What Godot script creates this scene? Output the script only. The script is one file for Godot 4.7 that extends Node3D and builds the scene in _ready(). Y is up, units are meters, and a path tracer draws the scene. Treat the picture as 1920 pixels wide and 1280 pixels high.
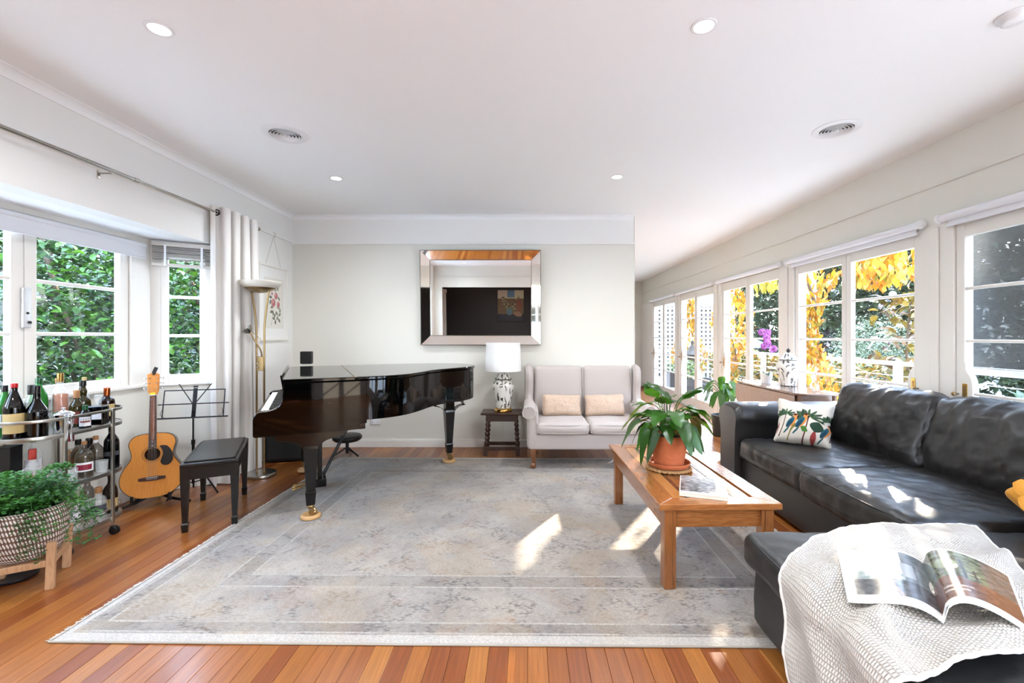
extends Node3D
# A bright living room: grand piano, bay window, french doors to an autumn garden.
# x runs to the right, y up, the camera looks along -z; P(x, y, d) places a point at depth d in front of it.

var M := {}
var taken := {}
var rng := RandomNumberGenerator.new()

const CEIL := 2.82      # ceiling height
const XL := -2.857      # left wall
const XR := 3.10        # glazed wall on the right
const DB := 5.52        # back wall
const DFAR := 12.2      # far end of the sunroom
const DREAR := -3.0     # wall behind the camera
const XB := -3.27       # front of the bay window

func _ready() -> void:
	rng.seed = 20240
	# --- camera
	var cam := Camera3D.new()
	cam.name = "camera"
	cam.projection = Camera3D.PROJECTION_FRUSTUM
	cam.near = 0.05
	cam.far = 200.0
	cam.size = 2.0 * 640.0 / 850.0 * 0.05
	cam.frustum_offset = Vector2(-28.0 / 850.0 * 0.05, -10.0 / 850.0 * 0.05)
	cam.position = Vector3(0, 1.35, 0)
	add_child(cam)
	cam.current = true
	# --- sky and exposure
	var env := Environment.new()
	env.background_mode = Environment.BG_SKY
	var sm := ProceduralSkyMaterial.new()
	sm.sky_top_color = Color(0.64, 0.735, 0.865)
	sm.sky_horizon_color = Color(0.935, 0.948, 0.955)
	sm.ground_bottom_color = Color(0.35, 0.34, 0.30)
	sm.ground_horizon_color = Color(0.6, 0.6, 0.58)
	sm.sky_energy_multiplier = 3.8
	var sky := Sky.new()
	sky.sky_material = sm
	env.sky = sky
	env.tonemap_mode = Environment.TONE_MAPPER_LINEAR
	env.tonemap_exposure = 1.40
	env.sdfgi_enabled = true
	env.ssao_enabled = true
	env.ssil_enabled = true
	var we := WorldEnvironment.new()
	we.name = "world_environment"
	we.environment = env
	add_child(we)
	# --- low autumn sun from beyond the glazed wall
	var sun := DirectionalLight3D.new()
	sun.name = "sun"
	sun.light_color = Color(1.0, 0.95, 0.87)
	sun.light_energy = 6.6
	sun.light_angular_distance = 0.6
	sun.shadow_enabled = true
	sun.sky_mode = DirectionalLight3D.SKY_MODE_LIGHT_ONLY
	add_child(sun)
	var el := deg_to_rad(18.7)
	sun.look_at_from_position(Vector3.ZERO, Vector3(-0.527 * cos(el), -sin(el), 0.85 * cos(el)))
	# --- materials, setting, things
	materials()
	shell()
	bay_window()
	glazed_wall()
	lights_and_vents()
	rear_room()
	rug_and_piano()
	seating()
	coffee_table_set()
	back_wall_things()
	left_things()
	bar_cart_set()
	garden_right()
	garden_left()

# ------------------------------------------------------------------ helpers

func P(x: float, y: float, d: float) -> Vector3:
	return Vector3(x, y, -d)

func numbered(called: String) -> String:
	if not taken.has(called):
		taken[called] = 0
		return called
	taken[called] += 1
	return "%s_%03d" % [called, taken[called]]

func thing(called: String, label: String, category: String, at := Vector3.ZERO, turn := 0.0, group := "") -> Node3D:
	var o := Node3D.new()
	o.name = numbered(called)
	add_child(o)
	o.position = at
	o.rotation.y = turn
	tag(o, label, category, group)
	return o

func tag(o: Node, label: String, category := "", group := "", kind := "") -> Node:
	o.set_meta("label", label)
	if category:
		o.set_meta("category", category)
	if group:
		o.set_meta("group", group)
	if kind:
		o.set_meta("kind", kind)
	return o

func struct(called: String, label: String) -> Node3D:
	var o := Node3D.new()
	o.name = numbered(called)
	add_child(o)
	tag(o, label, "", "", "structure")
	return o

func put(mesh: Mesh, called: String, m: Material, parent: Node = self) -> MeshInstance3D:
	var o := MeshInstance3D.new()
	o.mesh = mesh
	o.material_override = m
	if parent == self:
		o.name = numbered(called)
		add_child(o)
	else:
		o.name = called
		parent.add_child(o, true)
	return o

func rot_y(a: float) -> Basis:
	return Basis(Vector3.UP, a)

# a frame whose y axis runs along dir
func along(dir: Vector3, hint := Vector3.FORWARD) -> Basis:
	var y := dir.normalized()
	var x := hint.cross(y)
	if x.length() < 0.01:
		x = Vector3.RIGHT.cross(y)
	if x.length() < 0.01:
		x = Vector3.UP.cross(y)
	x = x.normalized()
	return Basis(x, y, x.cross(y))

func curve(pts: Array, n: int, closed := false) -> Array:
	var out := []
	var k := pts.size()
	var last := k if closed else k - 1
	for i in last:
		var a = pts[(i - 1 + k) % k] if closed else pts[maxi(i - 1, 0)]
		var b = pts[i]
		var c = pts[(i + 1) % k]
		var d = pts[(i + 2) % k] if closed else pts[mini(i + 2, k - 1)]
		for j in n:
			var t := float(j) / n
			out.append(0.5 * ((2.0 * b) + (c - a) * t + (2.0 * a - 5.0 * b + 4.0 * c - d) * t * t + (3.0 * b - a - 3.0 * c + d) * t * t * t))
	if not closed:
		out.append(pts[k - 1])
	return out

class MB:
	var v := PackedVector3Array()
	var n := PackedVector3Array()
	var uv := PackedVector2Array()
	var ix := PackedInt32Array()

	func tri(a: int, b: int, c: int) -> void:
		ix.append(a)
		ix.append(c)
		ix.append(b)

	func quad(a: Vector3, b: Vector3, c: Vector3, d: Vector3, s := Vector2.ONE) -> void:
		var nn := (b - a).cross(c - a)
		if nn.length() < 1e-12:
			nn = (c - a).cross(d - a)
		nn = nn.normalized()
		var k := v.size()
		for p in [a, b, c, d]:
			v.append(p)
			n.append(nn)
		uv.append(Vector2(0, s.y))
		uv.append(Vector2(s.x, s.y))
		uv.append(Vector2(s.x, 0))
		uv.append(Vector2(0, 0))
		tri(k, k + 1, k + 2)
		tri(k, k + 2, k + 3)

	func box(c: Vector3, s: Vector3, b := Basis()) -> MB:
		var h := s * 0.5
		for ax in 3:
			for sg in [-1.0, 1.0]:
				var e := Vector3.ZERO
				e[ax] = sg * h[ax]
				var u := Vector3.ZERO
				u[(ax + 1) % 3] = h[(ax + 1) % 3]
				var w := Vector3.ZERO
				w[(ax + 2) % 3] = h[(ax + 2) % 3] * sg
				quad(c + b * (e - u - w), c + b * (e + u - w), c + b * (e + u + w), c + b * (e - u + w))
		return self

	# box with rounded edges; seg steps per edge, inner steps per face, then each point may be moved by fn(p, normal)
	func soft(c: Vector3, s: Vector3, r: float, seg := 1, inner := 1, fn = null, b := Basis()) -> MB:
		var h := s * 0.5
		r = minf(r, minf(h.x, minf(h.y, h.z)) * 0.999)
		var ax := []
		for k in 3:
			var l := PackedFloat32Array()
			for i in seg + 1:
				l.append(-h[k] + r * (1.0 - cos(PI / 2 * i / seg)) if seg > 1 else -h[k] + r * i)
			for i in range(1, inner):
				l.append(lerpf(-h[k] + r, h[k] - r, float(i) / inner))
			for i in seg + 1:
				l.append(h[k] - r + r * sin(PI / 2 * i / seg) if seg > 1 else h[k] - r + r * i)
			ax.append(l)
		var m := 2 * seg + inner + 1
		var at := {}
		var base := v.size()
		var h2 := h - Vector3(r, r, r)
		for f in 6:
			var k := f / 2
			var sg := -1.0 if f % 2 == 0 else 1.0
			var k1 := (k + 1) % 3
			var k2 := (k + 2) % 3
			var g := PackedInt32Array()
			for j in m:
				for i in m:
					var q := Vector3i.ZERO
					q[k] = 0 if sg < 0 else m - 1
					q[k1] = i
					q[k2] = j
					if not at.has(q):
						var p := Vector3(ax[0][q.x], ax[1][q.y], ax[2][q.z])
						var inn := p.clamp(-h2, h2)
						var nn := (p - inn).normalized()
						p = inn + nn * r
						if fn != null:
							p = fn.call(p, nn)
						at[q] = v.size()
						v.append(c + b * p)
						n.append(Vector3.ZERO)
						uv.append(Vector2(p.x / s.x + 0.5, 0.5 - p.y / s.y))
					g.append(at[q])
			for j in m - 1:
				for i in m - 1:
					var a0 := g[j * m + i]
					var a1 := g[j * m + i + 1]
					var a2 := g[(j + 1) * m + i + 1]
					var a3 := g[(j + 1) * m + i]
					if sg > 0:
						tri(a0, a1, a2)
						tri(a0, a2, a3)
					else:
						tri(a0, a2, a1)
						tri(a0, a3, a2)
		smooth(base)
		return self

	# normals for the vertices from base on, from the triangles that use them
	func smooth(base: int, first_ix := -1) -> void:
		var acc := PackedVector3Array()
		acc.resize(v.size() - base)
		var i := 0 if first_ix < 0 else first_ix
		while i < ix.size():
			var a := ix[i]
			if a >= base:
				var b := ix[i + 2]
				var c := ix[i + 1]
				var q := (v[b] - v[a]).cross(v[c] - v[a])
				acc[a - base] += q
				acc[b - base] += q
				acc[c - base] += q
			i += 3
		for k in acc.size():
			n[base + k] = acc[k].normalized() if acc[k].length() > 1e-14 else Vector3.UP

	# surface f(u, v) for u, v in 0..1; normal is du x dv
	func grid(nu: int, nv: int, f: Callable, wu := false, wv := false, us := Vector2.ONE) -> MB:
		var base := v.size()
		var fi := ix.size()
		for j in nv + 1:
			for i in nu + 1:
				var a := float(i) / nu
				var b := float(j) / nv
				v.append(f.call(a, b))
				n.append(Vector3.ZERO)
				uv.append(Vector2(a * us.x, (1.0 - b) * us.y))
		var w := nu + 1
		for j in nv:
			for i in nu:
				var q := base + j * w + i
				tri(q, q + 1, q + w + 1)
				tri(q, q + w + 1, q + w)
		smooth(base, fi)
		if wu:
			for j in nv + 1:
				var q := base + j * w
				var s := (n[q] + n[q + nu]).normalized()
				n[q] = s
				n[q + nu] = s
		if wv:
			for i in w:
				var s := (n[base + i] + n[base + nv * w + i]).normalized()
				n[base + i] = s
				n[base + nv * w + i] = s
		return self

	# profile of Vector2(radius, height), bottom to top, turned about y
	func lathe(prof: Array, seg := 20, t := Transform3D(), us := Vector2.ONE) -> MB:
		var k := prof.size() - 1
		var f := func(a: float, b: float) -> Vector3:
			var i := int(round(b * k))
			var q: Vector2 = prof[i]
			return t * Vector3(q.x * cos(-a * TAU), q.y, q.x * sin(-a * TAU))
		return grid(seg, k, f, true, false, us)

	func tube(pts: Array, rad, sides := 8, caps := true, flat := 1.0) -> MB:
		var k := pts.size()
		var fr := []
		var x := Vector3.ZERO
		for i in k:
			var t: Vector3 = (pts[mini(i + 1, k - 1)] - pts[maxi(i - 1, 0)]).normalized()
			if i == 0:
				x = t.cross(Vector3.UP) if absf(t.y) < 0.9 else t.cross(Vector3.RIGHT)
			else:
				x = x - t * x.dot(t)
			x = x.normalized()
			fr.append([x, x.cross(t).normalized()])
		var rr := func(i: int) -> float:
			return rad[i] if rad is Array or rad is PackedFloat32Array else rad
		var f := func(a: float, b: float) -> Vector3:
			var i := int(round(b * (k - 1)))
			var q = fr[i]
			return pts[i] + (q[0] * cos(a * TAU) - q[1] * sin(a * TAU) * flat) * rr.call(i)
		grid(sides, k - 1, f, true)
		if caps:
			for e in 2:
				var i := 0 if e == 0 else k - 1
				var q = fr[i]
				var t: Vector3 = q[0].cross(q[1]) * (1.0 if e == 0 else -1.0)
				var c := v.size()
				for s in sides:
					var a := TAU * s / sides
					v.append(pts[i] + (q[0] * cos(a) - q[1] * sin(a) * flat) * rr.call(i))
					n.append(t)
					uv.append(Vector2(cos(a), sin(a)) * 0.5)
				for s in range(1, sides - 1):
					if e == 0:
						tri(c, c + s + 1, c + s)
					else:
						tri(c, c + s, c + s + 1)
		return self

	func rod(a: Vector3, b: Vector3, r: float, sides := 8) -> MB:
		return tube([a, b], r, sides)

	# outline in (x, z) lifted from y0 to y1, edges chamfered by bev; sm: smooth sides
	func prism(poly: Array, y0: float, y1: float, t := Transform3D(), bev := 0.0, sm := false) -> MB:
		var k := poly.size()
		if t.basis.determinant() < 0.0:      # keep the outside outside when the frame is mirrored
			t.basis.x = -t.basis.x
			poly = poly.map(func(q: Vector2) -> Vector2: return Vector2(-q.x, q.y))
		var area := 0.0
		for i in k:
			var a: Vector2 = poly[i]
			var b: Vector2 = poly[(i + 1) % k]
			area += a.x * b.y - b.x * a.y
		var pl := poly.duplicate()
		if area > 0:
			pl.reverse()      # clockwise in (x, z): outward = left of the walk
		var ins := []
		for i in k:
			var a: Vector2 = pl[(i - 1 + k) % k]
			var b: Vector2 = pl[i]
			var c: Vector2 = pl[(i + 1) % k]
			var n1 := Vector2(b.y - a.y, a.x - b.x).normalized()
			var n2 := Vector2(c.y - b.y, b.x - c.x).normalized()
			var m := (n1 + n2)
			m = m / maxf(0.3, m.length_squared() * 0.5)
			ins.append(b + m * bev)
		var rings := [[ins, y0], [pl, y0 + bev], [pl, y1 - bev], [ins, y1]] if bev > 0 else [[pl, y0], [pl, y1]]
		for j in rings.size() - 1:
			var base := v.size()
			var fi := ix.size()
			for i in k:
				var i2 := (i + 1) % k
				var a: Vector2 = rings[j][0][i]
				var b: Vector2 = rings[j][0][i2]
				var c: Vector2 = rings[j + 1][0][i2]
				var d: Vector2 = rings[j + 1][0][i]
				var q0 := t * Vector3(a.x, rings[j][1], a.y)
				var q1 := t * Vector3(b.x, rings[j][1], b.y)
				var q2 := t * Vector3(c.x, rings[j + 1][1], c.y)
				var q3 := t * Vector3(d.x, rings[j + 1][1], d.y)
				if sm:
					v.append(q0)
					v.append(q3)
					n.append(Vector3.UP)
					n.append(Vector3.UP)
					uv.append(Vector2(float(i) / k, 1))
					uv.append(Vector2(float(i) / k, 0))
				else:
					quad(q0, q1, q2, q3)
			if sm:
				for i in k:
					var i2 := (i + 1) % k
					tri(base + 2 * i, base + 2 * i2, base + 2 * i2 + 1)
					tri(base + 2 * i, base + 2 * i2 + 1, base + 2 * i + 1)
				smooth(base, fi)
		var top: Array = rings[rings.size() - 1][0]
		var bot: Array = rings[0][0]
		var tr := Geometry2D.triangulate_polygon(PackedVector2Array(top))
		for e in 2:
			var base := v.size()
			for i in k:
				var q: Vector2 = top[i] if e == 1 else bot[i]
				v.append(t * Vector3(q.x, y1 if e == 1 else y0, q.y))
				n.append((t.basis * (Vector3.UP if e == 1 else Vector3.DOWN)).normalized())
				uv.append(q)
			var i := 0
			while i < tr.size():
				var a: Vector2 = top[tr[i]]
				var b: Vector2 = top[tr[i + 1]]
				var c: Vector2 = top[tr[i + 2]]
				var up := (b - a).cross(c - a) < 0.0
				if up == (e == 1):
					tri(base + tr[i], base + tr[i + 1], base + tr[i + 2])
				else:
					tri(base + tr[i], base + tr[i + 2], base + tr[i + 1])
				i += 3
		return self

	func moved(t: Transform3D) -> MB:
		for i in v.size():
			v[i] = t * v[i]
			n[i] = (t.basis * n[i]).normalized()
		return self

	func mesh() -> ArrayMesh:
		var a := []
		a.resize(Mesh.ARRAY_MAX)
		a[Mesh.ARRAY_VERTEX] = v
		a[Mesh.ARRAY_NORMAL] = n
		a[Mesh.ARRAY_TEX_UV] = uv
		a[Mesh.ARRAY_INDEX] = ix
		var m := ArrayMesh.new()
		m.add_surface_from_arrays(Mesh.PRIMITIVE_TRIANGLES, a)
		return m

func boxm(c: Vector3, s: Vector3, bev := 0.0, b := Basis()) -> ArrayMesh:
	var mb := MB.new()
	if bev > 0.0:
		mb.soft(c, s, bev, 1, 1, null, b)
	else:
		mb.box(c, s, b)
	return mb.mesh()

func rodm(a: Vector3, b: Vector3, r: float, sides := 8) -> ArrayMesh:
	return MB.new().rod(a, b, r, sides).mesh()

func tubem(pts: Array, r, sides := 8) -> ArrayMesh:
	return MB.new().tube(pts, r, sides).mesh()

func lathem(prof: Array, seg := 20, t := Transform3D()) -> ArrayMesh:
	return MB.new().lathe(prof, seg, t).mesh()

func V2(flat: Array) -> Array:
	var o := []
	for i in flat.size() / 2:
		o.append(Vector2(flat[2 * i], flat[2 * i + 1]))
	return o

# ------------------------------------------------------------------ materials

func mat(called: String, col: Color, rough := 0.6, metal := 0.0) -> StandardMaterial3D:
	var m := StandardMaterial3D.new()
	m.resource_name = called
	m.albedo_color = col
	m.roughness = rough
	m.metallic = metal
	M[called] = m
	return m

func noise(freq: float, oct := 4, kind := FastNoiseLite.TYPE_SIMPLEX_SMOOTH, sd := 1) -> FastNoiseLite:
	var q := FastNoiseLite.new()
	q.noise_type = kind
	q.frequency = freq
	q.fractal_octaves = oct
	q.seed = sd
	return q

func noise_tex(freq: float, oct: int, cols: Array, size := 512, sd := 1, kind := FastNoiseLite.TYPE_SIMPLEX_SMOOTH) -> NoiseTexture2D:
	var t := NoiseTexture2D.new()
	t.width = size
	t.height = size
	t.seamless = true
	t.noise = noise(freq, oct, kind, sd)
	if cols.size():
		var g := Gradient.new()
		var off := PackedFloat32Array()
		var cc := PackedColorArray()
		for i in cols.size():
			off.append(float(i) / (cols.size() - 1))
			cc.append(cols[i])
		g.offsets = off
		g.colors = cc
		t.color_ramp = g
	return t

func bump(m: StandardMaterial3D, tex: Texture2D, amount: float) -> void:
	m.heightmap_enabled = true
	m.heightmap_texture = tex
	m.heightmap_scale = amount

func triplanar(m: StandardMaterial3D, sc: Vector3, world := false) -> void:
	m.uv1_triplanar = true
	m.uv1_world_triplanar = world
	m.uv1_scale = sc

func wood(called: String, cols: Array, sc: Vector3, rough: float, sd := 3, coat := 0.0) -> StandardMaterial3D:
	var m := mat(called, Color.WHITE, rough)
	m.albedo_texture = noise_tex(0.012, 5, cols, 512, sd)
	triplanar(m, sc)
	if coat > 0.0:
		m.clearcoat_enabled = true
		m.clearcoat = coat
		m.clearcoat_roughness = 0.12
	return m

func leafm(called: String, col: Color, back: Color, rough := 0.5) -> StandardMaterial3D:
	var m := mat(called, col, rough)
	m.backlight_enabled = true
	m.backlight = back
	return m

func glassm(called: String, col: Color, alpha: float) -> StandardMaterial3D:
	var m := mat(called, Color(col.r, col.g, col.b, alpha), 0.02)
	m.transparency = BaseMaterial3D.TRANSPARENCY_ALPHA
	return m

func materials() -> void:
	mat("wall_cream", Color(0.890, 0.878, 0.838), 0.75)
	mat("frieze_white", Color(0.940, 0.932, 0.915), 0.8)
	mat("ceiling_white", Color(0.975, 0.973, 0.968), 0.85)
	mat("trim_white", Color(0.93, 0.915, 0.885), 0.35)
	mat("white_plastic", Color(0.93, 0.93, 0.93), 0.3)
	mat("blind_white", Color(0.93, 0.935, 0.95), 0.6)
	mat("slat_grey", Color(0.80, 0.78, 0.75), 0.5)
	mat("dark_wall", Color(0.19, 0.185, 0.185), 0.7)
	glassm("pane", Color(1, 1, 1), 0.0).metallic_specular = 0.27
	mat("brass", Color(0.83, 0.66, 0.36), 0.22, 1.0)
	mat("aged_brass", Color(0.62, 0.53, 0.38), 0.3, 1.0)
	mat("nickel", Color(0.66, 0.645, 0.61), 0.24, 1.0)
	mat("satin_steel", Color(0.70, 0.69, 0.66), 0.33, 1.0)
	mat("chrome", Color(0.86, 0.86, 0.87), 0.06, 1.0)
	mat("mirror_glass", Color(0.90, 0.91, 0.90), 0.0, 1.0)
	mat("mirror_bevel", Color(0.90, 0.905, 0.88), 0.03, 1.0)
	mat("black_metal", Color(0.035, 0.035, 0.038), 0.4, 0.3)
	mat("black_plastic", Color(0.03, 0.03, 0.032), 0.45)
	mat("rubber", Color(0.02, 0.02, 0.02), 0.6)
	mat("lacquer", Color(0.010, 0.010, 0.011), 0.03).metallic_specular = 0.38
	mat("satin_black", Color(0.05, 0.045, 0.042), 0.3)
	var lamp := mat("lamp_glow", Color(1, 1, 1), 0.4)
	lamp.emission_enabled = true
	lamp.emission = Color(0.97, 0.99, 1.0)
	lamp.emission_energy_multiplier = 4.0
	# floorboards: one grain, several tones of the same timber
	var grain := noise_tex(0.010, 6, [Color(0.80, 0.78, 0.76), Color(0.97, 0.97, 0.97), Color(0.88, 0.87, 0.86), Color(1, 1, 1), Color(0.84, 0.82, 0.80)], 512, 11)
	var tones := [Color(0.63, 0.375, 0.16), Color(0.655, 0.40, 0.175), Color(0.59, 0.335, 0.14), Color(0.685, 0.435, 0.195), Color(0.545, 0.29, 0.12), Color(0.635, 0.385, 0.155)]
	for i in tones.size():
		var m := mat("board_%d" % i, tones[i], 0.30)
		m.albedo_texture = grain
		triplanar(m, Vector3(5.0, 5.0, 0.22), true)
		m.uv1_offset = Vector3(0.37 * i, 0.11 * i, 0.53 * i)
		m.clearcoat_enabled = true
		m.clearcoat = 0.25
		m.clearcoat_roughness = 0.15
	mat("subfloor", Color(0.16, 0.09, 0.05), 0.8)

func slab(parent: Node, called: String, m: String, x0: float, x1: float, y0: float, y1: float, d0: float, d1: float, bev := 0.0) -> MeshInstance3D:
	return put(boxm(P((x0 + x1) / 2, (y0 + y1) / 2, (d0 + d1) / 2), Vector3(absf(x1 - x0), absf(y1 - y0), absf(d1 - d0)), bev), called, M[m], parent)

func shell() -> void:
	# floor: separate boards, a few millimetres between the eased edges
	var fl := struct("floor", "glossy honey brown timber floorboards running towards the back wall")
	slab(fl, "subfloor", "subfloor", -3.45, 3.22, -0.12, -0.02, DREAR - 0.15, DFAR + 0.15)
	var w := 0.083
	var rows := int(ceil((3.14 + 3.40) / w))
	var lib := {}
	for r in rows:
		var x := -3.40 + (r + 0.5) * w
		var d0 := DREAR
		var d1 := DB if x < 1.25 else DFAR
		if x < XL:
			d0 = 1.2
			d1 = 4.1
		var d := d0
		while d < d1 - 0.05:
			var l: float = [3.2, 4.1, 4.8, 2.6][rng.randi() % 4]
			if d < 0.0:
				l += 2.6
			if d + l > d1 - 0.6:
				l = d1 - d
			var key := "%.2f" % l
			if not lib.has(key):
				var h := w / 2 - 0.0006
				var prof := V2([-h, -0.02, h, -0.02, h, -0.0012, h - 0.0012, 0.0, -h + 0.0012, 0.0, -h, -0.0012])
				var t := Transform3D(Basis(Vector3(1, 0, 0), Vector3(0, 0, -1), Vector3(0, 1, 0)), Vector3.ZERO)
				lib[key] = MB.new().prism(prof, 0.0006, l - 0.0006, t).mesh()
			var o := put(lib[key], "floorboard", M["board_%d" % (rng.randi() % 6)], fl)
			o.position = P(x, 0, d)
			d += l
	# ceiling
	var ce := struct("ceiling", "smooth white plaster ceiling")
	slab(ce, "plaster", "ceiling_white", XL - 0.15, XR + 0.2, CEIL, CEIL + 0.12, DREAR - 0.15, DFAR + 0.15)
	# back wall with picture rail and frieze
	var wb := struct("wall_back", "cream back wall behind the piano with a thin picture rail")
	slab(wb, "plaster", "wall_cream", XL - 0.15, 1.30, 0, 2.47, DB, DB + 0.14)
	slab(wb, "frieze", "frieze_white", XL - 0.15, 1.30, 2.47, CEIL, DB, DB + 0.14)
	slab(wb, "picture_rail", "frieze_white", XL, 1.315, 2.462, 2.492, DB - 0.018, DB, 0.006)
	slab(wb, "end_bead", "wall_cream", 1.30, 1.312, 0, CEIL, DB - 0.004, DB + 0.144, 0.004)
	var bb := struct("baseboard_back", "low white baseboard along the back wall")
	slab(bb, "board", "trim_white", XL, 1.312, 0, 0.085, DB - 0.018, DB, 0.005)
	slab(bb, "cap", "trim_white", XL, 1.312, 0.085, 0.10, DB - 0.012, DB, 0.004)
	# left wall: beyond the bay, above it, and on this side of it
	var wl := struct("wall_left", "white left wall around the bay window recess")
	slab(wl, "plaster", "frieze_white", XL - 0.15, XL, 0, CEIL, 4.165, DB)
	slab(wl, "lintel", "frieze_white", XL - 0.15, XL, 2.186, CEIL, 1.15, 4.165)
	slab(wl, "plaster", "frieze_white", XL - 0.15, XL, 0, CEIL, -0.95, 1.15)
	slab(wl, "plaster", "frieze_white", XL - 0.15, XL, 0, CEIL, DREAR, -2.65)
	slab(wl, "lintel", "frieze_white", XL - 0.15, XL, 2.30, CEIL, -2.65, -0.95)
	# garden doors on this side too, behind the photographer's left shoulder
	for i in 2:
		var gd := struct("door_%d" % (30 + i), "white glazed garden door leaf in the left wall, number %s from the rear wall" % ["one", "two", "three", "four"][i])
		sash(gd, P(XL - 0.075, 0.02, -2.65 + 0.85 * i + 0.003), Vector3(0, 0, -1), 0.844, 2.275, 0.062, 0.09, 0.12, 4, 0.045, 0.022)
	slab(wl, "picture_rail", "frieze_white", XL, XL + 0.014, 2.478, 2.502, DREAR, DB - 0.018, 0.005)
	var bl := struct("baseboard_left", "white baseboard on the left wall beside the curtain")
	slab(bl, "board", "trim_white", XL, XL + 0.018, 0, 0.10, 4.19, DB - 0.02, 0.004)
	# small cove where wall and ceiling meet
	var prof := V2([0, 0, 0, -0.055, 0.006, -0.055])
	for i in 7:
		var a := PI / 2 * i / 6
		prof.append(Vector2(0.055 - 0.049 * cos(a), -0.055 + 0.049 * sin(a)))
	prof.append(Vector2(0.055, 0))
	var c1 := struct("trim_1", "plaster cove between left wall and ceiling")
	put(MB.new().prism(prof, 0, DB - DREAR, Transform3D(Basis(Vector3(1, 0, 0), Vector3(0, 0, -1), Vector3(0, 1, 0)), P(XL, CEIL, DREAR)), 0.0, false).mesh(), "cove", M["ceiling_white"], c1)
	var c2 := struct("trim_2", "plaster cove between back wall and ceiling")
	put(MB.new().prism(prof, 0, 1.30 - XL, Transform3D(Basis(Vector3(0, 0, 1), Vector3(1, 0, 0), Vector3(0, 1, 0)), P(XL, CEIL, DB)), 0.0, false).mesh(), "cove", M["ceiling_white"], c2)
	# sunroom beyond the end of the back wall
	var wh := struct("wall_hall", "cream side wall of the sunroom behind the back wall")
	slab(wh, "plaster", "wall_cream", 1.18, 1.30, 0, CEIL, DB + 0.14, DFAR)
	var wf := struct("wall_far", "cream wall at the far end of the sunroom")
	slab(wf, "plaster", "wall_cream", 1.18, XR + 0.15, 0, CEIL, DFAR, DFAR + 0.14)
	slab(wf, "picture_rail", "wall_cream", 1.3, XR, 2.478, 2.505, DFAR - 0.02, DFAR, 0.006)
	var dr := struct("door_21", "white panelled door at the far end of the sunroom")
	slab(dr, "leaf", "trim_white", 2.0, 2.80, 0.0, 2.03, DFAR - 0.04, DFAR, 0.004)
	slab(dr, "architrave", "trim_white", 2.80, 2.90, 0.0, 2.10, DFAR - 0.055, DFAR, 0.006)
	slab(dr, "architrave", "trim_white", 1.90, 2.0, 0.0, 2.10, DFAR - 0.055, DFAR, 0.006)
	slab(dr, "architrave", "trim_white", 2.0, 2.80, 2.03, 2.10, DFAR - 0.055, DFAR, 0.006)

# one glazed leaf: o is its lower corner, dir runs along its width, nrm points into the room
func sash(parent: Node, o: Vector3, dir: Vector3, wd: float, ht: float, stile: float, top: float, bottom: float, bars: int, thick: float, barw := 0.022) -> void:
	var b := Basis(dir, Vector3.UP, dir.cross(Vector3.UP))
	for s in [stile / 2, wd - stile / 2]:
		put(boxm(o + dir * s + Vector3.UP * ht / 2, Vector3(stile, ht, thick), 0.004, b), "stile", M["trim_white"], parent)
	put(boxm(o + dir * wd / 2 + Vector3.UP * (ht - top / 2), Vector3(wd - 2 * stile, top, thick), 0.004, b), "top_rail", M["trim_white"], parent)
	put(boxm(o + dir * wd / 2 + Vector3.UP * bottom / 2, Vector3(wd - 2 * stile, bottom, thick), 0.004, b), "bottom_rail", M["trim_white"], parent)
	var gh := ht - top - bottom
	var step := gh / (bars + 1)
	var barm := boxm(Vector3.ZERO, Vector3(wd - 2 * stile, barw, thick * 0.8), 0.006, b)
	var panem := boxm(Vector3.ZERO, Vector3(wd - 2 * stile + 0.006, step - barw * 0.6, 0.003), 0.0, b)
	for i in bars + 1:
		if i > 0:
			put(barm, "glazing_bar", M["trim_white"], parent).position = o + dir * wd / 2 + Vector3.UP * (bottom + step * i)
		put(panem, "pane", M["pane"], parent).position = o + dir * wd / 2 + Vector3.UP * (bottom + step * (i + 0.5))

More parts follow.
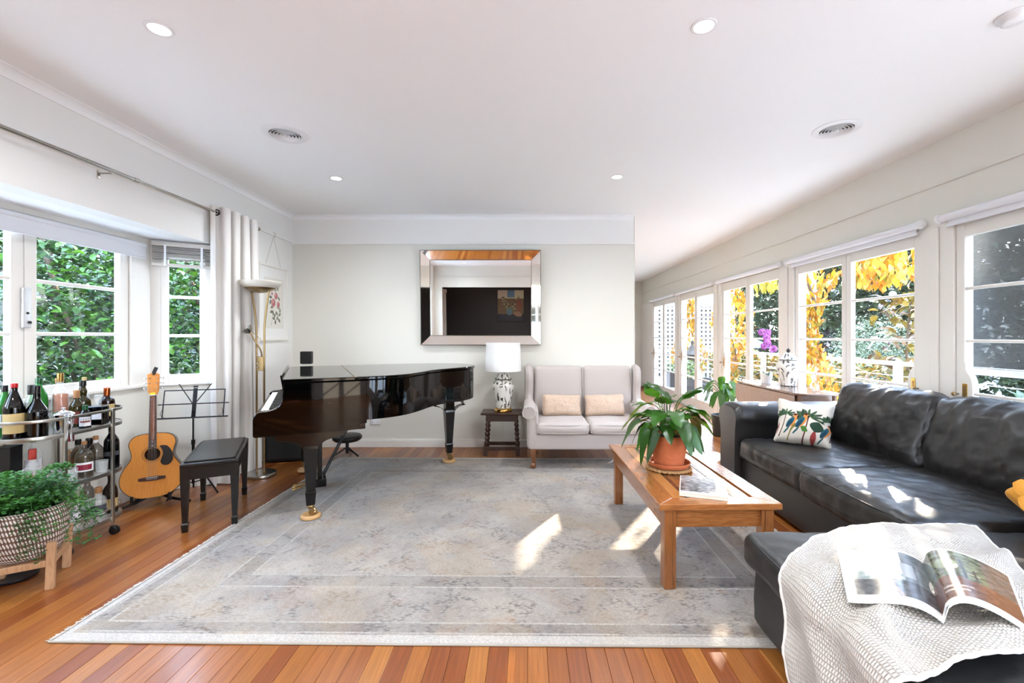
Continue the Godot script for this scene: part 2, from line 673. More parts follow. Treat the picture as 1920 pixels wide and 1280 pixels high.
func bay_window() -> void:
	# the bay: low wall, soffit, posts, sill; its front stands at XB, its ends are splayed
	var d_far := 3.915
	var d_near := 1.40
	var wb := struct("wall_bay", "cream low wall and white soffit of the bay window recess")
	var t := 0.12
	slab(wb, "low_wall", "wall_cream", XB - t, XB, 0, 0.93, d_near - 0.02, d_far + 0.02)
	slab(wb, "head_wall", "trim_white", XB - t, XB, 2.15, 2.30, d_near - 0.02, d_far + 0.02)
	put(MB.new().prism([Vector2(XL - 0.149, -1.10), Vector2(XB - t, -d_near + 0.09), Vector2(XB - t, -d_far - 0.09), Vector2(XL - 0.149, -4.25)], 2.186, 2.30).mesh(), "soffit", M["ceiling_white"], wb)
	put(MB.new().prism([Vector2(XL, -4.165), Vector2(XB, -d_far), Vector2(XB - t, -d_far - 0.04), Vector2(XL - 0.08, -4.27)], 0, 0.93).mesh(), "low_wall", M["wall_cream"], wb)
	put(MB.new().prism([Vector2(XL, -4.165), Vector2(XB, -d_far), Vector2(XB - t, -d_far - 0.04), Vector2(XL - 0.08, -4.27)], 2.13, 2.186).mesh(), "head_wall", M["trim_white"], wb)
	put(MB.new().prism([Vector2(XL, -1.15), Vector2(XB, -d_near), Vector2(XB - t, -d_near + 0.04), Vector2(XL - 0.08, -1.05)], 0, 2.186).mesh(), "near_return", M["wall_cream"], wb)
	slab(wb, "corner_post", "trim_white", XB - 0.09, XB + 0.012, 0.93, 2.15, 3.735, 3.925, 0.006)
	slab(wb, "bay_baseboard", "trim_white", XB, XB + 0.016, 0, 0.10, d_near, d_far - 0.01, 0.004)
	var dv := (P(XL, 0, 4.165) - P(XB, 0, d_far)).normalized()
	var sp := P(XB, 0, d_far)
	var slen := P(XL, 0, 4.165).distance_to(sp)
	var bs := Basis(dv, Vector3.UP, dv.cross(Vector3.UP))
	put(boxm(sp + dv * slen / 2 + bs.z * 0.012 + Vector3.UP * 0.05, Vector3(slen - 0.03, 0.10, 0.016), 0.004, bs), "bay_baseboard", M["trim_white"], wb)
	var sill := struct("trim_3", "white window sill board along the bay window")
	slab(sill, "sill", "trim_white", XB - 0.10, XB + 0.035, 0.915, 0.945, d_near, d_far - 0.02, 0.008)
	put(boxm(sp + dv * (slen / 2 + 0.01) + Vector3.UP * 0.93, Vector3(slen - 0.05, 0.03, 0.07), 0.008, bs), "sill", M["trim_white"], sill)
	# three casements in the front, one in the splayed end
	var names_ := ["white bay casement of three panes next to the splayed corner", "white bay casement of three panes above the bar cart", "white bay casement of three panes at the near end of the bay"]
	for i in 3:
		var d1 := 3.73 - 0.775 * i
		var wd := struct("window_%d" % (i + 1), names_[i])
		sash(wd, P(XB - 0.035, 0.945, d1 - 0.77), Vector3(0, 0, -1), 0.77, 1.205, 0.075, 0.075, 0.065, 2, 0.05, 0.026)
		if i == 0:
			# silver chain winder where the two casements meet
			var winder := MB.new().soft(P(XB + 0.004, 1.535, 2.955), Vector3(0.022, 0.265, 0.052), 0.008, 2, 1)
			put(winder.mesh(), "winder_case", mat("winder_silver", Color(0.80, 0.80, 0.81), 0.25, 0.5), wd)
			put(rodm(P(XB + 0.015, 1.50, 2.955), P(XB + 0.020, 1.50, 2.955), 0.008, 10), "winder_key", M["black_plastic"], wd)
			put(rodm(P(XB + 0.015, 1.44, 2.965), P(XB + 0.024, 1.44, 2.965), 0.009, 10), "winder_key", M["black_plastic"], wd)
	var w4 := struct("window_4", "white splayed casement of three panes beside the curtain")
	sash(w4, sp + dv * 0.075 - bs.z * 0.035 + Vector3.UP * 0.945, dv, slen - 0.10, 1.185, 0.06, 0.09, 0.065, 2, 0.05, 0.026)
	put(boxm(sp + dv * 0.04 - bs.z * 0.035 + Vector3.UP * 1.54, Vector3(0.09, 1.19, 0.06), 0.005, bs), "stile", M["trim_white"], w4)
	# rolled blind across the front of the bay
	var rb := thing("roller_blind", "rolled up white blind across the top of the bay casements", "blind", P(XB + 0.03, 2.02, 2.66))
	put(boxm(Vector3(0, 0.05, 0), Vector3(0.012, 0.115, 2.38), 0.004), "fabric", M["blind_white"], rb)
	put(rodm(Vector3(-0.005, 0.10, -1.19), Vector3(-0.005, 0.10, 1.19), 0.019, 12), "tube", M["blind_white"], rb)
	put(rodm(Vector3(0, -0.008, -1.19), Vector3(0, -0.008, 1.19), 0.008, 8), "hem_bar", M["blind_white"], rb)
	# raised venetian blind at the splayed casement
	var vb := thing("venetian_blind", "raised greige venetian blind over the splayed bay casement", "blind", sp + dv * (slen / 2 + 0.01) + bs.z * 0.035 + Vector3.UP * 2.0)
	vb.basis = bs
	var ln := slen - 0.03
	put(boxm(Vector3(0, 0.150, 0), Vector3(ln, 0.04, 0.05), 0.004), "head_rail", M["slat_grey"], vb)
	var slat := boxm(Vector3.ZERO, Vector3(ln - 0.01, 0.003, 0.05), 0.001)
	for i in 7:
		var s := put(slat, "slat", M["slat_grey"], vb)
		s.position = Vector3(0, 0.115 - 0.0185 * i, 0)
		s.rotation.x = 0.12 * sin(i * 2.3)
	put(boxm(Vector3(0, -0.030, 0), Vector3(ln - 0.005, 0.026, 0.048), 0.004), "bottom_rail", M["slat_grey"], vb)
	for x in [-0.13, 0.13]:
		put(boxm(Vector3(x, 0.05, 0.027), Vector3(0.016, 0.18, 0.0015)), "ladder_tape", M["blind_white"], vb)

func glazed_wall() -> void:
	# posts, header and five pairs of french doors
	var wr := struct("wall_right", "cream header and posts around the french doors")
	var far_edges := []
	for k in range(-2, 5):
		far_edges.append(5.26 - 1.97 * (1 - k) + 0.0)     # far jamb of pair k
	slab(wr, "plaster", "wall_cream", XR, XR + 0.14, 2.19, CEIL, DREAR - 0.15, DFAR)
	slab(wr, "picture_rail", "wall_cream", XR - 0.014, XR, 2.482, 2.502, DREAR, DFAR, 0.005)
	var d_prev := DREAR
	for fe in far_edges:
		slab(wr, "post", "trim_white", XR - 0.005, XR + 0.14, 0, 2.19, d_prev, fe - 1.68)
		if d_prev > 0.0:
			slab(wr, "post_bead", "trim_white", XR - 0.022, XR - 0.005, 0, 2.17, (d_prev + fe - 1.68) / 2 - 0.035, (d_prev + fe - 1.68) / 2 + 0.035, 0.006)
		d_prev = fe
	slab(wr, "post", "trim_white", XR - 0.005, XR + 0.14, 0, 2.19, d_prev, DFAR)
	slab(wr, "threshold", "trim_white", XR - 0.005, XR + 0.20, -0.02, 0.02, DREAR, DFAR)
	var n := 0
	var where := ["opposite the bar cart", "behind the near back cushion of the sofa", "behind the far back cushion of the sofa", "behind the ginger jar on the drop leaf table", "behind the pink orchid", "past the leafy plant on the floor", "by the end of the back wall", "in front of the white lattice", "at the far end of the sunroom"]
	for k in far_edges.size():
		var fe: float = far_edges[k]
		for h in 2:
			n += 1
			var d0 := fe - 1.68 + 0.84 * h
			var lab: String = "white french door leaf of five panes, number %s from the rear wall" % ["one", "two", "three", "four", "five", "six", "seven", "eight", "nine", "ten", "eleven", "twelve", "thirteen", "fourteen"][n - 1]
			var dr := struct("door_%d" % n, lab)
			sash(dr, P(XR + 0.035, 0.02, d0 + 0.003), Vector3(0, 0, -1), 0.834, 2.165, 0.062, 0.125, 0.18, 4, 0.045, 0.022)
			# shaped lock block that swells out of the stile
			var near := k == 3 and h == 0
			var farside := h == 1 and k != 3
			if near or farside:
				var sg := 1.0 if near else -1.0
				var jd := d0 + 0.062 if near else d0 + 0.84 - 0.062
				var pts := curve(V2([0, -0.215, 0.012, -0.20, 0.016, -0.15, 0.045, -0.11, 0.062, -0.05, 0.062, 0.05, 0.045, 0.11, 0.016, 0.15, 0.012, 0.20, 0, 0.215]), 4)
				pts.append(Vector2(-0.01, 0.2))
				pts.append(Vector2(-0.01, -0.2))
				var bt := Basis(Vector3(0, 0, -sg), Vector3(1, 0, 0), Vector3(0, 1, 0))
				put(MB.new().prism(pts, -0.023, 0.023, Transform3D(bt, P(XR + 0.035, 0.955, jd)), 0.003).mesh(), "lock_block", M["trim_white"], dr)
				var ld := jd - sg * 0.012 + sg * 0.02
				var plate := put(boxm(P(XR + 0.010, 0.945, ld), Vector3(0.006, 0.135, 0.036), 0.002), "lock_plate", M["brass"], dr)
				put(boxm(P(XR + 0.0065, 0.945, ld), Vector3(0.003, 0.095, 0.018), 0.001), "finger_pull", M["aged_brass"], plate)
				var kd := ld - sg * 0.050
				put(MB.new().lathe(V2([0.0, 0.0, 0.006, 0.0, 0.005, 0.02, 0.012, 0.028, 0.015, 0.036, 0.011, 0.045, 0, 0.048]), 12, Transform3D(Basis(Vector3(0, 1, 0), Vector3(-1, 0, 0), Vector3(0, 0, 1)), P(XR + 0.012, 0.935, kd))).mesh(), "key_knob", M["aged_brass"], dr)
		# blind rolled up above the pair
		if k >= 2:
			var rb := thing("roller_blind", ["white blind rolled up above the doors beside the sofa chaise", "white blind with hem bar rolled up above the doors behind the sofa", "white blind rolled up above the doors behind the pink orchid", "white blind rolled up above the doors in line with the end of the back wall", "white blind rolled up above the farthest doors by the lattice"][k - 2], "blind", P(XR - 0.045, 2.215, fe - 0.84))
			put(rodm(Vector3(0, 0.0, -0.89), Vector3(0, 0.0, 0.89), 0.028, 16), "tube", M["blind_white"], rb)
			for e in [-1, 1]:
				put(lathem(V2([0.0, -0.012, 0.034, -0.012, 0.036, -0.008, 0.036, 0.008, 0.034, 0.012, 0, 0.012]), 16, Transform3D(Basis(Vector3(1, 0, 0), Vector3(0, 0, 1), Vector3(0, -1, 0)), Vector3(0.0, 0, e * 0.905))), "bracket", M["white_plastic"], rb)
			if k == 3 or k == 2:
				put(boxm(Vector3(0.012, -0.032, 0), Vector3(0.004, 0.055, 1.70), 0.001), "fabric", M["blind_white"], rb)
				put(rodm(Vector3(0.012, -0.062, -0.86), Vector3(0.012, -0.062, 0.86), 0.009, 8), "hem_bar", M["blind_white"], rb)

func lights_and_vents() -> void:
	var spots := [[-1.76, 2.17, "over the near left of the rug"], [0.84, 2.15, "over the near right of the rug"], [-1.775, 4.22, "above the grand piano"], [0.83, 4.18, "in front of the loveseat"], [-1.77, 0.1, "to the left of where the photographer stands"], [0.83, 0.1, "to the right of where the photographer stands"], [-1.77, -1.95, "by the left of the rear wall"], [0.83, -1.95, "by the right of the rear wall"], [-0.6, -4.3, "in the dark rear room"]]
	for s in spots:
		var t := thing("downlight", "round recessed white ceiling downlight " + s[2], "light", P(s[0], CEIL if s[1] > DREAR else 2.45, s[1]), 0.0, "recessed downlights")
		put(lathem(V2([0.046, -0.004, 0.056, -0.006, 0.060, -0.003, 0.060, 0.0, 0.046, 0.0]), 28), "trim_ring", M["white_plastic"], t)
		put(lathem(V2([0.0, -0.0045, 0.045, -0.0045, 0.046, -0.001, 0.0, -0.001]), 24), "lamp_lens", M["lamp_glow"], t)
		var a := SpotLight3D.new()
		a.name = "downlight_lamp"
		a.spot_angle = 82.0
		a.spot_angle_attenuation = 1.0
		a.spot_range = 20.0
		a.spot_attenuation = 2.0
		a.light_size = 0.045
		a.light_energy = 2.7
		a.light_color = Color(0.95, 0.975, 1.0)
		a.shadow_enabled = true
		t.add_child(a, true)
		a.position = Vector3(0, -0.012, 0)
		a.rotation.x = -PI / 2
	for s in [[-1.76, 3.30, "over the piano keyboard end"], [2.20, 3.22, "above the leather sofa"]]:
		var t := thing("ceiling_vent", "round white ceiling air vent of concentric rings " + s[2], "vent", P(s[0], CEIL, s[1]))
		put(lathem(V2([0.105, -0.002, 0.108, -0.010, 0.150, -0.006, 0.155, -0.001, 0.155, 0.0, 0.105, 0.0]), 36), "flange", M["white_plastic"], t)
		put(lathem(V2([0.0, -0.002, 0.106, -0.002, 0.106, 0.0, 0.0, 0.0]), 24), "throat", mat("vent_dark", Color(0.33, 0.31, 0.30), 0.8), t)
		for i in 4:
			var r := 0.026 + 0.021 * i
			put(lathem(V2([r, -0.003, r + 0.010, -0.016 - 0.001 * (3 - i), r + 0.0135, -0.015 - 0.001 * (3 - i), r + 0.004, -0.003]), 32), "ring_blade", M["white_plastic"], t)
		put(lathem(V2([0.0, -0.024, 0.010, -0.023, 0.018, -0.016, 0.014, -0.003, 0.0, -0.003]), 20), "centre_cone", M["white_plastic"], t)
	var sd := thing("smoke_detector", "white round smoke detector on the ceiling near the sofa chaise", "detector", P(2.235, CEIL, 2.08))
	put(lathem(V2([0.0, -0.038, 0.03, -0.037, 0.046, -0.030, 0.052, -0.012, 0.064, -0.010, 0.066, -0.002, 0.066, 0.0, 0, 0]), 28), "body", M["white_plastic"], sd)

func rear_room() -> void:
	# the wall behind the photographer and the dark room beyond its opening, seen only in the mirror
	var wr := struct("wall_rear", "cream rear wall with a wide opening to a dark room")
	slab(wr, "plaster", "wall_cream", XL - 0.15, -2.60, 0, CEIL, DREAR - 0.14, DREAR)
	slab(wr, "plaster", "wall_cream", 1.60, XR + 0.14, 0, CEIL, DREAR - 0.14, DREAR)
	slab(wr, "lintel", "wall_cream", -2.60, 1.60, 2.17, CEIL, DREAR - 0.14, DREAR)
	slab(wr, "picture_rail", "wall_cream", XL, XR, 2.478, 2.505, DREAR, DREAR + 0.018, 0.006)
	var wd := struct("wall_study", "charcoal walls of the room seen in the mirror")
	slab(wd, "plaster", "dark_wall", -3.6, 2.6, 0, CEIL, DREAR - 3.0, DREAR - 2.9)
	slab(wd, "plaster", "dark_wall", -3.05, -2.95, 0, CEIL, DREAR - 2.9, DREAR - 0.14)
	slab(wd, "plaster", "dark_wall", 2.2, 2.3, 0, CEIL, DREAR - 2.9, DREAR - 0.14)
	slab(wd, "study_ceiling", "ceiling_white", -3.05, 2.3, 2.45, 2.6, DREAR - 2.9, DREAR - 0.14)
	slab(wd, "study_floor", "board_4", -3.05, 2.3, -0.05, 0.0, DREAR - 2.9, DREAR - 0.14)
	var dr := struct("door_20", "white door in the dark room seen in the mirror")
	slab(dr, "leaf", "trim_white", -2.95, -2.91, 0, 2.03, DREAR - 2.2, DREAR - 1.3, 0.004)
	slab(dr, "architrave", "trim_white", -2.95, -2.88, 0, 2.12, DREAR - 2.3, DREAR - 2.2, 0.006)
	slab(dr, "architrave", "trim_white", -2.95, -2.88, 0, 2.12, DREAR - 1.3, DREAR - 1.2, 0.006)
	slab(dr, "architrave", "trim_white", -2.95, -2.86, 2.03, 2.16, DREAR - 2.34, DREAR - 1.16, 0.006)

func rug_texture() -> ImageTexture:
	var w := 1270
	var h := 1007
	var data := PackedByteArray()
	data.resize(w * h * 3)
	var n1 := noise(0.006, 4, FastNoiseLite.TYPE_SIMPLEX_SMOOTH, 5)     # worn areas
	var n2 := noise(0.016, 3, FastNoiseLite.TYPE_SIMPLEX_SMOOTH, 9)     # broken motif
	n2.fractal_type = FastNoiseLite.FRACTAL_RIDGED
	var n3 := noise(0.30, 2, FastNoiseLite.TYPE_SIMPLEX_SMOOTH, 13)     # yarn
	var n4 := noise(0.005, 3, FastNoiseLite.TYPE_SIMPLEX_SMOOTH, 21)    # tints
	var n5 := noise(0.10, 3, FastNoiseLite.TYPE_SIMPLEX_SMOOTH, 17)     # moth-eaten wear
	var cream := Vector3(0.640, 0.603, 0.560)
	var grey := Vector3(0.560, 0.525, 0.492)
	var dark := Vector3(0.36, 0.335, 0.325)
	var ochre := Vector3(0.70, 0.58, 0.42)
	var rust := Vector3(0.66, 0.47, 0.36)
	var blue := Vector3(0.55, 0.59, 0.66)
	var i := 0
	for y in h:
		var fy := y * 0.003
		var ey := minf(fy, 3.02 - fy)
		for x in w:
			var fx := x * 0.003
			var e := minf(ey, minf(fx, 3.81 - fx))
			var a := n1.get_noise_2d(x, y)
			var yarn := n3.get_noise_2d(x * 0.7, y * 1.6)
			var c := cream.lerp(grey, clampf(0.45 + a * 1.1, 0.0, 1.0))
			var q := n4.get_noise_2d(x + 900, y)
			var rid := n2.get_noise_2d(x, y * 1.3)
			# motif: broken scrolls, denser in the border and on the right
			var wear := clampf(0.50 + n1.get_noise_2d(x * 1.7 + 400, y * 1.7) * 1.6 + (0.15 if e < 0.55 else 0.0) + (fx / 3.81 - 0.5) * 0.5, 0.28, 1.0)
			var eaten := clampf(n5.get_noise_2d(x * 0.8, y * 1.7) * 2.6 + 0.30 + yarn * 1.8, 0.0, 1.0)
			var mot := clampf(clampf((rid - 0.20) * 2.4, 0.0, 1.0) * 0.75 + 0.30, 0.0, 1.0) * eaten * wear
			c = c.lerp(dark, mot * 0.88)
			if q > 0.20:
				c = c.lerp(ochre, clampf((q - 0.16) * 2.0, 0.0, 0.30) * (0.4 + mot))
			elif q < -0.22:
				c = c.lerp(blue, clampf((-q - 0.24) * 1.0, 0.0, 0.08))
			if n4.get_noise_2d(x * 1.5 + 77, y * 1.5 + 500) > 0.30:
				c = c.lerp(rust, 0.04 + 0.25 * mot)
			# border lines and bands
			var line := 0.0
			for b in [0.066, 0.138, 0.440, 0.555]:
				line = maxf(line, clampf(1.0 - absf(e - b + 0.004 * yarn) / 0.007, 0.0, 1.0))
			if (e > 0.066 and e < 0.138) or (e > 0.44 and e < 0.555):
				c *= 0.93
			c = c.lerp(Vector3(0.79, 0.77, 0.74), line * clampf(0.55 + a * 1.2, 0.15, 0.7))
			if e < 0.05:
				c = c.lerp(Vector3(0.74, 0.72, 0.69), 0.7)
			c *= 1.0 + yarn * 0.17
			data[i] = int(clampf(c.x, 0.0, 1.0) * 255)
			data[i + 1] = int(clampf(c.y, 0.0, 1.0) * 255)
			data[i + 2] = int(clampf(c.z, 0.0, 1.0) * 255)
			i += 3
	return ImageTexture.create_from_image(Image.create_from_data(w, h, false, Image.FORMAT_RGB8, data))

func rug_and_piano() -> void:
	var rug := thing("rug", "large pale grey distressed rug with thin cream border lines", "rug", P(-0.185, 0, 3.485), -0.011)
	var rm := mat("rug_pile", Color(1, 1, 1), 0.95)
	rm.albedo_texture = rug_texture()
	rm.texture_repeat = false
	rm.rim_enabled = true
	rm.rim = 0.25
	var hn := noise(2.2, 2, FastNoiseLite.TYPE_SIMPLEX_SMOOTH, 4)
	put(MB.new().grid(150, 120, func(a: float, b: float) -> Vector3:
		var x := (a - 0.5) * 3.81
		var z := (0.5 - b) * 3.02
		var e := minf(1.905 - absf(x), 1.51 - absf(z))
		return Vector3(x, 0.0125 * clampf(e / 0.03, 0.12, 1.0) + 0.0008 * hn.get_noise_2d(x * 9, z * 9), z)).mesh(), "pile", rm, rug)
	bump(rm, noise_tex(0.25, 2, [], 256, 8), 0.5)
	var bind := mat("rug_binding", Color(0.66, 0.63, 0.58), 0.9)
	for s in [-1, 1]:
		put(rodm(Vector3(-1.905, 0.005, s * 1.51), Vector3(1.905, 0.005, s * 1.51), 0.005, 6), "binding", bind, rug)
	# short yarn ends along both narrow edges
	var fr := MB.new()
	for s in [-1, 1]:
		for k in 420:
			var z := -1.505 + 3.01 * k / 419.0
			var l := rng.randf_range(0.006, 0.022)
			fr.tube([Vector3(s * 1.90, 0.007, z), Vector3(s * (1.905 + l), 0.003, z + rng.randf_range(-0.008, 0.008))], 0.0022, 4, false)
	var f := put(fr.mesh(), "fringe", mat("rug_fringe", Color(0.84, 0.82, 0.78), 0.95), rug)
	tag(f, "short cream yarn ends along the narrow edges", "", "", "stuff")
	grand_piano()
	piano_bench()
	# small speaker on the lid, dark cases on the floor behind the piano
	var sp := thing("tablet_speaker", "small black speaker standing on the piano lid", "speaker", P(-2.42, 1.046, 4.98), 0.1)
	put(boxm(Vector3(0, 0.07, 0), Vector3(0.125, 0.135, 0.05), 0.008), "cabinet", M["satin_black"], sp)
	put(boxm(Vector3(0, 0.07, 0.026), Vector3(0.105, 0.115, 0.004), 0.001), "grille", mat("grille_dark", Color(0.10, 0.095, 0.09), 0.8), sp)
	put(boxm(Vector3(0, 0.002, 0), Vector3(0.10, 0.004, 0.045), 0.001), "foot", M["rubber"], sp)
	var am := thing("amplifier", "black boxy amplifier on the floor under the keyboard end of the piano", "amplifier", P(-2.58, 0, 4.98), 0.25)
	put(boxm(Vector3(0, 0.24, 0), Vector3(0.46, 0.46, 0.26), 0.015), "cabinet", M["black_plastic"], am)
	put(boxm(Vector3(0, 0.20, 0.132), Vector3(0.42, 0.32, 0.006), 0.002), "speaker_grille", M["grille_dark"], am)
	put(boxm(Vector3(0, 0.41, 0.132), Vector3(0.42, 0.06, 0.006), 0.002), "control_panel", M["satin_black"], am)
	for k in 5:
		put(lathem(V2([0, 0, 0.011, 0, 0.010, 0.014, 0, 0.016]), 10, Transform3D(Basis(Vector3(1, 0, 0), Vector3(0, 0, 1), Vector3(0, -1, 0)), Vector3(-0.15 + 0.07 * k, 0.41, 0.135))), "knob", M["satin_steel"], am)
	put(tubem([Vector3(-0.10, 0.47, 0), Vector3(-0.08, 0.495, 0), Vector3(0.08, 0.495, 0), Vector3(0.10, 0.47, 0)], 0.009, 6), "carry_handle", M["rubber"], am)
	for x in [-0.19, 0.19]:
		put(boxm(Vector3(x, 0.005, 0), Vector3(0.04, 0.012, 0.22), 0.002), "foot", M["rubber"], am)
	var cs := thing("drum_stool", "low round black padded stool on the floor behind the piano leg", "stool", P(-2.03, 0, 5.12))
	put(lathem(V2([0, 0.17, 0.13, 0.17, 0.155, 0.19, 0.16, 0.215, 0.145, 0.235, 0, 0.245]), 24), "seat", M["black_plastic"], cs)
	put(rodm(Vector3(0, 0.03, 0), Vector3(0, 0.18, 0), 0.018, 10), "post", M["black_metal"], cs)
	for k in 3:
		var a := TAU * k / 3 + 0.4
		put(rodm(Vector3(0, 0.10, 0), Vector3(0.16 * cos(a), 0.012, 0.16 * sin(a)), 0.010, 6), "leg", M["black_metal"], cs)

func piano_outline(grow := 0.0) -> Array:
	# (along the strings, towards the bass); the treble side faces the room
	var c := curve(V2([0.50, 0.0, 0.62, 0.004, 0.76, 0.035, 0.90, 0.12, 1.03, 0.26, 1.15, 0.41, 1.29, 0.53, 1.46, 0.62, 1.62, 0.73, 1.72, 0.89, 1.74, 1.08, 1.67, 1.27, 1.53, 1.40, 1.34, 1.46, 1.15, 1.48]), 5)
	var o := []
	for q in c:
		o.append(Vector2(q.x, -q.y))
	if grow > 0.0:
		var k := o.size()
		var g := []
		for i in k:
			var a: Vector2 = o[maxi(i - 1, 0)]
			var b: Vector2 = o[mini(i + 1, k - 1)]
			var nn := Vector2(-(b.y - a.y), b.x - a.x).normalized()
			g.append(o[i] + nn * grow)
		o = g
	return o

func piano_leg(parent: Node, at: Vector3, top: float, bracket: float) -> void:
	var leg := Node3D.new()
	leg.name = "leg"
	parent.add_child(leg, true)
	leg.position = at
	# tapering square leg with a square toe
	var ring := func(mb: MB, prof: Array) -> void:
		for i in prof.size() - 1:
			var p: Vector2 = prof[i]
			var q: Vector2 = prof[i + 1]
			for s in 4:
				var a := PI / 4 + PI / 2 * s
				var b := a + PI / 2
				mb.quad(Vector3(p.x * cos(b), p.y, p.x * sin(b)), Vector3(p.x * cos(a), p.y, p.x * sin(a)), Vector3(q.x * cos(a), q.y, q.x * sin(a)), Vector3(q.x * cos(b), q.y, q.x * sin(b)))
	var mb := MB.new()
	ring.call(mb, V2([0.0, 0.11, 0.036, 0.11, 0.042, 0.118, 0.050, 0.195, 0.052, 0.205, 0.050, 0.212, 0.043, 0.216, 0.045, 0.225, 0.070, top - 0.12, 0.066, top - 0.10, 0.066, top]))
	put(mb.mesh(), "post", M["lacquer_soft"], leg)
	# bracket spreading out below the case
	var br := curve(V2([0.045, top - 0.17, 0.055, top - 0.11, 0.10, top - 0.07, 0.17, top - 0.05, bracket, top - 0.040]), 4)
	var pl := []
	for q in br:
		pl.append(q)
	pl.append(Vector2(bracket, top))
	pl.append(Vector2(-bracket, top))
	for i in br.size():
		var q: Vector2 = br[br.size() - 1 - i]
		pl.append(Vector2(-q.x, q.y))
	put(MB.new().prism(pl, -0.045, 0.045, Transform3D(Basis(Vector3(1, 0, 0), Vector3(0, 0, 1), Vector3(0, 1, 0)), Vector3.ZERO), 0.004).mesh(), "bracket", M["lacquer_soft"], leg)
	# brass castor in a wooden cup
	put(lathem(V2([0.0, 0.085, 0.020, 0.085, 0.026, 0.095, 0.026, 0.112, 0, 0.112]), 14), "castor_socket", M["aged_brass"], leg)
	put(boxm(Vector3(0.008, 0.075, 0), Vector3(0.03, 0.04, 0.034), 0.006), "castor_fork", M["aged_brass"], leg)
	put(MB.new().lathe(V2([0, -0.013, 0.026, -0.013, 0.029, -0.008, 0.029, 0.008, 0.026, 0.013, 0, 0.013]), 18, Transform3D(Basis(Vector3(1, 0, 0), Vector3(0, 0, 1), Vector3(0, -1, 0)), Vector3(0.014, 0.058, 0))).mesh(), "castor_wheel", M["aged_brass"], leg)
	put(lathem(V2([0, 0.014, 0.066, 0.014, 0.070, 0.019, 0.070, 0.034, 0.064, 0.041, 0.050, 0.043, 0.042, 0.031, 0, 0.029]), 26), "castor_cup", M["cup_wood"], leg)

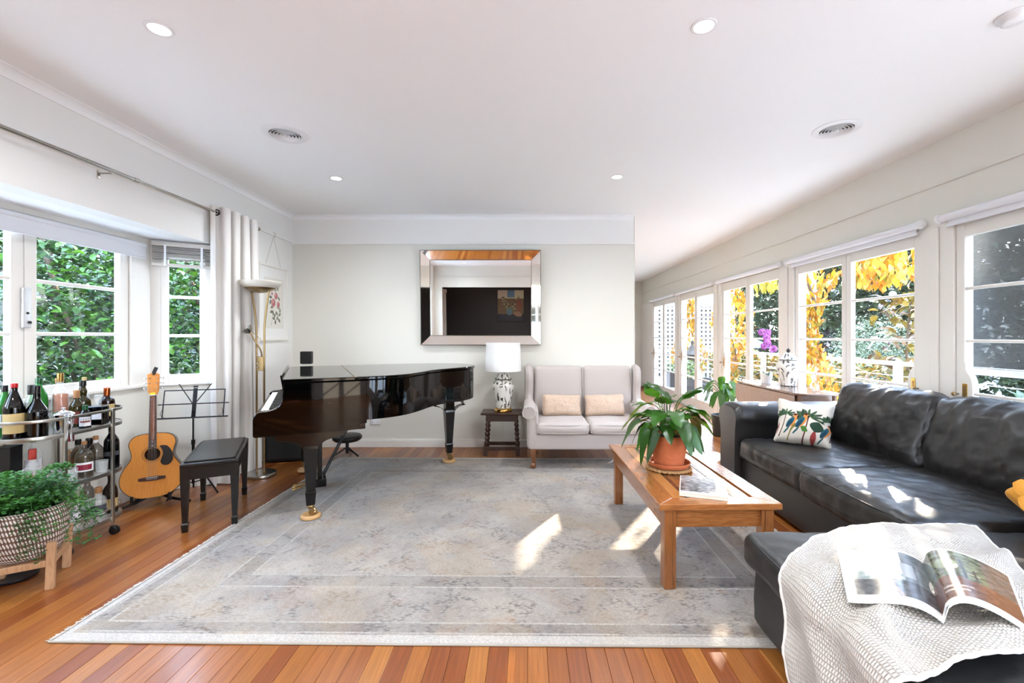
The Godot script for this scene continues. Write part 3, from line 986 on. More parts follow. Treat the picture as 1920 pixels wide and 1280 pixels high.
func grand_piano() -> void:
	mat("lacquer_soft", Color(0.028, 0.027, 0.027), 0.12)
	wood("cup_wood", [Color(0.72, 0.54, 0.34), Color(0.80, 0.63, 0.42), Color(0.70, 0.52, 0.33)], Vector3(8, 8, 8), 0.4, 6)
	mat("ivory", Color(0.90, 0.89, 0.86), 0.25)
	mat("key_black", Color(0.02, 0.02, 0.02), 0.25)
	mat("felt_red", Color(0.45, 0.05, 0.08), 0.9)
	var pn := thing("grand_piano", "glossy black grand piano with closed lid standing partly on the rug", "piano", P(-1.72, 0, 3.20), deg_to_rad(25.8))
	var yaxis := Transform3D()
	# rim: treble side, bent side, tail and bass side in one lacquered band
	var body := [Vector2(0.0, 0.0)]
	body.append_array(piano_outline())
	body.append(Vector2(0.0, -1.48))
	put(MB.new().prism(body, 0.715, 1.016, yaxis, 0.003, true).mesh(), "rim", M["lacquer"], pn)
	# front block with arms around the keyboard: side view extruded across the case, cut out between the arms
	var arm := [Vector2(0.56, 0.69), Vector2(0.56, 1.014), Vector2(0.0, 1.014)]
	for q in curve(V2([0.0, 1.0, -0.004, 0.93, -0.018, 0.872, -0.052, 0.836, -0.105, 0.822, -0.150, 0.818, -0.176, 0.80, -0.186, 0.77]), 4):
		arm.append(q)
	arm.append(Vector2(-0.186, 0.66))
	arm.append(Vector2(-0.176, 0.647))
	arm.append(Vector2(0.44, 0.647))
	for q in curve(V2([0.48, 0.652, 0.515, 0.69]), 3):
		arm.append(q)
	var side := Basis(Vector3(1, 0, 0), Vector3(0, 0, -1), Vector3(0, 1, 0))
	for e in [[-0.002, 0.09], [1.39, 1.482]]:
		put(MB.new().prism(arm, e[0], e[1], Transform3D(side, Vector3.ZERO), 0.004).mesh(), "arm", M["lacquer"], pn)
	put(boxm(Vector3(0.19, 0.672, -0.74), Vector3(0.72, 0.05, 1.47), 0.004), "keybed", M["lacquer_soft"], pn)
	put(boxm(Vector3(-0.165, 0.745, -0.74), Vector3(0.028, 0.10, 1.30), 0.004), "key_slip", M["lacquer"], pn)
	put(boxm(Vector3(0.02, 0.86, -0.74), Vector3(0.03, 0.30, 1.30), 0.004), "front_panel", M["lacquer"], pn)
	# open fallboard leaning back above the keys
	put(boxm(Vector3(-0.004, 0.975, -0.74), Vector3(0.014, 0.185, 1.296), 0.003, Basis(Vector3(0, 0, 1), 0.16)), "fallboard", M["lacquer"], pn)
	put(boxm(Vector3(-0.006, 0.822, -0.74), Vector3(0.012, 0.018, 1.28), 0.002), "key_felt", M["felt_red"], pn)
	for e in [0.115, 1.365]:
		put(boxm(Vector3(-0.08, 0.80, -e), Vector3(0.14, 0.03, 0.045), 0.004), "key_block", M["lacquer"], pn)
	var wk := boxm(Vector3.ZERO, Vector3(0.142, 0.02, 0.0222), 0.0015)
	var bk := boxm(Vector3.ZERO, Vector3(0.092, 0.014, 0.0095), 0.002)
	for k in 52:
		var w := 0.14 + 0.02346 * (k + 0.5)
		put(wk, "white_key", M["ivory"], pn).position = Vector3(-0.079, 0.802, -w)
		if k % 7 in [0, 1, 3, 4, 5] and k < 51:
			put(bk, "black_key", M["key_black"], pn).position = Vector3(-0.052, 0.818, -w - 0.01173)
	# lid: front flap and main leaf
	var main := [Vector2(0.476, 0.014)]
	main.append_array(piano_outline(0.014))
	main.append(Vector2(0.476, -1.494))
	put(MB.new().prism(main, 1.020, 1.045, yaxis, 0.006, true).mesh(), "lid", M["lacquer"], pn)
	put(MB.new().prism(V2([-0.008, 0.014, 0.472, 0.014, 0.472, -1.494, -0.008, -1.494]), 1.020, 1.045, yaxis, 0.004).mesh(), "lid_flap", M["lacquer"], pn)
	put(rodm(Vector3(0.474, 1.046, 0.012), Vector3(0.474, 1.046, -1.492), 0.0035, 6), "lid_hinge", M["aged_brass"], pn)
	# soundboard beams under the case
	put(boxm(Vector3(0.78, 0.695, -0.80), Vector3(0.10, 0.05, 1.0), 0.004), "beam", M["lacquer_soft"], pn)
	put(boxm(Vector3(1.05, 0.692, -0.92), Vector3(0.42, 0.045, 0.10), 0.004), "beam", M["lacquer_soft"], pn)
	put(boxm(Vector3(1.50, 0.69, -1.06), Vector3(0.22, 0.05, 0.22), 0.004), "beam", M["lacquer_soft"], pn)
	piano_leg(pn, Vector3(0.175, 0, -0.075), 0.648, 0.235)
	piano_leg(pn, Vector3(0.13, 0, -1.38), 0.648, 0.21)
	piano_leg(pn, Vector3(1.51, 0, -1.08), 0.668, 0.15)
	# pedal lyre
	for z in [-0.66, -0.80]:
		put(boxm(Vector3(0.25, 0.36, z), Vector3(0.035, 0.56, 0.022), 0.004), "lyre_post", M["lacquer_soft"], pn)
	put(boxm(Vector3(0.25, 0.10, -0.73), Vector3(0.10, 0.07, 0.25), 0.006), "pedal_box", M["lacquer_soft"], pn)
	for k in 3:
		var pts := curve([Vector3(0.21, 0.085, -0.67 - 0.06 * k), Vector3(0.14, 0.078, -0.67 - 0.06 * k), Vector3(0.07, 0.062, -0.67 - 0.06 * k), Vector3(0.04, 0.052, -0.67 - 0.06 * k)], 3)
		put(MB.new().tube(pts, [0.008, 0.008, 0.009, 0.010, 0.011, 0.012, 0.014, 0.015, 0.015, 0.012], 10, true, 0.45).mesh(), "pedal", M["brass"], pn)
	for z in [-0.68, -0.78]:
		put(rodm(Vector3(0.27, 0.12, z), Vector3(0.56, 0.68, z - 0.05), 0.007, 8), "lyre_brace", M["black_metal"], pn)
	put(boxm(Vector3(0.30, 0.86, 0.0015), Vector3(0.012, 0.002, 0.001)), "rim_mark", M["aged_brass"], pn)

func piano_bench() -> void:
	var b := thing("piano_bench", "black wooden piano bench with a padded flat top", "bench", P(-2.385, 0, 3.50), deg_to_rad(27.0))
	put(MB.new().soft(Vector3(0, 0.462, 0), Vector3(0.345, 0.030, 0.765), 0.012, 2, 1).mesh(), "lid", M["satin_black"], b)
	put(MB.new().prism(V2([-0.150, -0.36, 0.150, -0.36, 0.150, 0.36, -0.150, 0.36]), 0.476, 0.487, Transform3D(), 0.010).mesh(), "top_panel", mat("bench_pad", Color(0.055, 0.05, 0.048), 0.28), b)
	put(boxm(Vector3(0, 0.405, 0.355), Vector3(0.27, 0.09, 0.022), 0.003), "apron", M["satin_black"], b)
	put(boxm(Vector3(0, 0.405, -0.355), Vector3(0.27, 0.09, 0.022), 0.003), "apron", M["satin_black"], b)
	for x in [-0.145, 0.145]:
		put(boxm(Vector3(x, 0.405, 0), Vector3(0.022, 0.09, 0.70), 0.003), "apron", M["satin_black"], b)
		for z in [-0.345, 0.345]:
			var mb := MB.new()
			var prof := V2([0.0, 0.0, 0.024, 0.0, 0.027, 0.045, 0.030, 0.055, 0.024, 0.062, 0.022, 0.066, 0.036, 0.36, 0.037, 0.45])
			for i in prof.size() - 1:
				var p: Vector2 = prof[i]
				var q: Vector2 = prof[i + 1]
				for s in 4:
					var a := PI / 4 + PI / 2 * s
					var c := a + PI / 2
					mb.quad(Vector3(p.x * cos(c), p.y, p.x * sin(c)), Vector3(p.x * cos(a), p.y, p.x * sin(a)), Vector3(q.x * cos(a), q.y, q.x * sin(a)), Vector3(q.x * cos(c), q.y, q.x * sin(c)))
			put(mb.mesh(), "leg", M["satin_black"], b).position = Vector3(x, 0, z)

# a stuffed block: faces swell by puff, skin creased by noise stretched along the given scale
func stuffed(s: Vector3, r: float, puff: Vector3, crease := 0.0, sc := Vector3(6, 6, 6), sd := 1, inner := 14, ears := 0.0) -> MB:
	var h := s * 0.5
	var nz := noise(1.0, 3, FastNoiseLite.TYPE_SIMPLEX_SMOOTH, sd)
	nz.fractal_type = FastNoiseLite.FRACTAL_RIDGED
	var nb := noise(0.6, 2, FastNoiseLite.TYPE_SIMPLEX_SMOOTH, sd + 7)
	return MB.new().soft(Vector3.ZERO, s, r, 4, inner, func(p: Vector3, nn: Vector3) -> Vector3:
		var u := p / h
		var q := Vector3(1.0 - u.x * u.x, 1.0 - u.y * u.y, 1.0 - u.z * u.z).clamp(Vector3.ZERO, Vector3.ONE)
		var o := p
		o.x += nn.x * puff.x * sqrt(q.y * q.z)
		o.y += nn.y * puff.y * sqrt(q.x * q.z)
		o.z += nn.z * puff.z * sqrt(q.x * q.y)
		if ears > 0.0:
			# pinch the edges so that the corners stand out
			o.x *= 1.0 - ears * q.y
			o.y *= 1.0 - ears * q.x
		if crease > 0.0:
			var k := nz.get_noise_3d(p.x * sc.x, p.y * sc.y, p.z * sc.z)
			o += nn * (crease * (absf(k) - 0.35) + crease * 0.9 * nb.get_noise_3d(p.x * 7.0 + 3.0, p.y * 7.0, p.z * 7.0))
		return o)

func leather_mat() -> void:
	var l := mat("leather", Color(0.104, 0.102, 0.102), 0.40)
	l.metallic_specular = 0.55
	bump(l, noise_tex(0.09, 3, [], 512, 31, FastNoiseLite.TYPE_CELLULAR), 0.05)
	triplanar(l, Vector3(2.6, 2.6, 2.6))
	mat("leather_seam", Color(0.10, 0.10, 0.10), 0.5)
	var u := mat("linen", Color(0.720, 0.680, 0.652), 0.95)
	u.rim_enabled = true
	u.rim = 0.5
	bump(u, noise_tex(0.35, 2, [], 256, 33), 0.05)
	triplanar(u, Vector3(5, 5, 5))
	mat("linen_piping", Color(0.77, 0.74, 0.72), 0.95)

func seating() -> void:
	leather_mat()
	corner_sofa()
	loveseat()
	parrot_cushion()
	mustard_cushion()
	throw_blanket()
	open_magazine()

func seam(parent: Node, pts: Array, r := 0.005, m := "leather_seam") -> void:
	put(tubem(pts, r, 6), "seam", M[m], parent)

func corner_sofa() -> void:
	var s := thing("corner_sofa", "black leather corner sofa with chaise in front of the french doors", "sofa", P(1.9, 0, 2.9))
	var o := P(1.9, 0, 2.9)
	var part := func(called: String, mb: MB, at: Vector3, b := Basis()) -> MeshInstance3D:
		var q := put(mb.mesh(), called, M["leather"], s)
		q.transform = Transform3D(b, at - o)
		return q
	# bases and the frame behind the back cushions
	part.call("base", stuffed(Vector3(1.06, 0.28, 1.86), 0.03, Vector3(0.006, 0.0, 0.0), 0.006, Vector3(3, 1, 3), 4, 10), P(2.39, 0.165, 3.02))
	part.call("base", stuffed(Vector3(1.90, 0.28, 1.12), 0.035, Vector3(0.01, 0.0, 0.01), 0.008, Vector3(3, 1, 3), 5, 12), P(2.00, 0.165, 1.555))
	part.call("back_frame", stuffed(Vector3(0.20, 0.74, 3.26), 0.06, Vector3(0.0, 0.01, 0.0), 0.004, Vector3(3, 3, 3), 6, 12), P(2.945, 0.39, 2.60))
	# far arm, rolled over at the top
	var armp := MB.new()
	var prof := curve(V2([-0.165, 0.03, -0.165, 0.35, -0.175, 0.56, -0.190, 0.66, -0.155, 0.735, -0.05, 0.757, 0.08, 0.752, 0.165, 0.715, 0.190, 0.64, 0.165, 0.57, 0.150, 0.46, 0.155, 0.25, 0.155, 0.03]), 4)
	var an := noise(5.0, 3, FastNoiseLite.TYPE_SIMPLEX_SMOOTH, 12)
	var k := prof.size() - 1
	armp.grid(34, k, func(a: float, b: float) -> Vector3:
		var q: Vector2 = prof[int(round(b * k))]
		var x := 1.80 + 1.16 * a
		var ee := clampf(minf(a, 1.0 - a) / 0.035, 0.0, 1.0)
		var sh := sqrt(1.0 - (1.0 - ee) * (1.0 - ee))
		var w := 0.003 * an.get_noise_3d(x * 0.5, q.y * 3.0, q.x * 4.0)
		return P(x, 0.03 + (q.y - 0.03) * (0.955 + 0.045 * sh) + w, 4.075 + q.x * (0.90 + 0.10 * sh) + w) - o)
	put(armp.mesh(), "arm", M["leather"], s)
	var pts := []
	for q in prof:
		pts.append(Vector2(q.x * 0.9, 0.03 + (q.y - 0.03) * 0.955))
	var bt := Basis(Vector3(0, 0, -1), Vector3(1, 0, 0), Vector3(0, 1, 0))
	put(MB.new().prism(pts, -0.002, 0.010, Transform3D(bt, P(1.80, 0, 4.075) - o), 0.0).mesh(), "arm_front", M["leather"], s)
	# seat cushions
	var c1: MeshInstance3D = part.call("seat_cushion", stuffed(Vector3(0.86, 0.175, 0.905), 0.055, Vector3(0.012, 0.022, 0.006), 0.010, Vector3(5, 2, 9), 21, 26), P(2.245, 0.388, 3.447))
	var c2: MeshInstance3D = part.call("seat_cushion", stuffed(Vector3(0.90, 0.185, 0.885), 0.060, Vector3(0.014, 0.028, 0.006), 0.011, Vector3(5, 2, 8), 22, 26), P(2.235, 0.393, 2.553))
	var c3: MeshInstance3D = part.call("chaise_cushion", stuffed(Vector3(1.75, 0.150, 1.14), 0.050, Vector3(0.016, 0.016, 0.012), 0.008, Vector3(6, 2, 6), 23, 30), P(1.875, 0.372, 1.545))
	for c in [[c1, Vector3(0.86, 0.175, 0.905)], [c2, Vector3(0.90, 0.185, 0.885)], [c3, Vector3(1.75, 0.15, 1.14)]]:
		var z: Vector3 = c[1] / 2
		seam(c[0], curve([Vector3(-z.x + 0.012, z.y - 0.018, z.z - 0.05), Vector3(-z.x + 0.000, z.y - 0.016, z.z * 0.5), Vector3(-z.x - 0.004, z.y - 0.015, 0), Vector3(-z.x + 0.000, z.y - 0.016, -z.z * 0.5), Vector3(-z.x + 0.012, z.y - 0.018, -z.z + 0.05)], 5), 0.004)
	# big loose back cushions, leaning on the frame
	for i in 3:
		var b := Basis(Vector3(0, 0, 1), -0.24)
		var d: float = [3.452, 2.560, 1.62][i]
		var bc: MeshInstance3D = part.call("back_cushion", stuffed(Vector3(0.235, 0.535, 0.905), 0.095, Vector3(0.055, 0.018, 0.010), 0.018, Vector3(4, 3.4, 7.5), 40 + i, 28), P(2.745, 0.685, d), b)
		seam(bc, curve([Vector3(-0.03, -0.18, 0.448), Vector3(-0.035, 0.0, 0.452), Vector3(-0.03, 0.17, 0.446), Vector3(-0.02, 0.245, 0.39), Vector3(-0.02, 0.272, 0.2), Vector3(-0.02, 0.276, 0), Vector3(-0.02, 0.272, -0.2), Vector3(-0.02, 0.245, -0.39), Vector3(-0.03, 0.17, -0.446), Vector3(-0.035, 0.0, -0.452), Vector3(-0.03, -0.18, -0.448)], 4), 0.004)
	for p in [[1.12, 1.08], [1.12, 2.02], [1.95, 3.82], [2.9, 4.15], [1.88, 4.15], [2.9, 1.1]]:
		put(boxm(P(p[0], 0.0235, p[1]) - o, Vector3(0.05, 0.020, 0.05), 0.004), "foot", M["black_plastic"], s)

func loveseat() -> void:
	var o := P(0.635, 0, 4.97)
	var s := thing("loveseat", "pale greige wingback loveseat with wooden cabriole legs by the back wall", "loveseat", o)
	var lin: Material = M["linen"]
	put(stuffed(Vector3(1.10, 0.70, 0.15), 0.045, Vector3(0, 0.0, 0.01), 0.0, Vector3.ONE, 1, 8).mesh(), "back", lin, s).transform = Transform3D(Basis(Vector3.RIGHT, -0.10), Vector3(0, 0.63, -0.30))
	for e in [-1, 1]:
		put(stuffed(Vector3(0.555, 0.575, 0.14), 0.045, Vector3(0.0, 0.006, 0.03), 0.003, Vector3(3, 3, 3), 3 + e, 12).mesh(), "back_pad", lin, s).transform = Transform3D(Basis(Vector3.RIGHT, -0.12), Vector3(e * 0.279, 0.715, -0.235))
		# wing: side panel that sweeps down into the arm
		var w := []
		for q in curve(V2([-0.30, 0.40, -0.33, 0.80, -0.345, 1.00, -0.27, 1.022, -0.165, 1.005, -0.105, 0.95, -0.095, 0.86, -0.125, 0.76, -0.13, 0.68, -0.07, 0.62, 0.10, 0.60, 0.20, 0.58, 0.20, 0.40]), 4):
			w.append(q)
		var bt := Basis(Vector3(0, 0, 1), Vector3(1, 0, 0), Vector3(0, 1, 0))
		put(MB.new().prism(w, -0.042, 0.042, Transform3D(bt.rotated(Vector3.UP, -e * 0.10), Vector3(e * 0.592, 0, 0.0)), 0.028, true).mesh(), "wing", lin, s)
		# arm: outward scroll carried on a panel
		put(stuffed(Vector3(0.11, 0.40, 0.60), 0.035, Vector3(0.006, 0, 0.004), 0.0, Vector3.ONE, 1, 6).mesh(), "arm_panel", lin, s).position = Vector3(e * 0.575, 0.40, 0.085)
		var roll := MB.new()
		var rp := []
		for i in 9:
			rp.append(Vector3(e * (0.615 - 0.012 * sin(PI * i / 8.0)), 0.572 + 0.02 * (1.0 - i / 8.0), -0.22 + 0.61 * i / 8.0))
		roll.tube(rp, [0.055, 0.060, 0.063, 0.065, 0.066, 0.067, 0.068, 0.068, 0.064], 20, true)
		put(roll.mesh(), "arm_roll", lin, s)
		var ring := []
		for i in 25:
			var a := TAU * 0.80 * i / 24.0 - 0.6
			var rr := 0.064 * (1.0 if i < 16 else 1.0 - (i - 16) * 0.02)
			ring.append(Vector3(e * (0.615 + rr * cos(a)), 0.572 + rr * sin(a), 0.392))
		put(tubem(ring, 0.006, 6), "piping", M["linen_piping"], s)
		put(tubem(curve([Vector3(e * 0.548, 0.555, 0.394), Vector3(e * 0.535, 0.48, 0.394), Vector3(e * 0.535, 0.36, 0.392)], 4), 0.005, 6), "piping", M["linen_piping"], s)
		# seat cushion with piped edges
		var c := put(stuffed(Vector3(0.535, 0.115, 0.60), 0.045, Vector3(0.004, 0.018, 0.02), 0.003, Vector3(3, 3, 3), 9 + e, 14).mesh(), "seat_cushion", lin, s)
		c.position = Vector3(e * 0.270, 0.415, 0.125)
		for yy in [0.042, -0.040]:
			put(tubem(curve([Vector3(-0.258, yy, 0.24), Vector3(-0.245, yy, 0.285), Vector3(-0.12, yy, 0.306), Vector3(0, yy, 0.311), Vector3(0.12, yy, 0.306), Vector3(0.245, yy, 0.285), Vector3(0.258, yy, 0.24)], 4), 0.0045, 6), "piping", M["linen_piping"], c)
	put(tubem([Vector3(0, 0.46, -0.165), Vector3(0, 0.70, -0.172), Vector3(0, 0.95, -0.20), Vector3(0, 1.0, -0.225)], 0.006, 6), "piping", M["linen_piping"], s)
	put(stuffed(Vector3(1.20, 0.155, 0.66), 0.018, Vector3(0, 0, 0.004), 0.0, Vector3.ONE, 1, 6).mesh(), "seat_rail", lin, s).position = Vector3(0, 0.278, 0.055)
	var lw := wood("cabriole_wood", [Color(0.36, 0.21, 0.11), Color(0.50, 0.31, 0.17), Color(0.40, 0.24, 0.13)], Vector3(14, 2, 14), 0.3, 15, 0.4)
	for e in [-1, 1]:
		var pts := curve([Vector3(e * 0.555, 0.215, 0.335), Vector3(e * 0.575, 0.175, 0.358), Vector3(e * 0.572, 0.12, 0.362), Vector3(e * 0.562, 0.065, 0.358), Vector3(e * 0.572, 0.042, 0.378), Vector3(e * 0.580, 0.032, 0.398)], 4)
		var rr := []
		for i in pts.size():
			var t := float(i) / (pts.size() - 1)
			rr.append(lerpf(0.042, 0.017, minf(t / 0.62, 1.0)) + (0.016 * sin(PI * clampf((t - 0.62) / 0.38, 0.0, 1.0)) if t > 0.62 else 0.0))
		put(MB.new().tube(pts, rr, 12).mesh(), "leg", lw, s)
		put(MB.new().tube([Vector3(e * 0.53, 0.215, -0.22), Vector3(e * 0.53, 0.0, -0.25)], [0.028, 0.018], 8).mesh(), "leg", lw, s)
	var silk := mat("champagne_silk", Color(0.80, 0.70, 0.61), 0.45)
	silk.rim_enabled = true
	silk.rim = 0.6
	silk.albedo_texture = noise_tex(0.03, 4, [Color(0.88, 0.86, 0.84), Color(1, 1, 1), Color(0.92, 0.9, 0.88)], 256, 18)
	triplanar(silk, Vector3(3, 3, 3))
	for e in [-1, 1]:
		var c := thing("lumbar_cushion", ["champagne satin lumbar cushion at the wing end beside the table lamp", "champagne satin lumbar cushion at the end of the loveseat beside the doorway"][(e + 1) / 2], "cushion", o + Vector3(e * 0.235 - 0.02, 0.595, 0.0), 0.0, "champagne lumbar cushions")
		c.rotation = Vector3(-0.30, -e * 0.12, 0.05 if e > 0 else -0.03)
		put(stuffed(Vector3(0.435, 0.235, 0.07), 0.033, Vector3(0.0, 0.0, 0.045), 0.006, Vector3(6, 6, 6), 50 + e, 20, 0.04).mesh(), "cover", silk, c)

func print_canvas(w: int, h: int, col: Color) -> Image:
	var im := Image.create(w, h, false, Image.FORMAT_RGB8)
	im.fill(col)
	return im

func dab(im: Image, c: Vector2, rx: float, ry: float, ang: float, col: Color, pt := 0.0) -> void:
	var m := int(maxf(rx, ry)) + 1
	var ca := cos(ang)
	var sa := sin(ang)
	for y in range(maxi(0, int(c.y) - m), mini(im.get_height(), int(c.y) + m + 1)):
		for x in range(maxi(0, int(c.x) - m), mini(im.get_width(), int(c.x) + m + 1)):
			var d := Vector2(x, y) - c
			var u := (d.x * ca + d.y * sa) / rx
			var v := (-d.x * sa + d.y * ca) / ry
			if pt > 0.0:
				v /= maxf(0.05, 1.0 - pt * absf(u))
			if u * u + v * v <= 1.0:
				im.set_pixel(x, y, col)

func stroke(im: Image, pts: Array, r0: float, r1: float, col: Color) -> void:
	var c := curve(pts, 14)
	for i in c.size():
		var r := lerpf(r0, r1, float(i) / c.size())
		dab(im, c[i], r, r, 0.0, col)

func parrot(im: Image, p: Vector2, s: float, sg: float) -> void:
	# a bird in blue and orange on a branch
	dab(im, p, 15 * s, 33 * s, sg * 0.6, Color(0.87, 0.55, 0.27))
	dab(im, p + Vector2(-sg * 8, 3) * s, 12 * s, 31 * s, sg * 0.6, Color(0.13, 0.37, 0.42))
	dab(im, p + Vector2(-sg * 11, 10) * s, 7 * s, 24 * s, sg * 0.6, Color(0.10, 0.25, 0.34))
	dab(im, p + Vector2(sg * 17, -28) * s, 11 * s, 11 * s, 0, Color(0.88, 0.56, 0.28))
	dab(im, p + Vector2(sg * 14, -36) * s, 9 * s, 5 * s, 0.2 * sg, Color(0.35, 0.16, 0.10))
	dab(im, p + Vector2(sg * 27, -25) * s, 4 * s, 6 * s, 0, Color(0.08, 0.08, 0.08))
	dab(im, p + Vector2(-sg * 24, 42) * s, 4 * s, 22 * s, sg * 0.7, Color(0.16, 0.34, 0.36))

func palm(im: Image, base: Vector2, top: Vector2, s: float) -> void:
	stroke(im, [base, base.lerp(top, 0.5) + Vector2(6, 0), top], 4 * s, 3 * s, Color(0.33, 0.16, 0.12))
	for k in 9:
		var a := -PI + PI * k / 8.0 * 1.15 - 0.25
		var e := top + Vector2(cos(a) * 70, sin(a) * 42 + 16) * s
		for q in 5:
			dab(im, top.lerp(e, 0.30 + 0.16 * q), 24 * s * (1.0 - 0.1 * q), 5.5 * s, a + 0.25, [Color(0.20, 0.30, 0.22), Color(0.14, 0.22, 0.17), Color(0.27, 0.40, 0.24)][(k + q) % 3], 0.8)

func parrot_cushion() -> void:
	var im := print_canvas(512, 400, Color(0.87, 0.84, 0.79))
	palm(im, Vector2(60, 345), Vector2(110, 150), 1.25)
	palm(im, Vector2(250, 395), Vector2(300, 150), 1.75)
	palm(im, Vector2(480, 330), Vector2(480, 160), 1.1)
	for k in 6:
		stroke(im, [Vector2(135 + 9 * k, 365 - 30 * k), Vector2(158 + 8 * k, 285 - 8 * k), Vector2(185 + 6 * k, 230)], 5, 3, Color(0.50, 0.45, 0.18))
	dab(im, Vector2(348, 325), 24, 62, 0.2, Color(0.62, 0.24, 0.23), 0.4)
	dab(im, Vector2(42, 280), 9, 52, 0.3, Color(0.55, 0.20, 0.18), 0.4)
	dab(im, Vector2(372, 235), 58, 44, 0.3, Color(0.16, 0.26, 0.19), 0.3)
	dab(im, Vector2(270, 262), 36, 26, 0.5, Color(0.30, 0.50, 0.20), 0.7)
	parrot(im, Vector2(165, 215), 1.75, 1.0)
	parrot(im, Vector2(248, 205), 1.85, 1.0)
	parrot(im, Vector2(448, 265), 1.7, 1.0)
	var m := mat("parrot_print", Color.WHITE, 0.9)
	m.albedo_texture = ImageTexture.create_from_image(im)
	var c := thing("parrot_cushion", "square cream cushion printed with parrots and palms on the sofa", "cushion", P(2.20, 0.655, 3.60))
	c.rotation = Vector3(-0.34, -0.62, -0.06)
	put(stuffed(Vector3(0.41, 0.37, 0.075), 0.036, Vector3(0.0, 0.0, 0.085), 0.010, Vector3(5, 5, 5), 61, 26, 0.13).mesh(), "cover", m, c)
	put(tubem(curve([Vector3(-0.19, 0.172, 0), Vector3(-0.09, 0.154, 0), Vector3(0.09, 0.154, 0), Vector3(0.19, 0.172, 0)], 6), 0.004, 6), "piping", M["linen_piping"], c)

func mustard_cushion() -> void:
	var m := mat("mustard_velvet", Color(0.78, 0.53, 0.16), 0.8)
	m.rim_enabled = true
	m.rim = 0.5
	var c := thing("mustard_cushion", "mustard yellow cushion of folded petals at the corner of the sofa", "cushion", P(2.42, 0.60, 1.93))
	c.rotation = Vector3(-0.5, -0.75, 0.70)
	put(stuffed(Vector3(0.40, 0.40, 0.08), 0.035, Vector3(0, 0, 0.06), 0.004, Vector3(4, 4, 4), 71, 16, 0.05).mesh(), "cover", m, c)
	# overlapping cloth petals stitched on the front
	var leaf := MB.new().grid(6, 6, func(a: float, b: float) -> Vector3:
		var w := 0.040 * sin(PI * (0.15 + 0.8 * b)) 
		return Vector3((a - 0.5) * 2.0 * w, (b - 0.5) * 0.10, 0.014 * (1.0 - pow(2.0 * a - 1.0, 2.0)) * (0.3 + 0.7 * b))).mesh()
	for j in 6:
		for i in 6:
			var x := -0.165 + 0.066 * i + (0.033 if j % 2 else 0.0)
			var y := -0.15 + 0.06 * j
			if absf(x) > 0.18:
				continue
			var z := 0.04 + 0.058 * sqrt(maxf(0.0, (1.0 - pow(x / 0.2, 2)) * (1.0 - pow(y / 0.2, 2))))
			var q := put(leaf, "petal", m, c)
			q.position = Vector3(x, y, z)
			q.rotation.x = 0.1 - y * 1.5
			q.rotation.z = PI

func lerp_line(pts: Array, t: float) -> Vector2:
	var f := clampf(t, 0.0, 1.0) * (pts.size() - 1)
	var i := mini(int(f), pts.size() - 2)
	return (pts[i] as Vector2).lerp(pts[i + 1], f - i)

func blanket_at(a: float, b: float, fr: Array, nr: Array, fold: FastNoiseLite) -> Vector3:
	var p := lerp_line(fr, a).lerp(lerp_line(nr, a), b)
	var x := p.x
	var d := p.y
	var edge := 1.005
	# ridges run from the far edge down over the side
	var across := d * 0.9 - x * 0.55
	var rdg := pow(absf(sin(across * 13.0 + 0.9 * sin(x * 4.0) + fold.get_noise_2d(x * 120.0, d * 120.0) * 1.6)), 3.0)
	var bumpy := 0.010 + 0.034 * rdg * clampf(0.25 + b * 1.1, 0.0, 1.0) + 0.010 * fold.get_noise_2d(x * 260.0 + 50.0, d * 260.0)
	var y := 0.470
	if x >= edge:
		var near_edge := clampf((x - edge) / 0.06, 0.0, 1.0)
		return P(x, y - 0.022 * (1.0 - near_edge) * (1.0 - near_edge) + bumpy, d)
	var e := edge - x
	var r := 0.05
	if e < r * PI / 2:
		var t := e / r
		return P(edge - r * sin(t) * 0.7 - bumpy * sin(t), y - 0.022 - r * (1.0 - cos(t)) + bumpy * cos(t), d)
	var h := e - r * PI / 2
	return P(edge - r * 0.7 - bumpy - 0.012 * sin(h * 9.0) - 0.035 * rdg * clampf(h * 3.0, 0.0, 1.0), y - 0.022 - r - h, d + 0.02 * sin(h * 7.0 + d * 9.0))

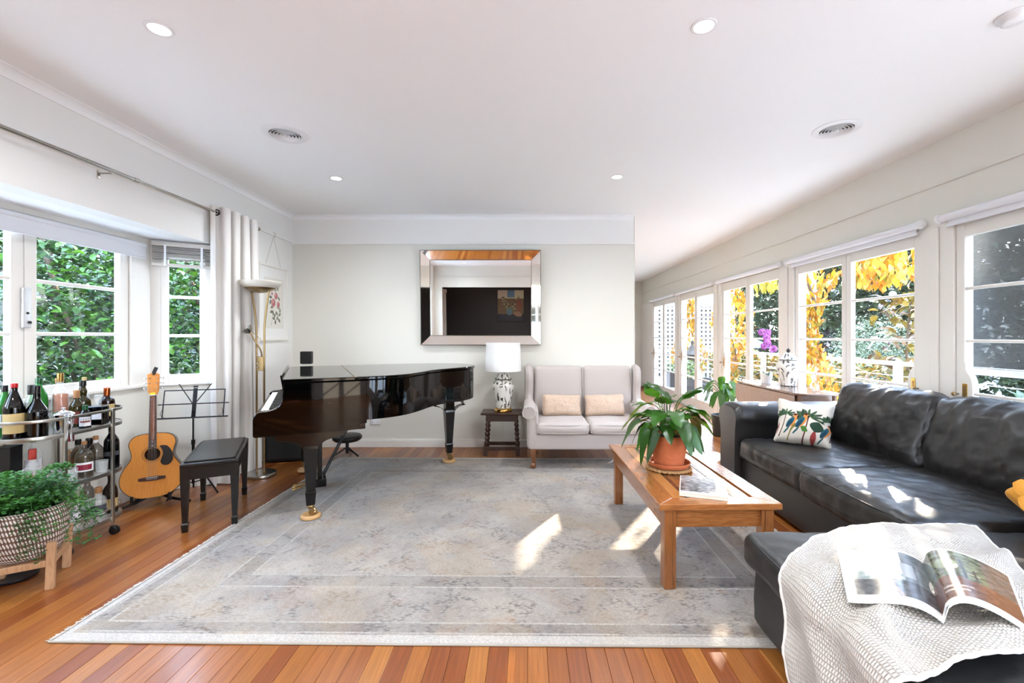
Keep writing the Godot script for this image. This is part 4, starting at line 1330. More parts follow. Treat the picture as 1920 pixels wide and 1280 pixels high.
func throw_blanket() -> void:
	var waffle := Image.create(64, 64, false, Image.FORMAT_RF)
	for y in 64:
		for x in 64:
			var yy := (y + (16 if x >= 32 else 0)) % 32
			var u := absf((x % 32) / 16.0 - 1.0)
			var v := absf(yy / 16.0 - 1.0)
			waffle.set_pixel(x, y, Color(1.0 - pow(maxf(u, v), 4.0), 0, 0))
	var m := mat("chenille", Color(0.815, 0.785, 0.745), 0.95)
	m.rim_enabled = true
	m.rim = 0.7
	bump(m, ImageTexture.create_from_image(waffle), 0.6)
	m.uv1_scale = Vector3(56, 32, 1)
	var fr := V2([2.06, 2.08, 1.88, 2.10, 1.70, 2.11, 1.50, 2.09, 1.25, 1.97, 1.03, 1.79, 0.86, 1.67, 0.66, 1.58, 0.47, 1.53])
	var nr := V2([1.76, 1.56, 1.68, 1.44, 1.52, 1.32, 1.34, 1.23, 1.14, 1.19, 1.01, 1.17, 0.86, 1.18, 0.66, 1.20, 0.47, 1.23])
	var fold := noise(0.012, 3, FastNoiseLite.TYPE_SIMPLEX_SMOOTH, 81)
	var b := thing("throw_blanket", "cream waffle knit throw draped over the sofa chaise to the floor", "blanket", P(1.2, 0.43, 1.5))
	var o := P(1.2, 0.43, 1.5)
	put(MB.new().grid(170, 90, func(u: float, v: float) -> Vector3:
		return blanket_at(u, 1.0 - v, fr, nr, fold) - o).mesh(), "cloth", m, b)
	var hm := mat("chenille_hem", Color(0.84, 0.815, 0.78), 0.95)
	hm.rim_enabled = true
	hm.rim = 0.7
	for e in 2:
		var pts := []
		for i in 90:
			var q := blanket_at(i / 89.0, float(e), fr, nr, fold) - o
			pts.append(q + Vector3(0, -0.004, 0))
		var rr := []
		for i in 90:
			rr.append(0.0065 + 0.001 * sin(i * 2.1))
		put(MB.new().tube(pts, rr, 8).mesh(), "hem", hm, b)
	var pts2 := []
	for i in 40:
		pts2.append(blanket_at(0.0, i / 39.0, fr, nr, fold) - o + Vector3(0, -0.004, 0))
	put(MB.new().tube(pts2, 0.0065, 8).mesh(), "hem", hm, b)

func page_picture(kind: int) -> ImageTexture:
	var im := print_canvas(300, 400, Color(0.90, 0.90, 0.89))
	var nz := noise(0.02, 4, FastNoiseLite.TYPE_SIMPLEX_SMOOTH, 90 + kind)
	for y in 400:
		for x in 300:
			var v := nz.get_noise_2d(x, y * 1.4)
			if kind == 0 and x > 34 and y > 14 and y < 366:
				var c := Color(0.46, 0.52, 0.52).lerp(Color(0.66, 0.70, 0.69), clampf(0.5 + v * 1.6, 0, 1))
				if y > 250:
					c = Color(0.27, 0.28, 0.29).lerp(Color(0.36, 0.37, 0.38), clampf(0.5 + v * 2.0, 0, 1))
				if x > 210:
					c = c.lerp(Color(0.33, 0.33, 0.36), 0.6)
				im.set_pixel(x, y, c)
			elif kind == 1 and y > 10 and y < 378 and x < 288:
				var c := Color(0.29, 0.30, 0.24).lerp(Color(0.40, 0.42, 0.34), clampf(0.5 + v * 2.0, 0, 1))
				if y > 245:
					c = Color(0.37, 0.25, 0.20).lerp(Color(0.42, 0.30, 0.24), clampf(0.5 + v * 2.0, 0, 1))
				if x > 190 and y < 245:
					c = Color(0.33, 0.31, 0.29).lerp(Color(0.42, 0.38, 0.35), clampf(0.5 + v * 2.0, 0, 1))
				im.set_pixel(x, y, c)
	if kind == 0:
		im.fill_rect(Rect2i(34, 58, 84, 16), Color(0.84, 0.86, 0.86))
		im.fill_rect(Rect2i(2, 46, 40, 7), Color(0.45, 0.46, 0.47))
		im.fill_rect(Rect2i(2, 80, 60, 6), Color(0.42, 0.43, 0.44))
		im.fill_rect(Rect2i(128, 14, 84, 190), Color(0.80, 0.81, 0.80))
		for k in 7:
			im.fill_rect(Rect2i(136 + (k % 2) * 34, 28 + 24 * k, 22, 14), Color(0.55, 0.56, 0.56))
		im.fill_rect(Rect2i(205, 110, 44, 110), Color(0.62, 0.63, 0.64))
		dab(im, Vector2(150, 268), 30, 8, 0, Color(0.58, 0.42, 0.34))
		stroke(im, [Vector2(140, 272), Vector2(134, 310), Vector2(128, 332)], 5, 3, Color(0.52, 0.37, 0.30))
		stroke(im, [Vector2(158, 272), Vector2(172, 320), Vector2(188, 358)], 5, 4, Color(0.56, 0.40, 0.33))
	else:
		dab(im, Vector2(60, 130), 44, 40, 0, Color(0.46, 0.50, 0.40))
		dab(im, Vector2(90, 150), 10, 22, 0.3, Color(0.62, 0.62, 0.56))
		im.fill_rect(Rect2i(110, 80, 12, 160), Color(0.20, 0.20, 0.18))
		im.fill_rect(Rect2i(124, 190, 46, 6), Color(0.60, 0.56, 0.50))
		im.fill_rect(Rect2i(150, 150, 8, 90), Color(0.22, 0.21, 0.19))
		dab(im, Vector2(52, 238), 60, 10, 0, Color(0.42, 0.30, 0.24))
	return ImageTexture.create_from_image(im)

func open_magazine() -> void:
	var mg := thing("magazine", "open magazine with interior photographs lying on the throw", "magazine", P(1.27, 0.49, 1.56))
	var o := P(1.27, 0.49, 1.56)
	var tl := P(1.215, 0.512, 1.775)
	var bl := P(1.030, 0.508, 1.455)
	var st := P(1.475, 0.522, 1.690)
	var sb := P(1.255, 0.508, 1.365)
	var tr := P(1.660, 0.522, 1.555)
	var br := P(1.440, 0.502, 1.290)
	var left := func(a: float, b: float) -> Vector3:
		var p := bl.lerp(sb, a).lerp(tl.lerp(st, a), b)
		return p + Vector3(0, 0.024 * sin(PI * pow(a, 1.5)) - 0.012 * pow(a, 8.0), 0) - o
	var right := func(a: float, b: float) -> Vector3:
		var p := sb.lerp(br, a).lerp(st.lerp(tr, a), b)
		return p + Vector3(0, 0.070 * pow(sin(PI * pow(a, 0.55)), 0.8) * (1.0 - 0.15 * b) - 0.012 * (1.0 - a) * (1.0 - a), 0) - o
	var gloss := func(k: int) -> StandardMaterial3D:
		var m := mat("magazine_page_%d" % k, Color.WHITE, 0.2)
		m.albedo_texture = page_picture(k)
		m.texture_repeat = false
		m.cull_mode = BaseMaterial3D.CULL_DISABLED
		return m
	put(MB.new().grid(24, 10, left).mesh(), "page", gloss.call(0), mg)
	put(MB.new().grid(28, 10, right).mesh(), "page", gloss.call(1), mg)
	# the stack of pages below, edge on
	var pm := mat("magazine_paper", Color(0.86, 0.86, 0.85), 0.6)
	for side in 2:
		var f: Callable = left if side == 0 else right
		var mb := MB.new()
		for k in [0.004, 0.008, 0.012]:
			mb.grid(16, 3, func(a: float, b: float) -> Vector3: return f.call(a, b) - Vector3(0, k, 0))
		put(mb.mesh(), "page_block", pm, mg)
		put(MB.new().grid(16, 1, func(a: float, b: float) -> Vector3: return f.call(a, 0.0) - Vector3(0, 0.012 * (1.0 - b), 0)).mesh(), "page_edge", pm, mg)
	# caption set in the brown area of the right page
	var white := mat("caption_white", Color(0.90, 0.87, 0.84), 0.5)
	for row in 2:
		var tm := TextMesh.new()
		var sf := SystemFont.new()
		sf.font_names = PackedStringArray(["Droid Serif"])
		tm.font = sf
		tm.text = ["natural materials,", "smooth, tactile"][row]
		tm.font_size = 32
		tm.pixel_size = 0.001
		tm.depth = 0.0
		tm.horizontal_alignment = HORIZONTAL_ALIGNMENT_LEFT
		var ar := tm.get_mesh_arrays()
		var vs: PackedVector3Array = ar[Mesh.ARRAY_VERTEX]
		var mb := MB.new()
		for q in vs:
			var a := 0.07 + q.x * 1.35
			var b := 0.235 - row * 0.065 + q.y * 1.5
			mb.v.append(right.call(clampf(a, 0.0, 1.0), clampf(b, 0.0, 1.0)) + Vector3(0, 0.0012, 0))
			mb.n.append(Vector3.UP)
			mb.uv.append(Vector2.ZERO)
		if ar[Mesh.ARRAY_INDEX] != null:
			mb.ix = ar[Mesh.ARRAY_INDEX]
		else:
			mb.ix = PackedInt32Array(range(vs.size()))
		put(mb.mesh(), "caption", white, mg)

# one leaf on its stalk, rising from the origin and arching out along +x
func leaf_mesh(reach: float, rise: float, droop: float, length: float, width: float, stalk := 0.004, vfold := 0.25) -> ArrayMesh:
	var a := Vector3(0, 0, 0)
	var b := Vector3(reach * 0.35, rise * 0.75, 0)
	var c := Vector3(reach, rise, 0)
	var dirv := Vector3(1.0, -droop, 0).normalized()
	var e := c + dirv * length * 0.5 + Vector3(0, length * 0.06, 0)
	var t := c + dirv * length + Vector3(0, -droop * length * 0.25, 0)
	var mb := MB.new()
	mb.tube(curve([a, b, c], 4), stalk, 5, false)
	var mid := curve([c, e, t], 5)
	var k := mid.size() - 1
	mb.grid(4, k, func(u: float, v: float) -> Vector3:
		var w := width * pow(sin(PI * clampf(pow(v, 0.75), 0.0, 1.0)), 0.8) * 0.5
		var s := (u - 0.5) * 2.0
		return mid[int(round(v * k))] + Vector3(0, absf(s) * w * vfold + 0.004 * sin(v * 14.0) * s, s * w))
	return mb.mesh()

func coffee_table_set() -> void:
	wood("blackwood", [Color(0.50, 0.30, 0.15), Color(0.66, 0.42, 0.22), Color(0.55, 0.33, 0.17), Color(0.72, 0.48, 0.26)], Vector3(9, 9, 0.7), 0.22, 41, 0.6)
	wood("blackwood_across", [Color(0.50, 0.30, 0.15), Color(0.66, 0.42, 0.22), Color(0.55, 0.33, 0.17), Color(0.72, 0.48, 0.26)], Vector3(0.7, 9, 9), 0.22, 42, 0.6)
	wood("blackwood_light", [Color(0.64, 0.42, 0.22), Color(0.74, 0.51, 0.28), Color(0.68, 0.45, 0.24)], Vector3(9, 9, 0.7), 0.22, 43, 0.6)
	wood("blackwood_dark", [Color(0.27, 0.15, 0.08), Color(0.38, 0.22, 0.12), Color(0.30, 0.17, 0.09)], Vector3(9, 9, 0.7), 0.22, 44, 0.6)
	wood("blackwood_up", [Color(0.46, 0.27, 0.14), Color(0.60, 0.37, 0.19), Color(0.50, 0.30, 0.16)], Vector3(9, 0.7, 9), 0.3, 45, 0.4)
	var t := thing("coffee_table", "rectangular brown timber coffee table with an inset plank top", "table", P(1.005, 0, 3.035), 0.02)
	var w := 0.325
	var l := 0.66
	var y0 := 0.437
	var y1 := 0.470
	var fr := 0.105
	# mitred border
	put(MB.new().prism(V2([-w, -l, w, -l, w - fr, -l + fr, -w + fr, -l + fr]), y0, y1, Transform3D(), 0.003).mesh(), "border_board", M["blackwood_across"], t)
	put(MB.new().prism(V2([-w, l, w, l, w - fr, l - fr, -w + fr, l - fr]), y0, y1, Transform3D(), 0.003).mesh(), "border_board", M["blackwood_across"], t)
	put(MB.new().prism(V2([-w, -l, -w, l, -w + fr, l - fr, -w + fr, -l + fr]), y0, y1, Transform3D(), 0.003).mesh(), "border_board", M["blackwood"], t)
	put(MB.new().prism(V2([w, -l, w, l, w - fr, l - fr, w - fr, -l + fr]), y0, y1, Transform3D(), 0.003).mesh(), "border_board", M["blackwood"], t)
	# inset planks, light and dark in turn
	var x := -w + fr + 0.002
	for s in [[0.070, "blackwood_light"], [0.022, "blackwood_dark"], [0.085, "blackwood"], [0.070, "blackwood_light"], [0.085, "blackwood"], [0.022, "blackwood_dark"], [0.070, "blackwood_light"]]:
		var sw: float = s[0]
		put(boxm(Vector3(x + sw / 2, y1 - 0.016, 0), Vector3(sw - 0.002, 0.026, 2 * (l - fr) - 0.004), 0.002), "inset_plank", M[s[1]], t)
		x += sw
	for e in [-1, 1]:
		put(boxm(Vector3(0, 0.385, e * (l - 0.055)), Vector3(0.50, 0.105, 0.022), 0.003), "apron", M["blackwood_across"], t)
		put(boxm(Vector3(e * (w - 0.045), 0.385, 0), Vector3(0.022, 0.105, 1.16), 0.003), "apron", M["blackwood"], t)
		for f in [-1, 1]:
			var leg := put(boxm(Vector3(e * (w - 0.055), 0.2245, f * (l - 0.055)), Vector3(0.045, 0.423, 0.070), 0.004), "leg", M["blackwood_up"], t)
			put(boxm(Vector3(e * (w - 0.055) - e * 0.032, 0.2245, f * (l - 0.055)), Vector3(0.020, 0.423, 0.058), 0.003), "leg_facing", M["blackwood_up"], leg)
	# trivet, saucer, pot, plant
	var at := P(0.945, 0.470, 3.02)
	var tv := thing("woven_trivet", "round woven straw trivet under the terracotta saucer", "trivet", at)
	var sp := []
	for i in 161:
		var a := TAU * i / 22.0
		sp.append(Vector3((0.136 - 0.0165 * a / TAU) * cos(a), 0.008, (0.136 - 0.0165 * a / TAU) * sin(a)))
	put(tubem(sp, 0.0082, 6), "coil", mat("straw", Color(0.72, 0.55, 0.36), 0.85), tv)
	var rim := []
	for i in 121:
		var a := TAU * i / 120.0
		rim.append(Vector3((0.140 + 0.003 * cos(i * 1.57)) * cos(a), 0.010 + 0.003 * sin(i * 1.57), (0.140 + 0.003 * cos(i * 1.57)) * sin(a)))
	put(tubem(rim, 0.0075, 6), "plaited_edge", M["straw"], tv)
	var tc := mat("terracotta", Color(1, 1, 1), 0.8)
	tc.albedo_texture = noise_tex(0.02, 4, [Color(0.70, 0.36, 0.20), Color(0.78, 0.43, 0.26), Color(0.73, 0.39, 0.23)], 256, 47)
	triplanar(tc, Vector3(3, 3, 3))
	var sc := thing("pot_saucer", "shallow terracotta saucer under the peace lily pot", "saucer", at + Vector3(0, 0.0175, 0))
	put(lathem(V2([0, 0, 0.110, 0, 0.126, 0.006, 0.138, 0.030, 0.137, 0.034, 0.130, 0.034, 0.120, 0.012, 0, 0.008]), 36), "dish", tc, sc)
	var pp := thing("peace_lily", "leafy green peace lily in a terracotta pot on the coffee table", "plant", at + Vector3(0, 0.0265, 0))
	var pot := put(lathem(V2([0, 0, 0.090, 0, 0.094, 0.004, 0.117, 0.150, 0.118, 0.153, 0.124, 0.156, 0.127, 0.200, 0.125, 0.204, 0.115, 0.204, 0.112, 0.185, 0.0, 0.180]), 36), "pot", tc, pp)
	put(lathem(V2([0, 0.186, 0.11, 0.184, 0.11, 0.180, 0, 0.180]), 20), "soil", mat("soil", Color(0.10, 0.075, 0.055), 0.95), pot)
	var gl := []
	for i in 4:
		gl.append(leafm("lily_leaf_%d" % i, [Color(0.13, 0.27, 0.08), Color(0.17, 0.34, 0.10), Color(0.21, 0.40, 0.11), Color(0.30, 0.50, 0.14)][i], Color(0.22, 0.40, 0.06), 0.35))
	var lm := []
	for i in 7:
		lm.append(leaf_mesh([0.08, 0.11, 0.13, 0.06, 0.10, 0.12, 0.04][i], [0.16, 0.13, 0.10, 0.20, 0.09, 0.06, 0.24][i], [0.3, 0.7, 1.2, 0.0, 1.6, 2.4, -0.4][i], [0.16, 0.17, 0.16, 0.14, 0.14, 0.13, 0.14][i], [0.080, 0.086, 0.078, 0.074, 0.066, 0.062, 0.078][i], 0.0026))
	var r2 := RandomNumberGenerator.new()
	r2.seed = 5
	for i in 66:
		var q := put(lm[i % 7], "leaf", gl[0 if i % 3 == 0 else (r2.randi() % 4 if i % 5 == 0 else 1)], pp)
		var a := i * 2.399 + r2.randf_range(-0.3, 0.3)
		var s := r2.randf_range(0.8, 1.25)
		q.transform = Transform3D(Basis(Vector3.UP, a) * Basis(Vector3.RIGHT, r2.randf_range(-0.3, 0.3)) * Basis().scaled(Vector3(s, s * 0.95, s)), Vector3(0.03 * cos(a), 0.185, -0.03 * sin(a)))
	# two big upright blades catching the sun on the right
	for k in [[-0.05, 0.20, 0.115, 0.14, 2], [0.3, 0.17, 0.10, 0.12, 3], [2.4, 0.20, 0.09, 0.16, 3]]:
		var q := put(leaf_mesh(0.10, k[3] + 0.06, 0.55, k[1] + 0.03, k[2], 0.003), "leaf", gl[k[4]], pp)
		q.transform = Transform3D(Basis(Vector3.UP, k[0]), Vector3(0, 0.185, 0))
	# book on the table
	var bk := thing("photo_book", "flat paperback book with a landscape photo cover on the coffee table", "book", P(1.012, 0.471, 2.612), -0.34)
	var cov := print_canvas(256, 336, Color(0.86, 0.85, 0.81))
	var cn := noise(0.02, 5, FastNoiseLite.TYPE_SIMPLEX_SMOOTH, 51)
	for y in range(10, 300):
		for xx in range(6, 200):
			var v := clampf(0.5 + cn.get_noise_2d(xx, y * 2.2) * 1.3 + (0.25 if y < 110 else -0.12), 0, 1)
			cov.set_pixel(xx, y, Color(0.22, 0.19, 0.18).lerp(Color(0.72, 0.68, 0.66), v))
	var cm := mat("book_cover", Color.WHITE, 0.3)
	cm.albedo_texture = ImageTexture.create_from_image(cov)
	cm.texture_repeat = false
	put(boxm(Vector3(0, 0.0105, 0), Vector3(0.246, 0.015, 0.326)), "pages", mat("book_pages", Color(0.87, 0.84, 0.77), 0.8), bk)
	put(MB.new().grid(2, 2, func(a: float, b: float) -> Vector3: return Vector3((a - 0.5) * 0.25, 0.0195, (0.5 - b) * 0.33)).mesh(), "cover_print", cm, bk)
	put(boxm(Vector3(0, 0.0185, 0), Vector3(0.25, 0.0015, 0.33)), "front_cover", M["book_pages"], bk)
	put(boxm(Vector3(0, 0.0015, 0), Vector3(0.25, 0.003, 0.33)), "back_cover", M["book_pages"], bk)

func sprig_texture(sd: int, col: Color) -> ImageTexture:
	var im := print_canvas(640, 320, Color(0.90, 0.885, 0.85))
	var r := RandomNumberGenerator.new()
	r.seed = sd
	for k in 46:
		var p := Vector2(fmod(k * 137.0, 640.0), r.randf_range(20, 305))
		var a := r.randf_range(-0.9, 0.9) + (PI if k % 2 else 0.0)
		var c1 := p + Vector2(cos(a), sin(a)) * 26
		var e := c1 + Vector2(cos(a + 0.5), sin(a + 0.5)) * 26
		stroke(im, [p, c1, e], 2.2, 1.2, col)
		for q in 13:
			var m := p.lerp(c1, q / 6.0) if q < 6 else c1.lerp(e, (q - 6) / 6.0)
			var la := a + (0.9 if q % 2 else -0.9)
			dab(im, m + Vector2(cos(la), sin(la)) * 7, 8, 3.0, la, col.lerp(Color(0.45, 0.40, 0.34), r.randf() * 0.5), 0.7)
		for q in 5:
			dab(im, p + Vector2(cos(q * 1.257), sin(q * 1.257)) * 5, 4, 3.4, q * 1.257, col.lerp(Color(0.55, 0.48, 0.40), 0.35))
	return ImageTexture.create_from_image(im)

func wall_mirror() -> void:
	# bevelled mirror hung on the back wall, leaning forward a little
	var m := thing("wall_mirror", "large wall mirror in a wide silvered glass frame above the lamp", "mirror", P(-0.556, 1.247, 5.495))
	m.rotation.x = 0.040
	var w := 0.72
	var h := 1.13
	var b := 0.112
	put(boxm(Vector3(0, h / 2, -0.004), Vector3(2 * w - 0.01, h - 0.01, 0.02)), "backing", M["black_plastic"], m)
	var zi := 0.020
	var zo := 0.044
	var q := [Vector3(-w, 0, zo), Vector3(w, 0, zo), Vector3(w, h, zo), Vector3(-w, h, zo)]
	var i4 := [Vector3(-w + b, b, zi), Vector3(w - b, b, zi), Vector3(w - b, h - b, zi), Vector3(-w + b, h - b, zi)]
	for k in 4:
		var mb := MB.new()
		var k2 := (k + 1) % 4
		mb.quad(q[k], q[k2], i4[k2], i4[k])
		mb.quad(q[k2], q[k], q[k] * Vector3(1, 1, 0) + Vector3(0, 0, 0.004), q[k2] * Vector3(1, 1, 0) + Vector3(0, 0, 0.004))
		put(mb.mesh(), "bevelled_strip", M["mirror_bevel"], m)
		put(rodm(i4[k] + Vector3(0, 0, 0.001), i4[k2] + Vector3(0, 0, 0.001), 0.004, 6), "bead", M["aged_silver"], m)
		put(rodm(q[k], q[k2], 0.004, 6), "bead", M["aged_silver"], m)
		put(rodm(q[k], i4[k], 0.0018, 6), "mitre_joint", M["aged_silver"], m)
	var mb := MB.new()
	mb.quad(i4[0], i4[1], i4[2], i4[3])
	put(mb.mesh(), "glass", M["mirror_glass"], m)

func back_wall_things() -> void:
	mat("aged_silver", Color(0.50, 0.48, 0.44), 0.3, 1.0)
	wall_mirror()
	# dark stool with turned legs carrying the lamp
	var dw := wood("dark_oak", [Color(0.16, 0.085, 0.055), Color(0.25, 0.14, 0.09), Color(0.19, 0.105, 0.07)], Vector3(3, 10, 10), 0.4, 52, 0.2)
	var at := P(-0.285, 0, 5.23)
	var st := thing("side_stool", "small dark oak side table with bobbin turned legs under the lamp", "table", at)
	put(MB.new().prism(V2([-0.235, -0.155, 0.235, -0.155, 0.235, 0.155, -0.235, 0.155]), 0.462, 0.487, Transform3D(), 0.008).mesh(), "top", dw, st)
	for e in [-1, 1]:
		put(boxm(Vector3(0, 0.425, e * 0.11), Vector3(0.33, 0.075, 0.018), 0.003), "apron", dw, st)
		put(boxm(Vector3(e * 0.172, 0.425, 0), Vector3(0.018, 0.075, 0.20), 0.003), "apron", dw, st)
		put(boxm(Vector3(0, 0.085, e * 0.125), Vector3(0.36, 0.040, 0.026), 0.004), "stretcher", dw, st)
		put(boxm(Vector3(e * 0.192, 0.085, 0), Vector3(0.026, 0.040, 0.22), 0.004), "stretcher", dw, st)
		for f in [-1, 1]:
			var prof := V2([0.0, 0.112, 0.020, 0.112])
			for i in 5:
				var y := 0.125 + 0.052 * i
				prof.append_array(V2([0.013, y - 0.006, 0.021, y + 0.008, 0.0235, y + 0.020, 0.021, y + 0.032, 0.013, y + 0.044]))
			prof.append_array(V2([0.020, 0.392, 0.0, 0.392]))
			var leg := put(lathem(prof, 14), "leg", dw, st)
			leg.position = Vector3(e * 0.182, 0, f * 0.118)
			leg.basis = Basis(Vector3(0, 0, 1), e * 0.055) * Basis(Vector3.RIGHT, -f * 0.04)
			put(boxm(Vector3(0, 0.056, 0), Vector3(0.044, 0.112, 0.044), 0.003), "leg_block", dw, leg)
			put(boxm(Vector3(0, 0.427, 0), Vector3(0.042, 0.07, 0.042), 0.003), "leg_block", dw, leg)
	# ginger jar lamp
	var jar := mat("sprig_porcelain", Color.WHITE, 0.14)
	jar.albedo_texture = sprig_texture(3, Color(0.17, 0.14, 0.10))
	var lp := thing("table_lamp", "ginger jar table lamp with leafy sprigs and a white drum shade", "lamp", at + Vector3(0.012, 0.487, 0.01))
	put(lathem(V2([0, 0, 0.100, 0, 0.104, 0.004, 0.104, 0.020, 0.096, 0.024, 0.094, 0.042, 0, 0.042]), 32), "base", M["brass"], lp)
	put(MB.new().lathe(curve(V2([0.086, 0.042, 0.088, 0.07, 0.094, 0.14, 0.108, 0.21, 0.124, 0.275, 0.122, 0.32, 0.098, 0.357, 0.082, 0.365]), 5), 40, Transform3D(), Vector2(2, 1)).mesh(), "jar", jar, lp)
	put(MB.new().lathe(curve(V2([0.086, 0.368, 0.095, 0.374, 0.093, 0.385, 0.080, 0.398, 0.066, 0.425, 0.040, 0.440, 0.012, 0.446]), 4), 36, Transform3D(), Vector2(2, 0.3)).mesh(), "jar_lid", jar, lp)
	put(lathem(V2([0.094, 0.366, 0.097, 0.370, 0.094, 0.374]), 32), "gilt_band", M["black_plastic"], lp)
	put(rodm(Vector3(0, 0.44, 0), Vector3(0, 0.70, 0), 0.006, 8), "stem", M["brass"], lp)
	var sh := leafm("lamp_linen", Color(0.94, 0.94, 0.93), Color(0.5, 0.5, 0.48), 0.9)
	put(lathem(V2([0.205, 0.465, 0.207, 0.463, 0.209, 0.465, 0.196, 0.785, 0.194, 0.787, 0.192, 0.785, 0.205, 0.465]), 48), "shade", sh, lp)
	for k in 3:
		var a := TAU * k / 3
		put(rodm(Vector3(0, 0.70, 0), Vector3(0.195 * cos(a), 0.76, 0.195 * sin(a)), 0.002, 5), "shade_spider", M["brass"], lp)
	# wall socket below the piano
	var so := thing("power_outlet", "white double power outlet low on the back wall under the piano", "outlet", P(-1.845, 0.315, DB))
	put(boxm(Vector3(0, 0, 0.006), Vector3(0.115, 0.072, 0.012), 0.004), "plate", M["white_plastic"], so)
	for e in [-1, 1]:
		put(boxm(Vector3(e * 0.030, 0.020, 0.0135), Vector3(0.012, 0.018, 0.005), 0.002), "switch", M["white_plastic"], so)
		for k in 3:
			put(boxm(Vector3(e * 0.032 + [-0.007, 0.007, 0.0][k], [-0.008, -0.008, -0.020][k], 0.0125), Vector3(0.0022, 0.008, 0.001), 0.0, Basis(Vector3(0, 0, 1), [0.5, -0.5, 0.0][k])), "slot", M["black_plastic"], so)
	drop_leaf_set()
	rear_picture()

func drop_leaf_set() -> void:
	var tw := wood("walnut", [Color(0.42, 0.31, 0.24), Color(0.53, 0.40, 0.32), Color(0.46, 0.34, 0.27)], Vector3(8, 8, 1.0), 0.25, 55, 0.5)
	var up := wood("walnut_leaf", [Color(0.55, 0.43, 0.35), Color(0.63, 0.51, 0.43), Color(0.58, 0.46, 0.38)], Vector3(3, 3, 2.0), 0.35, 56)
	var o := P(2.80, 0, 4.98)
	var t := thing("drop_leaf_table", "brown drop leaf table with its leaf hanging behind the sofa arm", "table", o)
	put(MB.new().prism(V2([-0.215, 0.60, -0.14, 0.665, 0.215, 0.665, 0.215, -0.665, -0.14, -0.665, -0.215, -0.60]), 0.780, 0.800, Transform3D(), 0.004).mesh(), "top", tw, t)
	var lf := []
	for q in curve(V2([-0.60, 0.775, -0.60, 0.62, -0.50, 0.52, -0.25, 0.46, 0.0, 0.445, 0.25, 0.46, 0.50, 0.52, 0.60, 0.62, 0.60, 0.775]), 4):
		lf.append(Vector2(-q.x, q.y))
	put(MB.new().prism(lf, -0.009, 0.009, Transform3D(Basis(Vector3(0, 0, 1), Vector3(1, 0, 0), Vector3(0, 1, 0)), Vector3(-0.222, 0, 0)), 0.002).mesh(), "drop_leaf", up, t)
	for e in [-1, 1]:
		put(boxm(Vector3(0, 0.725, e * 0.60), Vector3(0.34, 0.11, 0.02), 0.003), "apron", tw, t)
		put(boxm(Vector3(e * 0.165, 0.725, 0), Vector3(0.02, 0.11, 1.18), 0.003), "apron", tw, t)
		for f in [-1, 1]:
			put(MB.new().tube([Vector3(e * 0.165, 0.78, f * 0.60), Vector3(e * 0.165, 0.66, f * 0.60), Vector3(e * 0.165, 0.0, f * 0.60)], [0.026, 0.026, 0.017], 10).mesh(), "leg", tw, t)
	var jar := mat("sprig_porcelain_dark", Color.WHITE, 0.14)
	jar.albedo_texture = sprig_texture(9, Color(0.14, 0.13, 0.14))
	var g := thing("ginger_jar", "white lidded ginger jar with dark sprigs on the drop leaf table", "jar", P(2.895, 0.800, 5.02))
	put(MB.new().lathe(curve(V2([0.0, 0.0, 0.074, 0.0, 0.078, 0.006, 0.080, 0.03, 0.092, 0.10, 0.114, 0.17, 0.122, 0.215, 0.112, 0.255, 0.080, 0.285]), 5), 40, Transform3D(), Vector2(2, 1)).mesh(), "body", jar, g)
	put(MB.new().lathe(curve(V2([0.084, 0.288, 0.094, 0.292, 0.092, 0.302, 0.076, 0.322, 0.050, 0.352, 0.018, 0.366]), 4), 36, Transform3D(), Vector2(2, 0.3)).mesh(), "lid", jar, g)
	put(lathem(V2([0.010, 0.362, 0.008, 0.372, 0.020, 0.384, 0.020, 0.396, 0.008, 0.412, 0, 0.416]), 16), "knob", M["black_plastic"], g)
	put(lathem(V2([0, -0.0, 0.080, 0.0, 0.081, 0.006, 0.076, 0.010]), 32), "foot_ring", M["black_plastic"], g)
	put(lathem(V2([0.090, 0.285, 0.095, 0.288, 0.090, 0.291]), 32), "lid_band", M["black_plastic"], g)
	# orchid
	var oc := thing("orchid", "pink moth orchid in a stepped white pot beside the ginger jar", "plant", P(2.80, 0.800, 5.30))
	var pot := put(lathem(V2([0, 0, 0.052, 0, 0.054, 0.003, 0.057, 0.055, 0.062, 0.057, 0.066, 0.118, 0.064, 0.120, 0.058, 0.118, 0.056, 0.10, 0, 0.098]), 28), "pot", M["white_plastic"], oc)
	put(lathem(V2([0, 0.104, 0.056, 0.102, 0.056, 0.098, 0, 0.098]), 18), "bark", M["soil"], pot)
	var og := leafm("orchid_leaf", Color(0.16, 0.30, 0.11), Color(0.12, 0.22, 0.05), 0.3)
	for k in 4:
		var q := put(leaf_mesh(0.012, 0.03, 0.25, 0.11, 0.055, 0.004), "leaf", og, oc)
		q.transform = Transform3D(Basis(Vector3.UP, [2.7, -0.3, 1.3, -1.9][k]), Vector3(0, 0.10, 0))
	var stem := curve([Vector3(0, 0.10, 0), Vector3(0.008, 0.25, 0.0), Vector3(0.0, 0.40, 0.01), Vector3(-0.02, 0.52, 0.02), Vector3(-0.055, 0.60, 0.03)], 5)
	put(tubem(stem, 0.0035, 6), "flower_stem", mat("orchid_stem", Color(0.17, 0.16, 0.10), 0.5), oc)
	var pet := leafm("orchid_petal", Color(0.62, 0.33, 0.60), Color(0.20, 0.08, 0.19), 0.5)
	var lip := mat("orchid_lip", Color(0.50, 0.12, 0.36), 0.5)
	var pm := MB.new().grid(5, 5, func(a: float, b: float) -> Vector3:
		var w := 0.026 * pow(sin(PI * clampf(0.08 + 0.87 * b, 0, 1)), 0.7)
		return Vector3((a - 0.5) * 2 * w, b * 0.042, 0.008 * sin(PI * b) - 0.005 * pow(2 * a - 1, 2))).mesh()
